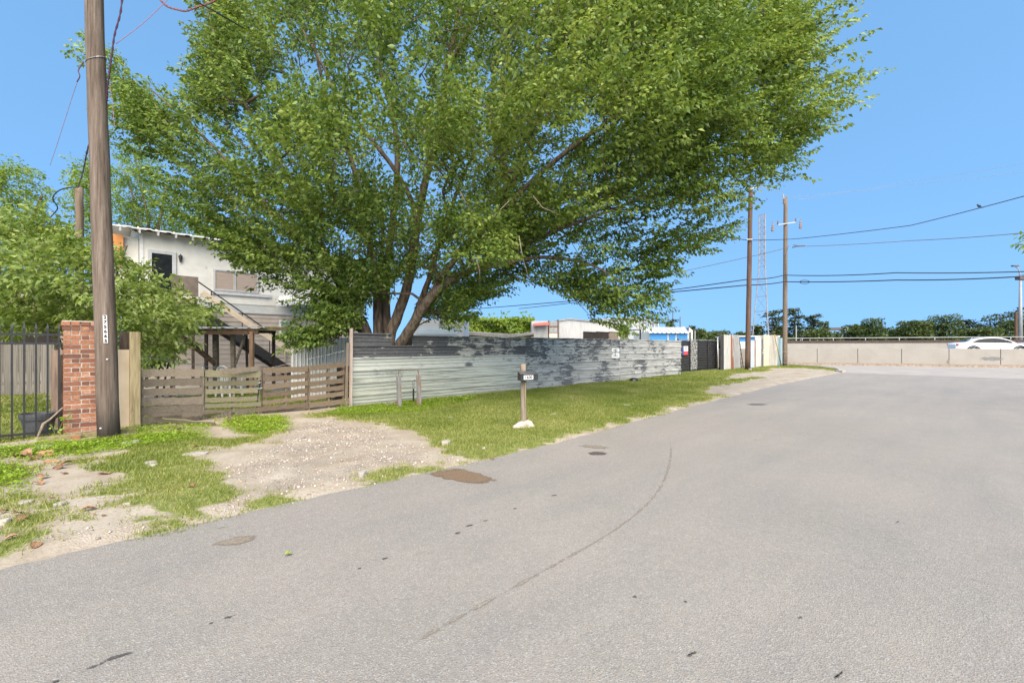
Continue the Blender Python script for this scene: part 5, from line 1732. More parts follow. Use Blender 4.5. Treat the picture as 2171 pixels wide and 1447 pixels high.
np_obj('scuff_mark', np.array(vs_), fs_, make_puddle('tyre_scuff', (.19, .185, .19), .6, 1.7, .8), bar, {'inside': np.array(at_)})
kbm = MB(); kbm.prism([jp[0] - B_N * x + zz * z for x, z in ((.50, 0), (.46, .12), (.0, .20), (.0, 0))], jp[-1] - jp[0])
tag(kbm.build('barrier_kerb', MT['barrier_kerb']), kind='structure')
dk = MB()
a, b = B_P - B_D * 70, B_P + B_D * 70
dk.add([a + B_N * .22 + zz * .84, b + B_N * .22 + zz * .84, b + B_N * 26 + zz * .84, a + B_N * 26 + zz * .84], [(0, 1, 2, 3)])
dk.add([a + B_N * .24 - zz * .1, b + B_N * .24 - zz * .1, b + B_N * .24 + zz * .84, a + B_N * .24 + zz * .84], [(0, 1, 2, 3)])
tag(dk.build('highway_deck', MT['deck'], base=(0, 0, 0)), kind='structure')
FW = B_P + B_N * 21
fwall = thing('highway_parapet', FW, 'far concrete parapet of the highway with a dark cap and a rail', 'barrier')
def along(p, u0, u1): return ray_line(u0, p, B_D), ray_line(u1, p, B_D)
a, b = along(FW, 1560, 2330)
dz = .84
def zat(v, p): return H + (CV - v) / F * p.y
m = MB(); zt_ = 1.97
m.prism([a + B_N * x + zz * z for x, z in ((0, dz), (0, zt_), (.3, zt_), (.3, dz))], b - a); m.build('parapet_wall', MT['barrier'], fwall)
m = MB(); m.prism([a + B_N * x + zz * z for x, z in ((-.05, zt_ + .003), (-.05, zt_ + .30), (.35, zt_ + .30), (.35, zt_ + .003))], b - a); m.build('dark_cap', MT['rust_cap'], fwall)
m = MB(); m.tube([a + B_N * .15 + zz * (zt_ + .60), b + B_N * .15 + zz * (zt_ + .60)], .045, 6); m.build('rail', MT['lamp_grey'], fwall)
rp = MB(); rp.box((0, 0, .16), (.07, .07, .34)); rpm = rp.mesh('rail_post', MT['lamp_grey'])
L = (b - a).length
for k in range(int(L / 3.2)):
    inst(rpm, 'rail_post', fwall, a + B_D * (k * 3.2 + 1) + B_N * .15 + zz * (zt_ + .30), B_D)
# bent stakes left along the parapet
stk = MB(); stk.box((0, 0, .5), (.10, .10, 1.0)); stkm = stk.mesh('stake', MT['lamp_grey'])
for u, l_, h in ((1676, .35, 1.1), (1698, -.05, 1.2), (1717, .0, 1.2), (1727, .45, 1.25), (1747, -.1, 1.2), (1778, .35, 1.0)):
    p = ray_line(u, FW + B_N * .9, B_D) + zz * .84
    o = inst(stkm, 'bent_stake', None, p, euler=(0, l_, rad(30)), scale=(1, 1, h * 1.35))
    tag(o, {1676: 'strongly tilted pale stake touching the end utility pole', 1698: 'pale upright stake in front of the layered pine', 1717: 'pale upright stake in the middle of the row behind the parapet', 1727: 'most tilted pale stake behind the parapet, under the flat-topped pine', 1747: 'pale stake leaning back under the sign gantry', 1778: 'tilted pale stake nearest to the white end of the gantry'}[u], 'stake', 'bent stakes behind the parapet')

def car(c, d, mat, label, paint_name):
    """a saloon; c is the ground point under its middle, d points to its nose"""
    th = thing('car', c, label, 'car')
    side = Vector((-d.y, d.x, 0))
    def T(x, y, z): return c + d * x + side * y + zz * z
    # body as sections along the length: (x, half width, low z, belt z)
    secs = [(-2.38, .66, .42, .86), (-2.30, .80, .30, .98), (-1.9, .89, .24, 1.03), (-1.2, .92, .20, 1.00), (0, .92, .19, .96), (.9, .92, .20, .93), (1.5, .90, .22, .88), (2.1, .84, .26, .77), (2.36, .70, .34, .64), (2.42, .55, .42, .55)]
    m = MB(); vs = []
    for x, hw, z0, z1 in secs:
        vs += [T(x, -hw * .92, z0), T(x, -hw, (z0 * .6 + z1 * .4)), T(x, -hw * .97, z1 - .05), T(x, -hw * .86, z1), T(x, hw * .86, z1), T(x, hw * .97, z1 - .05), T(x, hw, (z0 * .6 + z1 * .4)), T(x, hw * .92, z0)]
    n = len(secs)
    fs = [tuple(range(8)), tuple((n - 1) * 8 + k for k in range(7, -1, -1))]
    for i in range(n - 1):
        for k in range(8):
            fs.append((i * 8 + k, i * 8 + (k + 1) % 8, i * 8 + 8 + (k + 1) % 8, i * 8 + 8 + k))
    m.add(vs, fs); bo = m.build('body', mat, th, smooth=True)
    bo.data.polygons[0].use_smooth = False; bo.data.polygons[1].use_smooth = False
    roofl = [(-1.75, .66, 1.03), (-1.2, .64, 1.25), (-.7, .60, 1.38), (-.1, .58, 1.43), (.4, .59, 1.40), (.9, .63, 1.22), (1.38, .70, .95)]
    m = MB(); vs = []
    for x, hw, z in roofl:
        vs += [T(x, -hw * 1.18, .93), T(x, -hw, z - .04), T(x, -hw * .8, z), T(x, hw * .8, z), T(x, hw, z - .04), T(x, hw * 1.18, .93)]
    n = len(roofl); fs = [tuple(range(6)), tuple((n - 1) * 6 + k for k in range(5, -1, -1))]
    for i in range(n - 1):
        for k in range(5):
            fs.append((i * 6 + k, i * 6 + k + 1, i * 6 + 7 + k, i * 6 + 6 + k))
    m.add(vs, fs); bo = m.build('cabin', mat, th, smooth=True)
    bo.data.polygons[0].use_smooth = False; bo.data.polygons[1].use_smooth = False
    for sy in (-1, 1):
        m = MB()
        def sidept(x, z):
            t = (z - .93) / .46
            hwx = float(np.interp(x, [r[0] for r in roofl], [r[1] for r in roofl]))
            return T(x, sy * (hwx * (1.18 - .2 * t) + .02), z)
        up_ = [(-1.35, 1.06), (-1.0, 1.24), (-.6, 1.32), (0, 1.35), (.4, 1.31), (.8, 1.17), (1.12, 1.0)]
        lo2 = [(-1.35, 1.02), (-1.0, 1.0), (-.6, 1.0), (0, .99), (.4, .98), (.8, .975), (1.12, .97)]
        vs = [sidept(*p) for p in up_] + [sidept(*p) for p in lo2]
        k = len(up_)
        m.add(vs, [(i, i + 1, i + 1 + k, i + k) for i in range(k - 1)])
        m.build('side_window', MT['dark_screen'], th)
        m = MB(); m.blob(T(.95, sy * .98, 1.0), (.10, .07, .06), 1, .02, 8, 6); m.build('wing_mirror', mat, th, smooth=True)
        m = MB(); m.box(T(-2.30, sy * .62, .84), (.10, .42, .13), d); m.build('tail_light', MT['red_lens'], th)
        m = MB(); m.box(T(2.22, sy * .60, .62), (.22, .34, .10), d); m.build('headlight', MT['clear_lens'], th)
        for x in (-1.36, 1.40):
            wc = T(x, sy * .80, .33)
            m = MB(); m.tube([wc - side * sy * .12, wc + side * sy * .125], .33, 20); wh = m.build('wheel', MT['tyre'], th)
            m = MB(); m.tube([wc + side * sy * .10, wc + side * sy * .135], .22, 16); m.build('rim', MT['rim'], wh)
            m = MB()
            arc = [wc + side * sy * .122 + d * math.cos(a) * .40 + zz * math.sin(a) * .40 for a in np.linspace(0, math.pi, 15)]
            m.tube(arc, .05, 5); m.build('wheel_arch', MT['tyre'], th)
    m = MB(); m.add([T(1.02, -.52, 1.17), T(1.02, .52, 1.17), T(1.40, .60, .985), T(1.40, -.60, .985)], [(0, 1, 2, 3)])
    m.add([T(-1.35, -.52, 1.235), T(-1.35, .52, 1.235), T(-1.74, .58, 1.06), T(-1.74, -.58, 1.06)], [(0, 1, 2, 3)])
    m.build('windscreen', MT['dark_screen'], th)
    return th
lane1 = B_P + B_N * 4.0
cc = ray_line(2098, lane1, B_D); cc.z = .845
car(cc, B_D, MT['car_white'], 'white saloon car driving along the highway behind the barrier', 'white')
lane2 = B_P + B_N * 7.5
rear = ray_line(2157, lane2, B_D); c2_ = rear + B_D * 2.4; c2_.z = .845
car(c2_, B_D, MT['car_silver'], 'pinkish silver car at the picture edge ahead of the white saloon', 'silver')

# ------------------------------------------------------------------ utility poles, tower, lamps
pA, pB = G(1585, 784.5), G(1664, 776.2)
pole2 = pole_thing('utility_pole', pA, P(1591.5, 396, pA.y), .165, .12, MT['pole_far'], 'dark brown utility pole half hidden at its top by the elm leaves', n=12)
pole3 = pole_thing('utility_pole', pB, P(1665.5, 419, pB.y), .172, .13, MT['pole_far_grey'], 'grey brown utility pole with a thin crossarm at the end of the scrap fence', n=12)
def insul(c, par, name='insulator', s=1.0):
    m = MB(); m.lathe(c, [(.0, 0), (.045 * s, .0), (.06 * s, .06 * s), (.03 * s, .09 * s), (.06 * s, .13 * s), (.03 * s, .17 * s), (.05 * s, .21 * s), (.0, .27 * s)], 8)
    return m.build(name, MT['insulator'], par)
m = MB(); y = pB.y - .2
c0, c1 = P(1649, 476.5, y), P(1687, 471, y)
m.beam(c0, c1, .06, .08); m.build('crossarm', MT['lamp_grey'], pole3)
for q in (c0, c1): insul(q + zz * .04, pole3, s=1.1)
m = MB(); m.tube([P(1662, 424, y), P(1660, 412, y)], .05, 6); m.build('pin', MT['lamp_grey'], pole3)
insul(P(1662, 432, y - .1), pole3, s=1.6)
m = MB(); m.tube([P(1668, 595, y - .02), P(1666, 540, y - .05), P(1672, 520, y - .1)], .02, 5); m.build('riser', MT['thin_cable'], pole3)
m = MB()
for v in (768, 745): m.tube([P(1660, v, y + .05), P(1664, v + 1, y - .03), P(1669, v, y + .05)], .02, 5)
m.build('band', MT['galv'], pole3)
yA = pA.y - .2
m = MB(); m.beam(P(1590, 401, yA), P(1612, 395, yA), .06, .07); m.build('crossarm', MT['lamp_grey'], pole2)
insul(P(1611, 394.5, yA), pole2, s=1.3)
m = MB(); m.tube([P(1582, 508, yA), P(1595, 508, yA)], .05, 6); m.build('clamp', MT['galv'], pole2)

def wire(name, pts, r, mat, label, group=None, sag=0.0, seg=14):
    out = []
    for a, b in zip(pts[:-1], pts[1:]):
        for k in range(seg):
            t = k / seg
            out.append(a + (b - a) * t - zz * sag * 4 * t * (1 - t))
    out.append(pts[-1])
    m = MB(); m.tube(out, r, 5)
    return tag(m.build(name, mat, smooth=True), label, 'cable', group)
def toward(u, v, y): return P(u, v, y)
wire('power_cable', [P(1100, 654, 48), P(1584, 592, pA.y - .2), P(1662, 583, pB.y - .2), P(1900, 578, 29), P(2330, 569, 24)], .032, MT['cable'], 'thick black cable, upper of the two heavy lines crossing to the picture edge', sag=.10)
wire('power_cable', [P(985, 656, 50), P(1584, 604, pA.y - .2), P(1662, 597, pB.y - .2), P(1900, 593.5, 29), P(2158, 586.5, 25)], .036, MT['cable'], 'thick black cable, lower of the two heavy lines, ending at the dark lamp head', sag=.06)
m = MB()
q = P(1706, 597.5, 34)
m.tube([q + Vector((math.cos(a) * .36, 0, math.sin(a) * .13)) for a in np.linspace(0, 2 * math.pi, 17)], .022, 5)
tag(m.build('cable_loop', MT['cable']), 'coiled loop of slack cable hanging on the lower heavy line', 'cable')
wire('power_cable', [P(1440, 470, 24), P(1530, 498, 27), P(1584, 509, pA.y - .2), P(1690, 506, 34), P(1930, 478, 29), P(2200, 408, 22)], .022, MT['cable'], 'black sagging wire on which a small bird sits', sag=.03)
wire('power_cable', [P(1686, 522.5, pB.y - .3), P(1930, 510, 30), P(2200, 491, 24)], .020, MT['thin_cable'], 'thin dark wire running level from the clamp beside the grey brown pole', sag=.05)
m = MB(); q = P(1690, 521.5, pB.y - .3); m.tube([q + Vector((-.35, 0, -.1)), q, q + Vector((.6, 0, 0.02))], .05, 6); m.tube([q + Vector((-.3, 0, .08)), q + Vector((.15, 0, .02))], .03, 5)
tag(m.build('cable_clamp', MT['lamp_head']), 'dark clamp on the level wire beside the grey brown pole', 'clamp')
wire('power_cable', [P(1660, 527, pB.y - .2), P(1584, 545, 36), P(1385, 588, 42), P(1300, 606, 46)], .022, MT['thin_cable'], 'thin grey wire slanting down past both far poles towards the elm', sag=.03)
wire('power_cable', [P(1662, 418, pB.y), P(1900, 395, 30), P(2200, 360, 24)], .008, MT['faint_cable'], 'faint bare wire from the top of the grey brown pole', sag=.05)
wire('power_cable', [P(1611, 392, yA), P(1700, 422, pB.y), P(1930, 384, 30), P(2200, 341, 24)], .008, MT['faint_cable'], 'faint bare wire, highest of the lines by the picture edge', sag=.05)
for (u, v, h) in ((1638, 470, 26), (1697, 464, 24)):
    th = thing('hanging_insulator', P(u, v + h, pB.y - .3), 'dark hanging insulator beside the ' + ('leaf side' if u < 1650 else 'open side') + ' end of the thin crossarm', 'insulator', 'insulators hung by the thin crossarm')
    q = P(u, v, pB.y - .3)
    m = MB(); m.lathe(q - zz * .75, [(0, 0), (.10, .02), (.11, .16), (.06, .22), (.09, .30), (.05, .38), (.07, .48), (.03, .60), (.03, .75)], 8)
    m.build('insulator_body', MT['insulator'], th)
    end = c0 if u < 1650 else c1
    m = MB(); m.tube([q, end + zz * .1], .010, 4); m.build('hanger', MT['faint_cable'], th)
# bird
bq = P(2076, 440.5, 25.4)
bd = thing('bird', bq, 'small dark bird perched on the sagging wire', 'bird')
m = MB(); m.blob(bq + zz * .09, (.095, .055, .065), 2, .04, 10, 8); m.blob(bq + Vector((-.09, 0, .16)), (.045, .04, .04), 3, .03, 8, 6)
m.add([bq + Vector((-.13, .01, .16)), bq + Vector((-.13, -.01, .15)), bq + Vector((-.17, 0, .15)), bq + Vector((.06, .03, .07)), bq + Vector((.06, -.03, .07)), bq + Vector((.22, -.025, .0)), bq + Vector((.22, .025, .0))], [(0, 1, 2), (3, 4, 5, 6)])
m.build('body', MT['bird'], bd, smooth=True)
m = MB(); m.tube([bq + Vector((0, .015, .05)), bq + Vector((0, .015, 0))], .006, 4); m.tube([bq + Vector((0, -.015, .05)), bq + Vector((0, -.015, 0))], .006, 4); m.build('leg', MT['bird'], bd)

# lattice mast
ty = 78.0
tc = Vector((P(1618, 735, ty).x, ty, 0))
tw = thing('lattice_mast', tc, 'slender rusty white lattice mast standing between the two far poles', 'mast')
topz_ = H + (CV - 455) / F * ty
wz = H + (CV - 565) / F * ty
def leg_pt(k, z):
    a = rad(30 + 120 * k)
    r = .62 if z > wz else .62 + (wz - z) / wz * 1.25
    return tc + Vector((math.cos(a) * r, math.sin(a) * r, z))
zs_ = list(np.linspace(0, wz, 7)) + list(np.linspace(wz, topz_, 9))[1:]
for k in range(3):
    m = MB(); m.tube([leg_pt(k, z) for z in zs_], .085, 5); m.build('leg', MT['tower'], tw)
m = MB()
for i in range(len(zs_) - 1):
    for k in range(3):
        j = (k + 1) % 3
        if i >= 2: m.tube([leg_pt(k, zs_[i]), leg_pt(j, zs_[i + 1])], .032, 4, cap=False)
        m.tube([leg_pt(k, zs_[i + 1]), leg_pt(j, zs_[i + 1])], .032, 4, cap=False)
        if i > 6: m.tube([leg_pt(j, zs_[i]), leg_pt(k, zs_[i + 1])], .028, 4, cap=False)
tag(m.build('bracing', MT['tower'], tw), kind='stuff')
for k in range(3):
    m = MB(); q = leg_pt(k, 0); m.box(q + zz * .15, (.5, .5, .4)); m.build('foot', MT['fragment'], tw)

# street light by the highway and the near lamp head at the picture edge
sy_ = 52.0
q = P(2163.5, 735, sy_)
sl = thing('street_light', Vector((q.x, sy_, .84)), 'tall pale grey street light pole behind the highway cars', 'street light')
zt2 = zat(583, Vector((0, sy_, 0)))
m = MB(); m.tube([Vector((q.x, sy_, .84)), Vector((q.x, sy_, zt2))], [.22, .11], 10); m.build('pole', MT['lamp_grey'], sl, smooth=True)
m = MB(); m.tube([Vector((q.x, sy_, zt2 - .1)), P(2159, 570, sy_), P(2152, 564, sy_)], [.07, .05, .05], 6); m.build('arm', MT['lamp_grey'], sl)
m = MB(); m.box(P(2152, 563.5, sy_), (.7, .3, .16)); m.build('lamp_head', MT['lamp_head'], sl, bevel=.04)
ny = 25.0
hd = P(2157, 588, ny)
nl_ = thing('street_lamp', Vector((hd.x + 3.4, ny + .5, 0)), 'dark street lamp head reaching in at the picture edge', 'street light')
m = MB(); m.tube([Vector((hd.x + 3.4, ny + .5, -.1)), Vector((hd.x + 3.4, ny + .5, hd.z + .5))], [.12, .08], 10); m.build('pole', MT['lamp_grey'], nl_, smooth=True)
m = MB(); m.tube([Vector((hd.x + 3.4, ny + .5, hd.z + .4)), Vector((hd.x + 1.6, ny + .2, hd.z + .35)), hd + Vector((.7, 0, .1))], .05, 8); m.build('arm', MT['lamp_grey'], nl_)
m = MB(); m.prism([hd + Vector((x, -.14, z)) for x, z in ((0, -.13), (0, .06), (.35, .15), (.9, .18), (.9, -.10), (.4, -.15))], Vector((0, .28, 0))); m.build('lamp_head', MT['lamp_head'], nl_, bevel=.02)
# thin posts and far poles
for u, vt, y, r_, lab in ((1688, 690, 75, .10, 'thin pale post among the pines by the end pole'), (1473.5, 700, 50, .05, 'thin pale post behind the black gate')):
    q = P(u, vt, y); m = MB(); m.tube([Vector((q.x, y, 0)), q], r_, 6); tag(m.build('thin_post', MT['lamp_grey']), lab, 'post')
for u, vt, y, lab in ((1416.5, 668, 120, 'shorter of two dark far poles above the storage roof'), (1426.5, 663.5, 118, 'taller of two dark far poles above the storage roof'), (1442, 671, 110, 'thin far pole above the ridge of the storage roof')):
    q = P(u, vt, y); m = MB(); m.tube([Vector((q.x, y, 0)), q], [.17, .12], 7); tag(m.build('far_pole', MT['thin_cable']), lab, 'utility pole')
q = P(2154, 660, 95); m = MB(); m.tube([Vector((q.x, 95, 0)), q], [.28, .22], 8); tag(m.build('utility_pole', MT['pole_far']), 'dark reddish far pole among the trees by the street light', 'utility pole')
# sign gantry over the far road
gn = thing('sign_gantry', P(1790, 735, 130) * 1.0, 'dark and white sign gantry beam above the far trees', 'sign gantry')
gn.location.z = 0
m = MB(); m.beam(P(1752, 697.5, 130), P(1787, 697, 130), .5, .9); m.build('dark_beam', MT['lamp_head'], gn)
m = MB(); m.beam(P(1787.3, 696.7, 130), P(1806, 696, 130), .4, .8); m.build('white_beam', MT['white_paint'], gn)
m = MB(); m.tube([Vector((P(1785, 735, 130).x, 130, 0)), P(1785, 697, 130)], .25, 7); m.build('gantry_post', MT['lamp_grey'], gn)

# stub pole and loose wires at the weathered pole
q = P(168, 398, 13.5)
st_ = pole_thing('stub_pole', Vector((P(169, 735, 13.5).x, 13.5, 0)), q, .105, .095, MT['pole_far_grey'], 'short cut-off wooden pole standing in the bushes behind the weathered pole', 'pole', n=10)
def curve(name, pix, r, mat, label, twist=False):
    pts = [P(*p) for p in pix]
    out = []
    for i in range(len(pts) - 1):
        p0, p1, p2, p3 = pts[max(i - 1, 0)], pts[i], pts[i + 1], pts[min(i + 2, len(pts) - 1)]
        for k in range(6):
            t = k / 6
            out.append(.5 * ((2 * p1) + (p2 - p0) * t + (2 * p0 - 5 * p1 + 4 * p2 - p3) * t * t + (3 * p1 - p0 - 3 * p2 + p3) * t ** 3))
    out.append(pts[-1])
    m = MB()
    if twist:
        for ph in (0, math.pi):
            m.tube([p + Vector((math.cos(i * 1.6 + ph), 0, math.sin(i * 1.6 + ph))) * r for i, p in enumerate(out)], r * .8, 5)
    else:
        m.tube(out, r, 6)
    return tag(m.build(name, mat, smooth=True), label, 'cable')
curve('drop_cable', [(262, -40, 7.0), (256, 25, 7.05), (243, 75, 7.1), (237, 120, 7.15), (232, 155, 7.2), (228, 190, 7.28), (227, 215, 7.36)], .011, MT['drop_cable'], 'dark purple cable hanging down beside the weathered pole', True)
curve('drop_cable', [(194, 292, 7.5), (184, 325, 8.5), (176, 365, 10.5), (166, 397, 13.2)], .012, MT['drop_cable'], 'dark twisted cable sagging from the weathered pole to the cut-off stub', True)
curve('drop_cable', [(166, 397, 13.2), (145, 398, 13.4), (125, 404, 13.6), (112, 420, 13.8), (122, 440, 14.0), (112, 455, 14.2), (80, 490, 14.6)], .016, MT['cable'], 'black slack cable trailing from the cut-off stub into the bushes')
curve('thin_wire', [(168, 162, 7.2), (150, 215, 7.6), (121, 306, 8.2), (106, 350, 8.6)], .0035, MT['pink_cable'], 'thin pink wire slanting down on the open side of the weathered pole')
curve('wire_ends', [(177, 131, 7.3), (172, 139, 7.25), (166, 150, 7.2), (169, 162, 7.2), (163, 174, 7.2)], .008, MT['drop_cable'], 'loose dark wire ends beside the strap of the weathered pole')
curve('thin_wire', [(372, -20, 6.6), (345, 10, 6.7), (300, 52, 6.9), (246, 93, 7.2)], .0045, MT['pink_cable'], 'thin pink wire slanting up from the pole to the picture top')
curve('thin_wire', [(234, 178, 7.3), (238, 220, 7.4), (243, 270, 7.5)], .003, MT['pink_cable'], 'short thin pink wire hanging beside the elm twig')
curve('twisted_cable', [(330, -12, 7.2), (352, 12, 7.2), (375, 20, 7.2), (395, 23, 7.2), (420, 14, 7.2), (445, 6, 7.2), (480, -12, 7.2)], .012, MT['red_cable'], 'twisted reddish cable dipping in at the picture top', True)
curve('black_cable', [(395, -12, 7.0), (425, 8, 7.1), (465, 30, 7.3), (520, 62, 7.7)], .011, MT['cable'], 'straight dark cable entering the elm at the picture top')
curve('clothes_wire', [(301, 756, 8.3), (330, 760, 8.6), (400, 771, 9.3), (470, 780, 10.2), (560, 782, 11.0)], .006, MT['galv'], 'thin pale wire sagging over the pallets from the timber post')
curve('clothes_wire', [(560, 782, 11.0), (620, 769, 11.1), (735, 742, 11.2)], .006, MT['galv'], 'thin pale wire rising from the pallets to the tall faded end post')

# ------------------------------------------------------------------ trees
def seg_tubes(P0, P1, R0, R1, n=5):
    d = P1 - P0
    L = np.linalg.norm(d, axis=1, keepdims=True) + 1e-9
    t = d / L
    ref = np.where(np.abs(t[:, 2:3]) < .9, np.array([[0., 0., 1.]]), np.array([[1., 0., 0.]]))
    a = unit(np.cross(ref, t)); b = np.cross(t, a)
    ang = 2 * np.pi * np.arange(n) / n
    ring = a[:, None, :] * np.cos(ang)[None, :, None] + b[:, None, :] * np.sin(ang)[None, :, None]
    A = P0[:, None, :] - t[:, None, :] * (R0 * .3)[:, None, None] + ring * R0[:, None, None]
    B = P1[:, None, :] + ring * R1[:, None, None]
    V = np.concatenate([A, B], 1).reshape(-1, 3)
    i = (np.arange(len(P0)) * 2 * n)[:, None]
    k = np.arange(n)
    k2 = (k + 1) % n
    Fq = np.stack([i + k, i + k2, i + n + k2, i + n + k], -1).reshape(-1, 4)
    return V, Fq

def spray_template(rng, n_side=6, leaves=9, L=.8, side=.42, leaf=.085):
    """a flat spray in its own space: x outwards, y sideways, z up"""
    base, dirs, nor = [], [], []
    twigs = [((0, 0, 0), np.array([1, 0, 0.]), L)]
    for k in range(n_side):
        x = L * (k + .6) / (n_side + .6)
        s = 1 if k % 2 else -1
        a = s * rng.uniform(.6, 1.05)
        twigs.append(((x, 0, 0), np.array([math.cos(a), math.sin(a), rng.uniform(-.15, .25)]), side * (1 - .45 * x / L) * rng.uniform(.75, 1.2)))
    for o, d, l in twigs:
        for j in range(leaves):
            t = (j + .7) / leaves
            s = 1 if j % 2 else -1
            p = np.array(o) + d * l * t
            sd = np.array([-d[1], d[0], 0]) * s
            v = d * .62 + sd * rng.uniform(.45, .95) + np.array([0, 0, rng.uniform(-.45, .05)])
            base.append(p); dirs.append(v / np.linalg.norm(v))
            nn_ = np.array([rng.normal(0, .3), rng.normal(0, .3), 1.0])
            nor.append(nn_ / np.linalg.norm(nn_))
    return np.array(base), np.array(dirs), np.array(nor), leaf

def leaves_for(tips, dirs, templates, rng, size=1.0, droop=.45, tone=None, flat=.7, leafscale=None):
    VV, FF, RR = [], [], []
    off = 0
    n = len(tips)
    which = rng.integers(0, len(templates), n)
    for ti, (B, D, Nn, leaf) in enumerate(templates):
        sel = np.where(which == ti)[0]
        if not len(sel): continue
        x = unit(dirs[sel])
        up = np.stack([rng.normal(0, 1 - flat, len(sel)), rng.normal(0, 1 - flat, len(sel)), np.ones(len(sel))], -1)
        y = unit(np.cross(up, x)); z = np.cross(x, y)
        M = np.stack([x, y, z], -1)                       # columns
        sc = size * rng.uniform(.75, 1.25, len(sel))
        base = np.einsum('nij,kj->nki', M, B) * sc[:, None, None]
        # the spray bends down along its length
        base[:, :, 2] -= droop * (np.linalg.norm(base, axis=2) ** 2) * .35
        base += (tips[sel] - x * .25 * sc[:, None])[:, None, :]
        base += rng.normal(0, .025, base.shape)
        d = np.einsum('nij,kj->nki', M, D) + rng.normal(0, .25, (len(sel), len(B), 3))
        d[:, :, 2] -= droop
        nn_ = np.einsum('nij,kj->nki', M, Nn) + rng.normal(0, .35, d.shape)
        k = len(B)
        base, d, nn_ = base.reshape(-1, 3), unit(d.reshape(-1, 3)), unit(nn_.reshape(-1, 3))
        L = leaf * rng.uniform(.5, 1.35, len(base)) * (leafscale or 1)
        V, Fc = leaf_quads(base, d, nn_, L, L * rng.uniform(.42, .58, len(base)))
        tn = np.repeat((tone[sel] if tone is not None else np.full(len(sel), .5)), k)
        r = np.clip(tn + rng.normal(0, .17, len(base)), 0, 1)
        VV.append(V); FF.append(Fc + off); RR.append(np.repeat(r, 4)); off += len(V)
    return np.concatenate(VV), np.concatenate(FF), np.concatenate(RR)

def grow(stems, tips, rng, step=.38, tip_r=.006, expo=2.35, wiggle=.06, pathw=.12):
    """each tip, nearest first, is joined to the skeleton; radii follow from what a limb carries"""
    pos, par, fixed, plen = [], [], [], []
    for pts, rs in stems:
        prev = -1
        for i, p in enumerate(pts):
            p = np.array(p)
            if prev == -1 and pos:
                dd = np.linalg.norm(np.array(pos) - p, axis=1)
                j = int(dd.argmin())
                if dd[j] < .05: prev = j; continue
            pos.append(p); par.append(prev); fixed.append(rs[i]); plen.append(0 if prev < 0 else plen[prev] + np.linalg.norm(p - pos[prev]))
            prev = len(pos) - 1
    ns = len(pos)
    cap = ns + len(tips) * 14
    A = np.zeros((cap, 3)); A[:ns] = pos
    PL = np.zeros(cap); PL[:ns] = plen
    root = A[0]
    order = np.argsort(np.linalg.norm(tips - root, axis=1))
    n = ns
    tdir = np.zeros((len(tips), 3))
    for ti in order:
        p = tips[ti]
        d = p - A[:n]
        L = np.linalg.norm(d, axis=1)
        outw = np.maximum(0, np.linalg.norm(A[:n] - root, axis=1) - np.linalg.norm(p - root))
        cost = L + pathw * PL[:n] + 1.2 * outw
        j = int(cost.argmin())
        a = A[j].copy()
        L = L[j]
        k = max(1, int(L / step))
        # leave along the limb, then bend to the tip
        lead = a - A[par[j]] if par[j] >= 0 else np.array([0, 0, 1.])
        lead = lead / (np.linalg.norm(lead) + 1e-9)
        mid = a + lead * L * .28 + (p - a) * .32 + np.array([0, 0, .06 * L])
        prev = j
        for i in range(1, k + 1):
            t = i / k
            q = (1 - t) ** 2 * a + 2 * t * (1 - t) * mid + t * t * p
            if i < k: q = q + rng.normal(0, wiggle * step, 3)
            A[n] = q; par.append(prev); PL[n] = PL[prev] + np.linalg.norm(q - A[prev]); fixed.append(0)
            prev = n; n += 1
        tdir[ti] = A[prev] - A[par[prev]]
    A = A[:n]; par = np.array(par)
    acc = np.zeros(n)
    has = np.zeros(n, bool); has[par[par >= 0]] = True
    acc[~has] = tip_r ** expo
    for i in range(n - 1, -1, -1):
        if par[i] >= 0: acc[par[i]] += acc[i]
    r = acc ** (1 / expo)
    fixed = np.array(fixed)
    r = np.where(fixed > 0, fixed, r)
    for i in range(n):
        if par[i] >= 0 and fixed[i] == 0: r[i] = min(r[i], r[par[i]] * .92)
    return A, par, r, ns, unit(tdir)

def sample_crown(poly, rng, n, yc, ymax, grow_px=.012, tmin=.4, near=None, density=None):
    """points of the crown's volume; its outline at the trunk's distance is the polygon"""
    us = [p[0] for p in poly]; vs_ = [p[1] for p in poly]
    out = []
    while sum(len(o) for o in out) < n:
        u = rng.uniform(min(us), max(us), n * 3); v = rng.uniform(min(vs_), max(vs_), n * 3)
        d = poly_sd(u, v, poly)
        k = d > 6
        if density is not None: k &= rng.uniform(0, 1, len(u)) < density(u, v)
        u, v, d = u[k], v[k], d[k]
        T = np.minimum(ymax, tmin + grow_px * d)
        f = rng.uniform(-1, 1, len(u)); f = np.sign(f) * np.abs(f) ** .8
        y = yc(u, v) + f * T
        if near is not None:
            k = near(u, v, y)
            u, v, y = u[k], v[k], y[k]
        out.append(np.stack([(u - CU) / F * y, y, H - (v - CV) / F * y], -1))
    return np.concatenate(out)[:n]

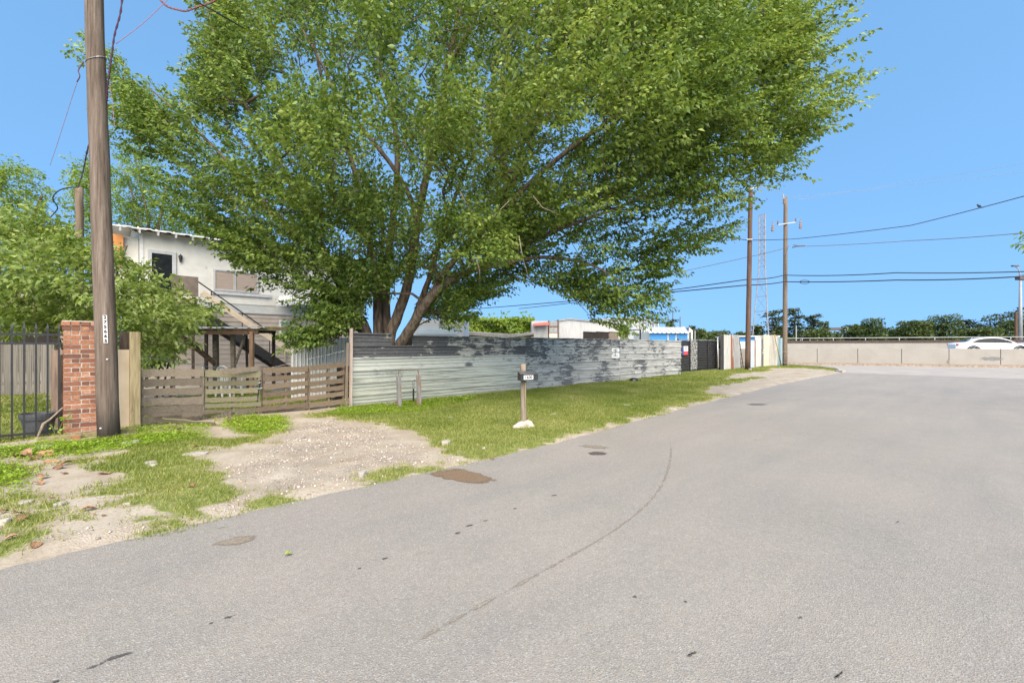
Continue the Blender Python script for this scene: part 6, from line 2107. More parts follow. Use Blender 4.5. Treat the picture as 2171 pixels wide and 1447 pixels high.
def finish_tree(name, label, cat, base, stems, tips, rng, templates, bark, leafmat, size=1.0, droop=.45, leafscale=None, tone_sc=.35, tip_r=.006, group=None, sep_stems=True, step=.38, down=.0, flat=.7, pathw=.12, nseg=5, fan=None):
    th = thing(name, base, label, cat, group)
    A, par, r, ns, td = grow(stems, tips, rng, step=step, tip_r=tip_r, pathw=pathw)
    # the hand-placed stems, one smooth limb each
    for pts, rs in stems:
        m = MB()
        P_ = [Vector(p) for p in pts]
        sm, sr = [], []
        for i in range(len(P_) - 1):
            p0, p1, p2, p3 = P_[max(i - 1, 0)], P_[i], P_[i + 1], P_[min(i + 2, len(P_) - 1)]
            for k in range(5):
                t = k / 5
                sm.append(.5 * ((2 * p1) + (p2 - p0) * t + (2 * p0 - 5 * p1 + 4 * p2 - p3) * t * t + (3 * p1 - p0 - 3 * p2 + p3) * t ** 3))
                sr.append(rs[i] + (rs[i + 1] - rs[i]) * t)
        sm.append(P_[-1]); sr.append(rs[-1])
        m.tube(sm, sr, 10 if max(rs) > .08 else 6, wob=.06)
        m.build('trunk', bark, th, smooth=True)
    i = np.arange(len(A)); k = (i >= ns) & (par >= 0)
    P0, P1, R0, R1 = A[par[k]], A[k], np.minimum(r[par[k]], r[k] * 1.35), r[k]
    V, Fq = seg_tubes(P0, P1, R0, R1, nseg)
    o = np_obj('branches', V, Fq, MT['twig'], th, smooth=True)
    o['kind'] = 'stuff'
    dirs = td.copy()
    if fan is not None:
        dirs = unit(dirs * .55 + unit(tips - np.array(fan)) * .9)
    dirs[:, 2] -= down
    tone = .16 + .62 * fbm(tips[:, 0] + tips[:, 1] * .7, tips[:, 2] + tips[:, 1] * .4, tone_sc, 12) + rng.normal(0, .11, len(tips))
    V, Fc, rr = leaves_for(tips, dirs, templates, rng, size, droop, tone, flat, leafscale)
    o = np_obj('crown', V, Fc, leafmat, th, {'rnd': rr})
    o['kind'] = 'stuff'
    return th

# --- the big elm behind the metal fence
rng = np.random.default_rng(21)
EL = [(150, 85), (190, 108), (237, 103), (300, 175), (355, 215), (420, 215), (432, 130), (440, 70), (430, 10), (400, -120), (500, -300), (900, -420), (1280, -340), (1520, -220), (1640, -80), (1718, 0), (1735, 70), (1752, 110), (1745, 165), (1850, 166), (1782, 250), (1742, 290), (1702, 330), (1690, 362), (1640, 398), (1632, 415), (1598, 450), (1555, 505), (1500, 528), (1440, 540), (1402, 600), (1388, 655), (1335, 692), (1262, 692), (1228, 650), (1180, 622), (1100, 600), (1050, 592), (1015, 628), (985, 640), (968, 690), (935, 702), (905, 668), (850, 640), (790, 640), (765, 700), (735, 690), (700, 738), (655, 735), (640, 700), (684, 696), (672, 655), (615, 604), (510, 560), (492, 520), (395, 480), (348, 420), (330, 350), (262, 285), (243, 240), (236, 205), (242, 172), (195, 142)]
EL = [(u - 38 * max(0, min(1, (u - 1250) / 350)), v) for u, v in EL]
ZONE = [(790, 725), (785, 650), (800, 615), (850, 595), (905, 590), (950, 600), (1000, 575), (985, 610), (940, 660), (890, 725)]
ZONE2 = [(735, 640), (640, 545), (600, 480), (660, 470), (720, 560), (770, 620)]
DARK = [(1000, 220), (1300, 230), (1420, 330), (1400, 480), (1180, 520), (1010, 430)]
def elm_y(u, v): return 11.9 - .9 * np.clip((u - 1000) / 800, 0, 1) + .4 * np.clip((700 - u) / 500, 0, 1)
def elm_near(u, v, y):
    z = poly_sd(u, v, ZONE)
    keep = ~((z > 0) & (y < 12.7) & (rng.uniform(0, 1, len(u)) < .72))
    keep &= ~((poly_sd(u, v, ZONE2) > 0) & (y < 12.3) & (rng.uniform(0, 1, len(u)) < .5))
    X_ = (u - CU) / F * y; Z_ = H - (v - CV) / F * y
    keep &= rng.uniform(0, 1, len(u)) < np.clip(fbm(X_ + .55 * y, Z_ * 1.5 - .5 * y, .62, 71) * 3.6 - 1.05, .12, 1)
    low = (v > 640) & (u < 780) & (u > 430)
    keep &= ~(low & (y < 11.6))
    return keep
def elm_den(u, v): return np.where(v < -30, .22, .5) * np.where((v > 300) & (u > 1050), 1.5, 1.0) * np.where((v > 470) & (u < 780), 1.7, 1.0) * np.clip(fbm(u, v, .011, 61) * 2.6 - .45, .12, 1.4) * np.clip(.65 + poly_sd(u, v, EL) / 60, 0, 1)
tips = sample_crown(EL, rng, 5900, elm_y, 4.0, .011, .35, elm_near, elm_den)
front = sample_crown([(880, 470), (960, 450), (1060, 480), (1080, 550), (1030, 580), (930, 545)], rng, 70, lambda u, v: 9.7 + 0 * u, .5, .02, .2)
low_l = sample_crown([(690, 715), (710, 650), (760, 640), (800, 600), (770, 690), (700, 735)], rng, 60, lambda u, v: 11.9 + 0 * u, .5, .02, .2)
back_r = sample_crown([(880, 665), (925, 605), (1000, 590), (1095, 588), (1030, 640), (985, 655), (965, 695), (930, 705)], rng, 110, lambda u, v: 13.4 + 0 * u, .8, .02, .3)
thin_l = sample_crown([(470, 490), (560, 480), (640, 560), (655, 640), (610, 650), (560, 600), (500, 560)], rng, 45, lambda u, v: 13.6 + 0 * u, .6, .02, .2)
twigs = np.array([tuple(P(u, v, 10.3)) for u, v in ((1700, 120), (1722, 95), (1742, 78), (1758, 55), (1766, 30), (1775, 8), (1745, 120), (1768, 105), (1690, 60), (1715, 40))])
tips = np.concatenate([tips, front, low_l, back_r, thin_l, twigs])
eb = Vector((-3.35, 12.75, 0))
def st(pix, rs): return ([tuple(P(u, v, y)) for u, v, y in pix], [r * .85 for r in rs])
gz = lambda u, y: (u, CV + H * F / y + 6, y)
THIN = .86
stems = [
    st([gz(838, 12.75), (846, 745, 12.45), (858, 715, 12.22), (880, 680, 11.95), (905, 640, 11.6), (948, 598, 11.3), (990, 578, 11.1), (1080, 530, 10.9), (1200, 480, 10.7), (1310, 440, 10.5), (1400, 400, 10.4)], [.23, .19, .165, .155, .145, .125, .10, .075, .055, .04, .022]),
    st([gz(830, 12.75), (826, 725, 12.5), (842, 672, 12.4), (862, 612, 12.2), (872, 560, 12.0), (884, 480, 11.7), (905, 370, 11.3), (938, 250, 11.0), (946, 150, 10.8), (975, 20, 10.6), (1010, -150, 10.5)], [.22, .18, .165, .155, .145, .125, .105, .09, .075, .055, .03]),
    st([gz(806, 12.8), (802, 720, 12.8), (800, 650, 12.8), (797, 590, 12.7), (784, 520, 12.6), (768, 440, 12.4), (745, 340, 12.2), (700, 240, 12.0), (672, 120, 11.8), (640, 0, 11.6)], [.20, .165, .15, .135, .12, .10, .08, .06, .045, .025]),
    st([gz(824, 13.0), (822, 715, 13.0), (818, 640, 13.1), (822, 560, 13.1), (832, 470, 13.1), (842, 380, 13.0), (838, 270, 12.9), (812, 170, 12.8), (790, 60, 12.7), (780, -100, 12.6)], [.19, .15, .14, .13, .115, .10, .085, .07, .055, .03]),
    st([gz(796, 12.7), (782, 718, 12.6), (752, 655, 12.5), (718, 598, 12.4), (700, 570, 12.3), (664, 535, 12.1), (630, 500, 12.0), (570, 440, 11.9), (490, 350, 11.8), (400, 260, 11.8), (320, 190, 11.8)], [.19, .155, .14, .13, .125, .105, .095, .075, .055, .035, .02]),
    st([(704, 575, 12.3), (690, 535, 12.2), (660, 475, 12.1), (632, 420, 12.0), (590, 340, 11.8), (520, 220, 11.6), (470, 120, 11.4), (440, 20, 11.2)], [.105, .10, .085, .075, .06, .045, .03, .018]),
    st([(905, 645, 11.65), (935, 590, 11.4), (990, 520, 11.2), (1080, 430, 10.9), (1190, 330, 10.6), (1300, 250, 10.4), (1420, 160, 10.2), (1540, 80, 10.1)], [.10, .095, .085, .075, .065, .05, .04, .022]),
    st([(884, 480, 11.7), (870, 420, 11.5), (830, 350, 11.1), (778, 285, 10.8), (720, 205, 10.5), (690, 150, 10.3), (640, 60, 10.1)], [.09, .075, .065, .055, .045, .035, .02]),
    st([(990, 578, 11.1), (1060, 560, 11.0), (1150, 545, 10.9), (1250, 560, 10.8), (1320, 600, 10.8)], [.075, .065, .055, .04, .022]),
    st([gz(856, 12.9), (868, 715, 12.7), (888, 650, 12.6), (912, 585, 12.4), (930, 520, 12.2), (960, 430, 12.0), (1000, 330, 11.9)], [.13, .115, .105, .09, .075, .055, .03]),
    st([gz(812, 13.1), (812, 715, 13.1), (810, 650, 13.2), (806, 580, 13.2), (812, 500, 13.2), (800, 400, 13.2)], [.11, .10, .09, .08, .06, .03]),
    st([gz(790, 12.9), (770, 715, 12.9), (748, 690, 12.9), (730, 640, 12.9), (726, 580, 12.9), (720, 500, 12.9)], [.10, .09, .075, .065, .05, .025]),
    st([(946, 150, 10.8), (1000, 60, 10.4), (1060, 20, 10.2), (1150, -60, 10.0)], [.06, .05, .04, .025]),
]
tmpl = [spray_template(rng, 7, 8, 1.15, .34, .105) for _ in range(8)]
elm = finish_tree('elm_tree', 'huge spreading many-stemmed elm leaning over the sheet metal fence', 'tree', eb, stems, tips, rng, tmpl, MT['bark'], MT['leaf_elm'], size=.92, droop=.42, tip_r=.0055, fan=(-3.0, 12.4, 1.2), flat=.78)
# dead twigs hanging inside the crown
for pix in ([(1100, 500), (1106, 535), (1112, 560), (1122, 592)], [(975, 405), (990, 435), (1005, 455), (1014, 476)], [(1010, 545), (1016, 572), (1018, 598)], [(1080, 425), (1050, 455), (1040, 470)], [(1130, 415), (1150, 440), (1180, 452)]):
    m = MB(); m.tube([P(u, v, 9.0 + .1 * i) for i, (u, v) in enumerate(pix)], [.012, .011, .009, .006][:len(pix)], 5, wob=.1)
    m.build('dead_twig', MT['mailpost'], elm, smooth=True)

# --- the shrub over the iron fence and round the pole
rng = np.random.default_rng(8)
BU = [(-160, 420), (-40, 430), (60, 470), (110, 455), (165, 500), (230, 520), (258, 520), (285, 545), (312, 590), (345, 618), (385, 600), (400, 620), (400, 645), (425, 660), (415, 690), (385, 712), (392, 735), (360, 745), (330, 765), (300, 770), (270, 740), (150, 730), (110, 700), (40, 715), (-160, 710)]
tips = sample_crown(BU, rng, 560, lambda u, v: 9.9 + 0 * u, 1.5, .012, .35, density=lambda u, v: np.where(u < -20, .5, 1))
sb = W(.45, 15.2)
def bst(u, y, v2, u2): 
    q = P(u2, v2, y + .4); return ([(sb.x, sb.y - .6, 0), (sb.x * .8 + q.x * .2, 10.9, 1.7), tuple(q)], [.035, .03, .012])
stems = [bst(60, 10.0, 520, 30), bst(170, 10.1, 540, 120), bst(250, 10.0, 560, 200), bst(300, 10.2, 570, 320), bst(330, 10.2, 640, 390), bst(10, 10.0, 560, -80), bst(280, 9.8, 520, 270)]
tmpl_b = [spray_template(rng, 4, 7, .75, .36, .118) for _ in range(6)]
finish_tree('mulberry_bush', 'tall bright green mulberry bush growing over the brick pillar and pole', 'bush', sb, stems, tips, rng, tmpl_b, MT['twig'], MT['leaf_bush'], size=.8, droop=.35, tip_r=.004, tone_sc=.8, flat=.5)
# lower dark undergrowth by the lean-to
rng = np.random.default_rng(9)
BU2 = [(255, 640), (330, 600), (430, 640), (470, 660), (430, 690), (380, 700), (372, 760), (330, 790), (300, 800), (262, 760)]
tips = sample_crown(BU2, rng, 130, lambda u, v: 12.2 + 0 * u, .9, .012, .3)
stems = [([(P(u, 735, 12.3).x, 12.3, 0), (P(u + 10, 680, 12.3).x, 12.3, 1.3), tuple(P(u + 20, 640, 12.3))], [.04, .03, .012]) for u in (290, 330, 360)]
finish_tree('mulberry_bush', 'smaller mulberry bush between the timber post and the lean-to roof', 'bush', Vector((P(320, 735, 12.3).x, 12.3, 0)), stems, tips, rng, tmpl_b, MT['twig'], MT['leaf_bush'], size=.8, droop=.4, tip_r=.004, tone_sc=.8, flat=.5)

# --- trees beyond the house and the bushes
def back_tree(poly, y, n, stems_px, label, seed, size=1.2, leafmat='leaf_back', thick=1.6, tip_r=.008, droop=.3, leaf=.15, name='backyard_tree', rs=None, group=None, down=0, base_u=None, den=None):
    rng = np.random.default_rng(seed)
    tips = sample_crown(poly, rng, n, lambda u, v: y + 0 * u, thick, .012, .4, density=den)
    stems = []
    for pix in stems_px:
        pts = [tuple(P(u, v, y)) for u, v in pix]
        r0 = rs or .16
        stems.append((pts, [r0 + (.03 - r0) * i / (len(pts) - 1) for i in range(len(pts))]))
    b = Vector(stems[0][0][0]); b.z = 0
    tm = [spray_template(rng, 5, 7, .85, .5, leaf) for _ in range(4)]
    return finish_tree(name, label, 'tree', b, stems, tips, rng, tm, MT['bark'], MT[leafmat], size=size, droop=droop, tip_r=tip_r, tone_sc=.4, step=.6, flat=.4, group=group, nseg=4, down=down)
gy = lambda u, y: (u, CV + H * F / y, y)[:2]
back_tree([(240, 335), (262, 300), (285, 296), (310, 310), (335, 322), (352, 370), (400, 420), (440, 500), (400, 520), (250, 490), (243, 430)], 27, 230, [[gy(322, 27), (318, 600), (315, 480), (300, 400), (285, 330)], [(318, 560), (340, 460), (350, 400)], [gy(300, 27), (298, 560), (290, 450), (262, 360)]], 'thin poplar with gaps rising behind the tin roof of the house', 31, size=1.15, rs=.13, leafmat='leaf_back', name='poplar_tree')
back_tree([(140, 380), (165, 335), (185, 345), (205, 330), (230, 370), (240, 450), (230, 520), (160, 500), (150, 430)], 24, 120, [[gy(200, 24), (198, 560), (195, 440), (185, 360)]], 'slim leafy tree directly behind the cut-off stub pole', 33, size=1.1, rs=.12)
back_tree([(-260, 330), (-60, 320), (0, 345), (40, 338), (52, 350), (70, 385), (85, 375), (110, 420), (130, 455), (150, 520), (120, 560), (-260, 560)], 22, 420, [[gy(-40, 22), (-35, 600), (-20, 450), (10, 370)], [(-35, 600), (60, 480), (90, 410)], [(-35, 600), (-150, 450), (-180, 360)]], 'dense darker tree filling the sky corner above the mulberry bush', 34, size=1.2, rs=.2, leafmat='leaf_back')
back_tree([(400, 520), (440, 480), (520, 470), (640, 560), (700, 600), (720, 660), (600, 660), (560, 560), (470, 560)], 25.5, 150, [[gy(600, 25.5), (600, 640), (590, 560), (560, 500)]], 'yellow green tree showing between the elm and the house roof', 35, size=1.2, rs=.13, leafmat='leaf_elm')
# neighbouring house; a dark panel paints the shade under its porch
nh = thing('neighbour_house', W(-3.5, 27), 'beige house mostly hidden by the bush behind the plank fence', 'house')
m = MB(); m.box(W(-3.2, 28, 1.5), (10, 5, 3.0), EV); m.build('wall', MT['wall_beige'], nh)
m = MB(); m.box(W(s_at(60, 25.4), 25.45, 1.6), (1.6, .12, 2.1), EV); d_ = m.build('porch_shade', MT['shed_dark'], nh)
m = MB(); m.prism([W(-8.5, 25, 2.95), W(-8.5, 31, 2.95), W(-8.5, 28, 4.2)], EV * 10.6); m.build('roof', MT['brown_panel'], nh)

# --- far trees beyond the highway
def far_tree(u0, u1, vt, vb, y, n, label, kind='round', seed=0):
    rng = np.random.default_rng(100 + seed)
    uc = (u0 + u1) / 2; hw = (u1 - u0) / 2; hv = vb - vt
    mat = MT['leaf_pine'] if kind in ('pine', 'sparse') else MT['leaf_far']
    pts = []
    if kind == 'round':
        lob = [(rng.uniform(-.6, .6), rng.uniform(.15, .8), rng.uniform(.3, .5)) for _ in range(8)] + [(0, .3, .38)]
        while len(pts) < n:
            a, b = rng.uniform(-1, 1), rng.uniform(0, 1)
            if any(((a - x) / r) ** 2 + ((b - z) / (r * .75)) ** 2 < 1 for x, z, r in lob): pts.append((a, b))
    elif kind == 'cone':
        while len(pts) < n:
            b = rng.uniform(0, 1); wdt = .12 + .95 * b ** .8 * (.75 + .25 * math.sin(b * 26 + seed))
            a = rng.uniform(-1, 1)
            if abs(a) < wdt: pts.append((a, b))
    else:
        bands = [(rng.uniform(-.5, .5), b_, rng.uniform(.25, .55)) for b_ in np.linspace(.03, .75 if kind == 'pine' else .6, 8 if kind == 'pine' else 7)]
        while len(pts) < n:
            x, b_, r = bands[rng.integers(0, len(bands))]
            a = x + rng.normal(0, r * .6); b = b_ + rng.normal(0, .022) + .10 * (a - x) ** 2
            if abs(a) < 1: pts.append((a, b))
    pts = np.array(pts)
    rm = hw / F * y
    yy = y + rng.uniform(-1, 1, n) * rm * np.sqrt(np.clip(1 - pts[:, 0] ** 2, .05, 1))
    X = (uc - CU) / F * y + pts[:, 0] * rm
    Z = H + (CV - (vt + pts[:, 1] * hv)) / F * y
    Pc = np.stack([X, yy, Z], -1)
    D = unit(np.stack([rng.normal(0, 1, n), rng.normal(0, 1, n), rng.normal(-.2, .5, n)], -1))
    Nn = unit(np.stack([rng.normal(0, .6, n), rng.normal(-.3, .6, n), rng.normal(.9, .4, n)], -1))
    s = .0046 * y
    V, Fc = leaf_quads(Pc, D, Nn, rng.uniform(.7, 1.5, n) * s, rng.uniform(.5, .9, n) * s)
    tone = .45 + .5 * (fbm(X, Z, .35, seed) - .5) + rng.normal(0, .15, n)
    b = Vector(((uc - CU) / F * y, y, 0))
    th = thing({'pine': 'pine_tree', 'sparse': 'pine_tree', 'cone': 'cypress_tree'}.get(kind, 'far_tree'), b, label, 'tree', 'trees beyond the highway')
    o = np_obj('crown', V, Fc, mat, th, {'rnd': np.repeat(np.clip(tone, 0, 1), 4)}); o['kind'] = 'stuff'
    topz = H + (CV - vt) / F * y
    m = MB(); m.tube([b - zz * .2, b + zz * topz * .5, b + zz * topz * .93], [.006 * hv / F * y + .12, .09 + .002 * hv, .05], 6)
    if kind in ('pine', 'sparse'):
        for x, b_, r in bands:
            z = H + (CV - (vt + b_ * hv)) / F * y
            m.tube([b + zz * (z - .5), b + Vector(((x + r * .7) * rm, 0, z))], [.07, .03], 4)
            m.tube([b + zz * (z - .5), b + Vector(((x - r * .7) * rm, 0, z))], [.07, .03], 4)
    m.build('trunk', MT['twig'], th)
    return th
FT = [
    (1612, 1662, 658, 725, 105, 520, 'pine', 'tall flat-topped pine showing just behind the lattice mast'),
    (1592, 1618, 690, 726, 112, 260, 'round', 'small rounded tree at the foot of the lattice mast'),
    (1640, 1664, 692, 726, 115, 300, 'round', 'rounded dark tree filling the gap between mast and end pole'),
    (1664, 1706, 655, 728, 105, 560, 'pine', 'layered pine rising beside the grey brown end pole'),
    (1706, 1742, 667, 722, 112, 380, 'sparse', 'open flat-topped pine one step along from the end pole'),
    (1690, 1760, 698, 728, 108, 700, 'round', 'broad bright green tree under the open flat-topped pine'),
    (1736, 1758, 681, 724, 115, 240, 'cone', 'pointed dark tree by the dark end of the sign gantry'),
    (1762, 1784, 702, 728, 110, 220, 'cone', 'small cone shaped tree beneath the sign gantry'),
    (1788, 1850, 688, 730, 118, 700, 'round', 'broad hazy tree next to the white end of the sign gantry'),
    (1824, 1876, 674, 730, 108, 700, 'cone', 'tall ragged dark conifer in the gap past the sign gantry'),
    (1872, 1912, 694, 730, 120, 380, 'round', 'low distant trees past the ragged conifer'),
    (1908, 1970, 680, 732, 110, 900, 'round', 'large dense round tree halfway along the parapet'),
    (1966, 2034, 667, 732, 108, 1000, 'cone', 'broad tall tree rising above the tail of the white car'),
    (2034, 2078, 678, 732, 116, 420, 'sparse', 'pale feathery tree above the white car roof'),
    (2050, 2112, 694, 732, 108, 700, 'round', 'low dark round tree above the bonnet of the white car'),
    (2092, 2160, 664, 720, 112, 420, 'sparse', 'open spreading pine by the reddish far pole'),
    (2125, 2190, 676, 732, 106, 800, 'round', 'bright green tree behind the street light pole'),
    (2150, 2240, 648, 732, 118, 700, 'pine', 'tall pine cut by the picture edge'),
    (1404, 1436, 678, 722, 110, 300, 'sparse', 'thin tree between the two dark far poles'),
    (1466, 1494, 697, 724, 100, 260, 'round', 'grey green tree at the end of the storage building'),
    (1490, 1548, 702, 726, 115, 420, 'round', 'low rounded trees above the black gate'),
    (1548, 1590, 704, 726, 112, 320, 'round', 'low trees beside the dark brown pole'),
    (1452, 1475, 692, 722, 120, 200, 'sparse', 'thin dark treetop over the storage roof ridge'),
]
for i, (u0, u1, vt, vb, y, n, kd, lab) in enumerate(FT): far_tree(u0, u1, vt, vb, y, int(n * (3.4 if kd in ('round', 'cone') else 2.0)), lab, kd, i)
# the wood that closes the view
rng = np.random.default_rng(55)
n = 40000
y = rng.uniform(135, 175, n)
u = rng.uniform(1380, 2420, n)
hz_ = 714 + 12 * (fbm(u, u * 0, .018, 4)) 
v = hz_ + (738 - hz_) * rng.uniform(0, 1, n)
Pc = np.stack([(u - CU) / F * y, y, H + (CV - v) / F * y], -1)
D = unit(rng.normal(0, 1, (n, 3))); Nn = unit(rng.normal(0, .6, (n, 3)) + np.array([0, -.3, .9]))
V, Fc = leaf_quads(Pc, D, Nn, rng.uniform(1.0, 1.9, n), rng.uniform(.8, 1.4, n))
o = np_obj('far_wood', V, Fc, MT['leaf_far'], None, {'rnd': np.repeat(np.clip(.35 + .6 * (fbm(u, v, .05, 2) - .5) + rng.normal(0, .12, n), 0, 1), 4)})
tag(o, 'low dark wood closing the view beyond the highway', 'wood', kind='stuff')
# small bright bush behind the fence by the workshop
rng = np.random.default_rng(66)
tips = sample_crown([(1312, 690), (1328, 682), (1334, 700), (1328, 722), (1312, 722)], rng, 40, lambda u, v: 26.0 + 0 * u, .5, .02, .2)
b = Vector((P(1320, 735, 26).x, 26, 0))
finish_tree('garden_bush', 'small bright bush between the workshop and the rusty frame', 'bush', b, [([tuple(b), tuple(b + zz * 1.2), tuple(b + zz * 2.2)], [.05, .04, .02])], tips, rng, tmpl_b, MT['twig'], MT['leaf_elm'], size=.7, tone_sc=.8)
# the twig that reaches in at the picture edge
rng = np.random.default_rng(67)
tips = np.concatenate([sample_crown([(2150, 524), (2162, 492), (2200, 480), (2260, 400), (2400, 380), (2450, 560), (2260, 560), (2200, 540), (2165, 528)], rng, 60, lambda u, v: 10.5 + .0 * u, 1.0, .01, .2), np.array([tuple(P(2158, 518, 10.4)), tuple(P(2168, 500, 10.4))])])
b = Vector((14.0, 10.8, 0))
finish_tree('street_tree', 'twig of a young tree reaching in at the picture edge above the highway', 'tree', b, [([tuple(b), (13.9, 10.8, 2.2), (13.7, 10.7, 4.5)], [.10, .08, .04])], tips, rng, [spray_template(rng, 2, 4, .4, .2, .12) for _ in range(3)], MT['bark'], MT['leaf_elm'], size=.6)

# ------------------------------------------------------------------ grass and weeds
def blades(n, region, rng, hgt, wid, mat, name, label=None, parent=None, thr=.35, lush=None, cat='grass'):
    s = region[0] + (region[1] - region[0]) * rng.uniform(0, 1, n * 3) ** region[4]
    nn_ = rng.uniform(region[2], region[3], n * 3)
    x, y = Q * (s - nn_), Q * (s + nn_)
    m = grass_mask(x, y)
    clump = fbm(x, y, 2.3, 21)
    k = rng.uniform(0, 1, len(x)) < m * (.35 + .9 * clump)
    x, y, clump = x[k][:n], y[k][:n], clump[k][:n]
    c = len(x)
    z = ground_z(x, y) - .004
    hh = hgt * rng.uniform(.45, 1.25, c) * (.6 + .9 * clump)
    dist = np.sqrt(x * x + y * y)
    ww = wid * np.clip(dist / 7, .8, 4.0) * rng.uniform(.7, 1.3, c)
    a = rng.uniform(0, 2 * np.pi, c)
    lean = rng.uniform(.15, 1.0, c) * hh
    b = rng.uniform(0, 2 * np.pi, c)
    bx_, by_ = np.cos(a) * ww / 2, np.sin(a) * ww / 2
    V = np.stack([np.stack([x - bx_, y - by_, z], -1), np.stack([x + bx_, y + by_, z], -1), np.stack([x + np.cos(b) * lean, y + np.sin(b) * lean, z + hh], -1)], 1).reshape(-1, 3)
    Fc = np.arange(c * 3).reshape(-1, 3)
    tone = np.clip(.15 + .75 * fbm(x, y, .9, 31) + rng.normal(0, .14, c) + .25 * (1 - m[k][:n]), 0, 1)
    o = np_obj(name, V, Fc, mat, None, {'rnd': np.repeat(tone, 3)})
    return tag(o, label, cat, kind='stuff')
rng = np.random.default_rng(77)
blades(230000, (-1.6, 16, 4.5, 11.2, 1.15), rng, .042, .011, MT['grass'], 'grass', 'short green and straw coloured verge grass along the street')
blades(60000, (15, 41, 4.8, 11.8, 1.0), rng, .055, .012, MT['grass'], 'grass', 'far end of the verge grass by the gate and the corner')
blades(30000, (-3.5, 6, 11, 21, 1.0), rng, .05, .013, MT['grass'], 'grass', 'lawn grass behind the iron fence and the pallets')
# broad-leaved weeds in drifts
WEEDS = [gp(p) for p in ([(480, 905), (500, 882), (600, 890), (610, 917), (560, 928), (500, 918)], [(-40, 962), (60, 948), (220, 938), (420, 918), (440, 935), (330, 948), (215, 965), (150, 978), (-40, 985)], [(262, 918), (300, 908), (345, 906), (430, 905), (430, 915), (300, 922)], [(690, 882), (740, 868), (900, 852), (1000, 845), (1000, 852), (860, 880), (740, 886)], [(-60, 990), (20, 992), (45, 1020), (40, 1050), (-60, 1060)])]
n = 42000
s = rng.uniform(-2.5, 9, n * 6); nn_ = rng.uniform(5, 10.9, n * 6)
x, y = Q * (s - nn_), Q * (s + nn_)
md = np.full(x.shape, -9.0)
for p in WEEDS: md = np.maximum(md, poly_sd(x, y, p))
k = rng.uniform(0, 1, len(x)) < smooth01((md + .18) / .3) * np.clip(fbm(x, y, 3, 41) * 1.6 - .25, 0, 1)
x, y = x[k][:n], y[k][:n]
c = len(x)
z = ground_z(x, y) + rng.uniform(.005, .075, c) * (.4 + fbm(x, y, 4, 42))
D = unit(np.stack([rng.normal(0, 1, c), rng.normal(0, 1, c), rng.normal(.15, .3, c)], -1)); Nn = unit(np.stack([rng.normal(0, .35, c), rng.normal(0, .35, c), np.ones(c)], -1))
L = rng.uniform(.018, .042, c)
V, Fc = leaf_quads(np.stack([x, y, z], -1), D, Nn, L, L * .75)
o = np_obj('weeds', V, Fc, MT['weed'], None, {'rnd': np.repeat(np.clip(.2 + .6 * fbm(x, y, 1.5, 43) + rng.normal(0, .15, c), 0, 1), 4)})
tag(o, 'low broad-leaved green weeds in drifts along the fences', 'weeds', kind='stuff')
# creeper at the foot of the pillar and weeds through the fence
def creeper(name, spots, label, seed, leaf=.06, cat='creeper'):
    rng = np.random.default_rng(seed)
    Pc = []
    m = MB()
    for pts in spots:
        m.tube(pts, .006, 5)
        for a, b in zip(pts[:-1], pts[1:]):
            k = max(2, int((b - a).length / .035))
            for i in range(k): Pc.append(np.array(a + (b - a) * (i / k)) + rng.normal(0, .03, 3))
    Pc = np.array(Pc)
    k = len(Pc)
    th = thing(name, spots[0][0], label, cat)
    m.build('stem', MT['mossy_timber'], th)
    D = unit(rng.normal(0, 1, (k, 3)) + np.array([.2, -.5, .1])); Nn = unit(rng.normal(0, .4, (k, 3)) + np.array([0, -.6, .8]))
    V, Fc = leaf_quads(Pc, D, Nn, rng.uniform(.7, 1.4, k) * leaf, rng.uniform(.5, .8, k) * leaf)
    o = np_obj('foliage', V, Fc, MT['weed'], th, {'rnd': np.repeat(rng.uniform(.1, .8, k), 4)}); o['kind'] = 'stuff'
fp = lambda u, v, y: P(u, v, y)
creeper('creeper', [[fp(122, 928, 7.45), fp(128, 905, 7.4), fp(136, 888, 7.38), fp(152, 876, 7.36)], [fp(118, 925, 7.45), fp(112, 905, 7.4), fp(106, 900, 7.4)], [fp(126, 918, 7.4), fp(140, 902, 7.38), fp(146, 890, 7.36)]], 'small green creeper climbing at the foot of the brick pillar', 3)
creeper('creeper', [[fp(168, 921, 7.35), fp(176, 918, 7.3), fp(186, 924, 7.28)]], 'little green sprig in front of the brick pillar', 4, .05)
creeper('creeper', [[fp(733, 862, 10.9), fp(732, 850, 10.9), fp(736, 842, 10.9)], [fp(728, 862, 10.9), fp(724, 855, 10.9)]], 'green sprig at the foot of the tall faded end post', 5, .06)
creeper('creeper', [[fp(985, 842, 10.9), fp(996, 838, 10.9), fp(1008, 838, 10.9)], [fp(985, 843, 10.9), fp(975, 839, 10.9)]], 'weed sprouting at the foot of the metal fence behind the mailbox', 6, .07)

# ------------------------------------------------------------------ stones, gravel and litter
rng = np.random.default_rng(91)
n = 3600
s = rng.uniform(-.5, 7.5, n * 5); nn_ = rng.uniform(4.5, 9.5, n * 5)
x, y = Q * (s - nn_), Q * (s + nn_)
gd = smooth01((poly_sd(x, y, GRAVEL) + .15) / .5) * np.clip(fbm(x, y, 1.3, 51) * 1.9 - .45, 0, 1)
k = rng.uniform(0, 1, len(x)) < gd * (1 - .85 * grass_mask(x, y))
x, y = x[k][:n], y[k][:n]
n = len(x)
z = ground_z(x, y)
r = rng.lognormal(-4.6, .42, n).clip(.005, .028)
octv = np.array([(1, 0, 0), (-1, 0, 0), (0, 1, 0), (0, -1, 0), (0, 0, .7), (0, 0, -.5)])
octf = np.array([(0, 2, 4), (2, 1, 4), (1, 3, 4), (3, 0, 4), (2, 0, 5), (1, 2, 5), (3, 1, 5), (0, 3, 5)])
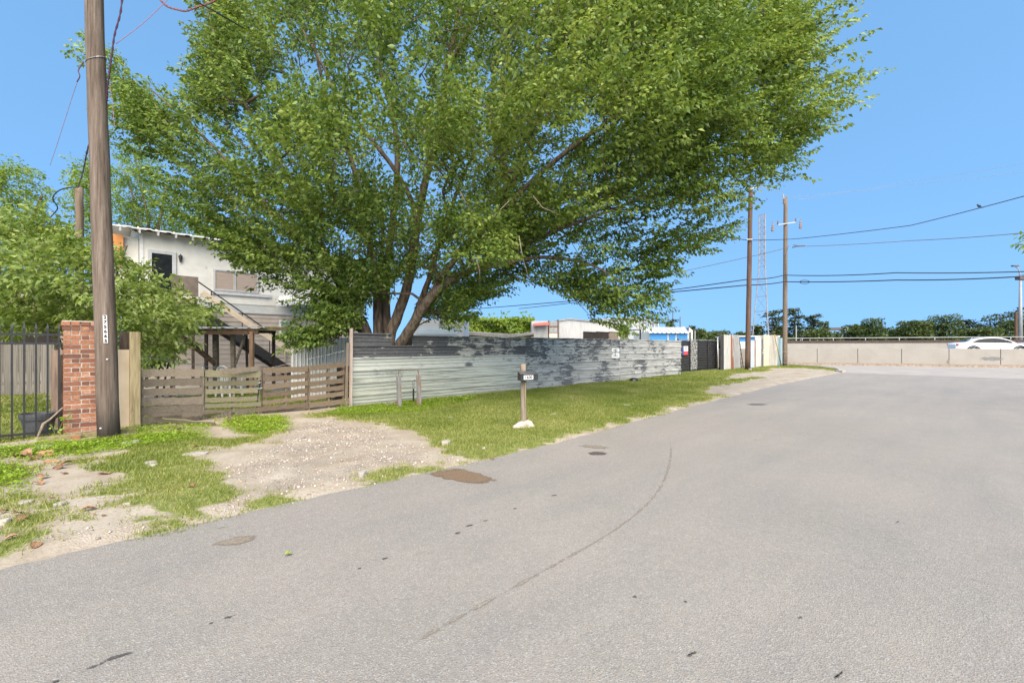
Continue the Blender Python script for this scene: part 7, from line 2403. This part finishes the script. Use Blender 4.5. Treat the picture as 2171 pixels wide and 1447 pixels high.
V = octv[None] * r[:, None, None] * rng.uniform(.6, 1.3, (n, 6, 1)) + np.stack([x, y, z + r * .25], -1)[:, None, :]
a = rng.uniform(0, 6.28, n)
Fc = (octf[None] + (np.arange(n) * 6)[:, None, None]).reshape(-1, 3)
tg = NT('gravel_stone')
cc_ = tg.ramp(tg.node('Attribute', attribute_name='rnd').outputs['Fac'], [(0, (.20, .16, .13)), (.4, (.40, .34, .28)), (.75, (.52, .46, .40)), (.9, (.45, .29, .22)), (1, (.68, .64, .58))])
tg.surf(cc_, .95)
o = np_obj('gravel', V.reshape(-1, 3), Fc, tg.m, None, {'rnd': np.repeat(rng.uniform(0, 1, n), 6)})
tag(o, 'loose pale and reddish gravel on the bare drive', 'gravel', kind='stuff')

def flat_stone(u, v, du, dv, hgt, label, mat='fragment', seed=0, name='concrete_fragment'):
    c = G(u, v); rr = random.Random(seed + u)
    sx = du / F * c.y; sy_ = dv / F * c.y * (c.y / H)
    sy_ = min(sy_, sx * 1.2)
    ring = [c + Vector((sx / 2 * math.cos(t) * rr.uniform(.75, 1.1), sy_ / 2 * math.sin(t) * rr.uniform(.75, 1.1), 0)) for t in np.linspace(0, 2 * math.pi, 9)[:-1]]
    gz_ = float(ground_z(np.array([c.x]), np.array([c.y]))[0])
    m = MB(); m.prism([p + zz * (gz_ - .03 + rr.uniform(-.004, .004)) for p in ring], zz * (hgt + .03))
    return tag(m.build(name, MT[mat], bevel=min(.008, hgt * .3)), label, 'stone')
for i, (u, v, du, dv, h, lab) in enumerate([
    (414, 970, 52, 9, .03, 'flat pale slab of concrete in the grass beside the drive'),
    (98, 953, 40, 8, .04, 'pale flat stone below the end of the mossy timber'),
    (70, 960, 26, 6, .03, 'smaller pale stone next to the flat stone below the timber'),
    (175, 942, 46, 6, .03, 'pale stone strip between the timber and the weathered pole'),
    (278, 942, 34, 7, .03, 'flat grey stone just past the foot of the weathered pole'),
    (320, 990, 24, 7, .03, 'small pale stone in the middle of the worn lawn'),
    (325, 994, 18, 4, .02, 'thin pale chip touching the small stone in the worn lawn'),
    (55, 1076, 24, 12, .03, 'pale whitish chunk on the bare earth near the leaf heap'),
    (130, 1080, 22, 10, .03, 'ring shaped pale chip on the bare earth'),
    (268, 1078, 16, 4, .02, 'thin white chip at the lower edge of the worn lawn'),
    (768, 1014, 18, 7, .05, 'white stone at the street edge of the gravel'),
    (945, 947, 20, 8, .06, 'pale pinkish stone where gravel meets the verge grass'),
    (1026, 957, 8, 5, .03, 'tiny white stone in the grass by the big puddle'),
    (955, 888, 12, 3, .02, 'white chip lying in the mailbox grass'),
    (1175, 881, 10, 4, .02, 'pale blue grey chip in the grass past the mailbox'),
    (1425, 868, 22, 3, .02, 'white patch of rubble at the street edge of the far verge'),
    (1329, 862, 18, 2.4, .02, 'thin white rubble in the far verge grass'),
    (1590, 785.5, 7, 2.2, .12, 'white stone at the foot of the dark brown pole'),
    (1781, 788, 20, 4, .10, 'rounded end of the kerb at the verge corner'),
    (830, 860, 40, 4, .05, 'grey rubble under the first metal sheet'),
    (12, 1120, 16, 9, .04, 'grey stone half buried by the leaf heap'),
]): flat_stone(u, v, du, dv, h, lab, seed=i)
m = MB(); m.beam(G(820, 866) + zz * .05, G(842, 858) + zz * .10, .05, .03)
tag(m.build('loose_board', MT['mailpost']), 'small grey stick lying under the metal fence by the guard post', 'board')

lf = []
for i in range(4):
    rr = random.Random(i); mm = MB(); n_ = 7
    vs_ = []
    for k in range(n_ + 1):
        t = k / n_; w_ = .42 * math.sin(math.pi * min(1, t * .95 + .03)) ** .8
        zc = .16 * math.sin(t * 3 + i)
        vs_ += [(t - .5, -w_, zc + w_ * rr.uniform(.3, .6)), (t - .5, 0, zc), (t - .5, w_, zc + w_ * rr.uniform(.3, .6))]
    mm.add(vs_, [(k * 3 + j, k * 3 + 3 + j, k * 3 + 4 + j, k * 3 + 1 + j) for k in range(n_) for j in (0, 1)])
    lf.append(mm.mesh('dead_leaf', MT['dead_leaf'], smooth=True))
LEAF = [(50, 975, 44, 'broad'), (70, 978, 40, 'flat'), (95, 972, 44, 'curled'), (108, 985, 30, 'pale'), (92, 1021, 26, 'bright'), (82, 1034, 26, 'thin'), (33, 1028, 12, 'tiny'), (122, 998, 26, 'pale'), (140, 990, 28, 'split'), (128, 1000, 22, 'folded'), (218, 1012, 20, 'curled'), (228, 1011, 18, 'upright'), (405, 1041, 18, 'brown'), (40, 1102, 28, 'orange'), (46, 1112, 32, 'broad'), (60, 1106, 18, 'thin'), (8, 1096, 20, 'dark'), (190, 1092, 30, 'long'), (75, 1166, 30, 'flat'), (220, 1103, 12, 'orange'), (415, 956, 16, 'red'), (508, 913, 14, 'dark'), (285, 936, 26, 'dark'), (415, 928, 10, 'tiny'), (855, 912, 8, 'red'), (1045, 974, 11, 'black'), (137, 1013, 20, 'dull'), (110, 1065, 14, 'dull'), (25, 1150, 26, 'thin'), (200, 1103, 10, 'yellow')]
LEAFLAB = ['broad dry leaf at the back of the leaf heap under the pot', 'flat dry leaf in the front of the leaf heap under the pot', 'curled dry leaf at the street end of the upper heap', 'pale dry leaf just below the upper heap', 'single bright orange leaf alone on the bare earth', 'thin dull leaf just below the single bright orange one', 'tiny leaf by the grass tuft at the picture edge', 'pale leaf at the grassy rim below the timber end', 'split leaf lying nearest the worn lawn of the upper heap', 'folded leaf with a dark underside in the upper heap', 'curled leaf of the pair at the rim of the worn lawn', 'upright leaf of the pair at the rim of the worn lawn', 'brown leaf in the middle of the worn lawn', 'orange leaf on top of the lower leaf heap', 'broad leaf at the bottom of the lower leaf heap', 'thin leaf at the street end of the lower heap', 'dark leaf cut by the picture edge', 'long leaf lying above the orange scrap', 'flat leaf on the sand close to the street', 'small orange leaf near the pink plastic scrap', 'red leaf above the flat pale slab', 'dark leaf on the bare drive before the sagging pallet', 'dark curled leaf at the foot of the weathered pole', 'tiny leaf by the splinter pile', 'small red leaf where gravel meets the verge grass', 'small black leaf at the street edge past the big puddle', 'dull leaf between the heap and the worn lawn', 'dull leaf near the ring shaped chip', 'thin leaf in the lower grass tuft at the picture edge', 'yellow leaf fragment by the orange scrap']
for i, (u, v, wpx, ad) in enumerate(LEAF):
    c = G(u, v)
    gz_ = float(ground_z(np.array([c.x]), np.array([c.y]))[0]) if v < 1170 and u < 1000 else .0
    L = wpx / F * c.y
    o = inst(lf[i % 4], 'dead_leaf', None, c + zz * (gz_ + .012), euler=(R.uniform(-.3, .3), R.uniform(-.2, .2), R.uniform(0, 6.28)), scale=(L * .85, L * .75, L * .75))
    tag(o, LEAFLAB[i], 'leaf', 'dry leaves lying on the verge')
c = G(220, 1091); m = MB(); m.blob(c + zz * .02, (.04, .022, .012), 2, .2, 8, 5); tag(m.build('plastic_scrap', MT['pink_plastic']), 'small bright pink scrap of plastic on the bare earth', 'litter')
c = G(200, 1103); m = MB(); m.blob(c + zz * .02, (.022, .02, .018), 5, .2, 8, 5); tag(m.build('orange_scrap', MT['dead_leaf']), 'small orange scrap below the pink plastic', 'litter')
c = G(612, 1177); o = inst(lf[1], 'green_leaf', None, c + zz * .012, euler=(.2, 0, .7), scale=(.055, .05, .05)); me = lf[1].copy(); me.materials[0] = pmat('fallen_green', (.22, .26, .05), (.28, .32, .07), 5, rough=.7, bump=0, vary=0); o.data = me
tag(o, 'single green leaf lying alone on the grey street', 'leaf')
for k, (u, v) in enumerate(((374, 903), (378, 908), (368, 910))):
    c = G(u, v + 8); m = MB(); m.beam(c + Vector((-.09, 0, .03 + k * .02)), c + Vector((.10, .03, .05 + k * .02)), .05, .02)
    tag(m.build('wood_chip', MT['dark_board']), ('lowest', 'middle', 'topmost')[k] + ' splinter of the small rotten wood pile before the pallets', 'board')
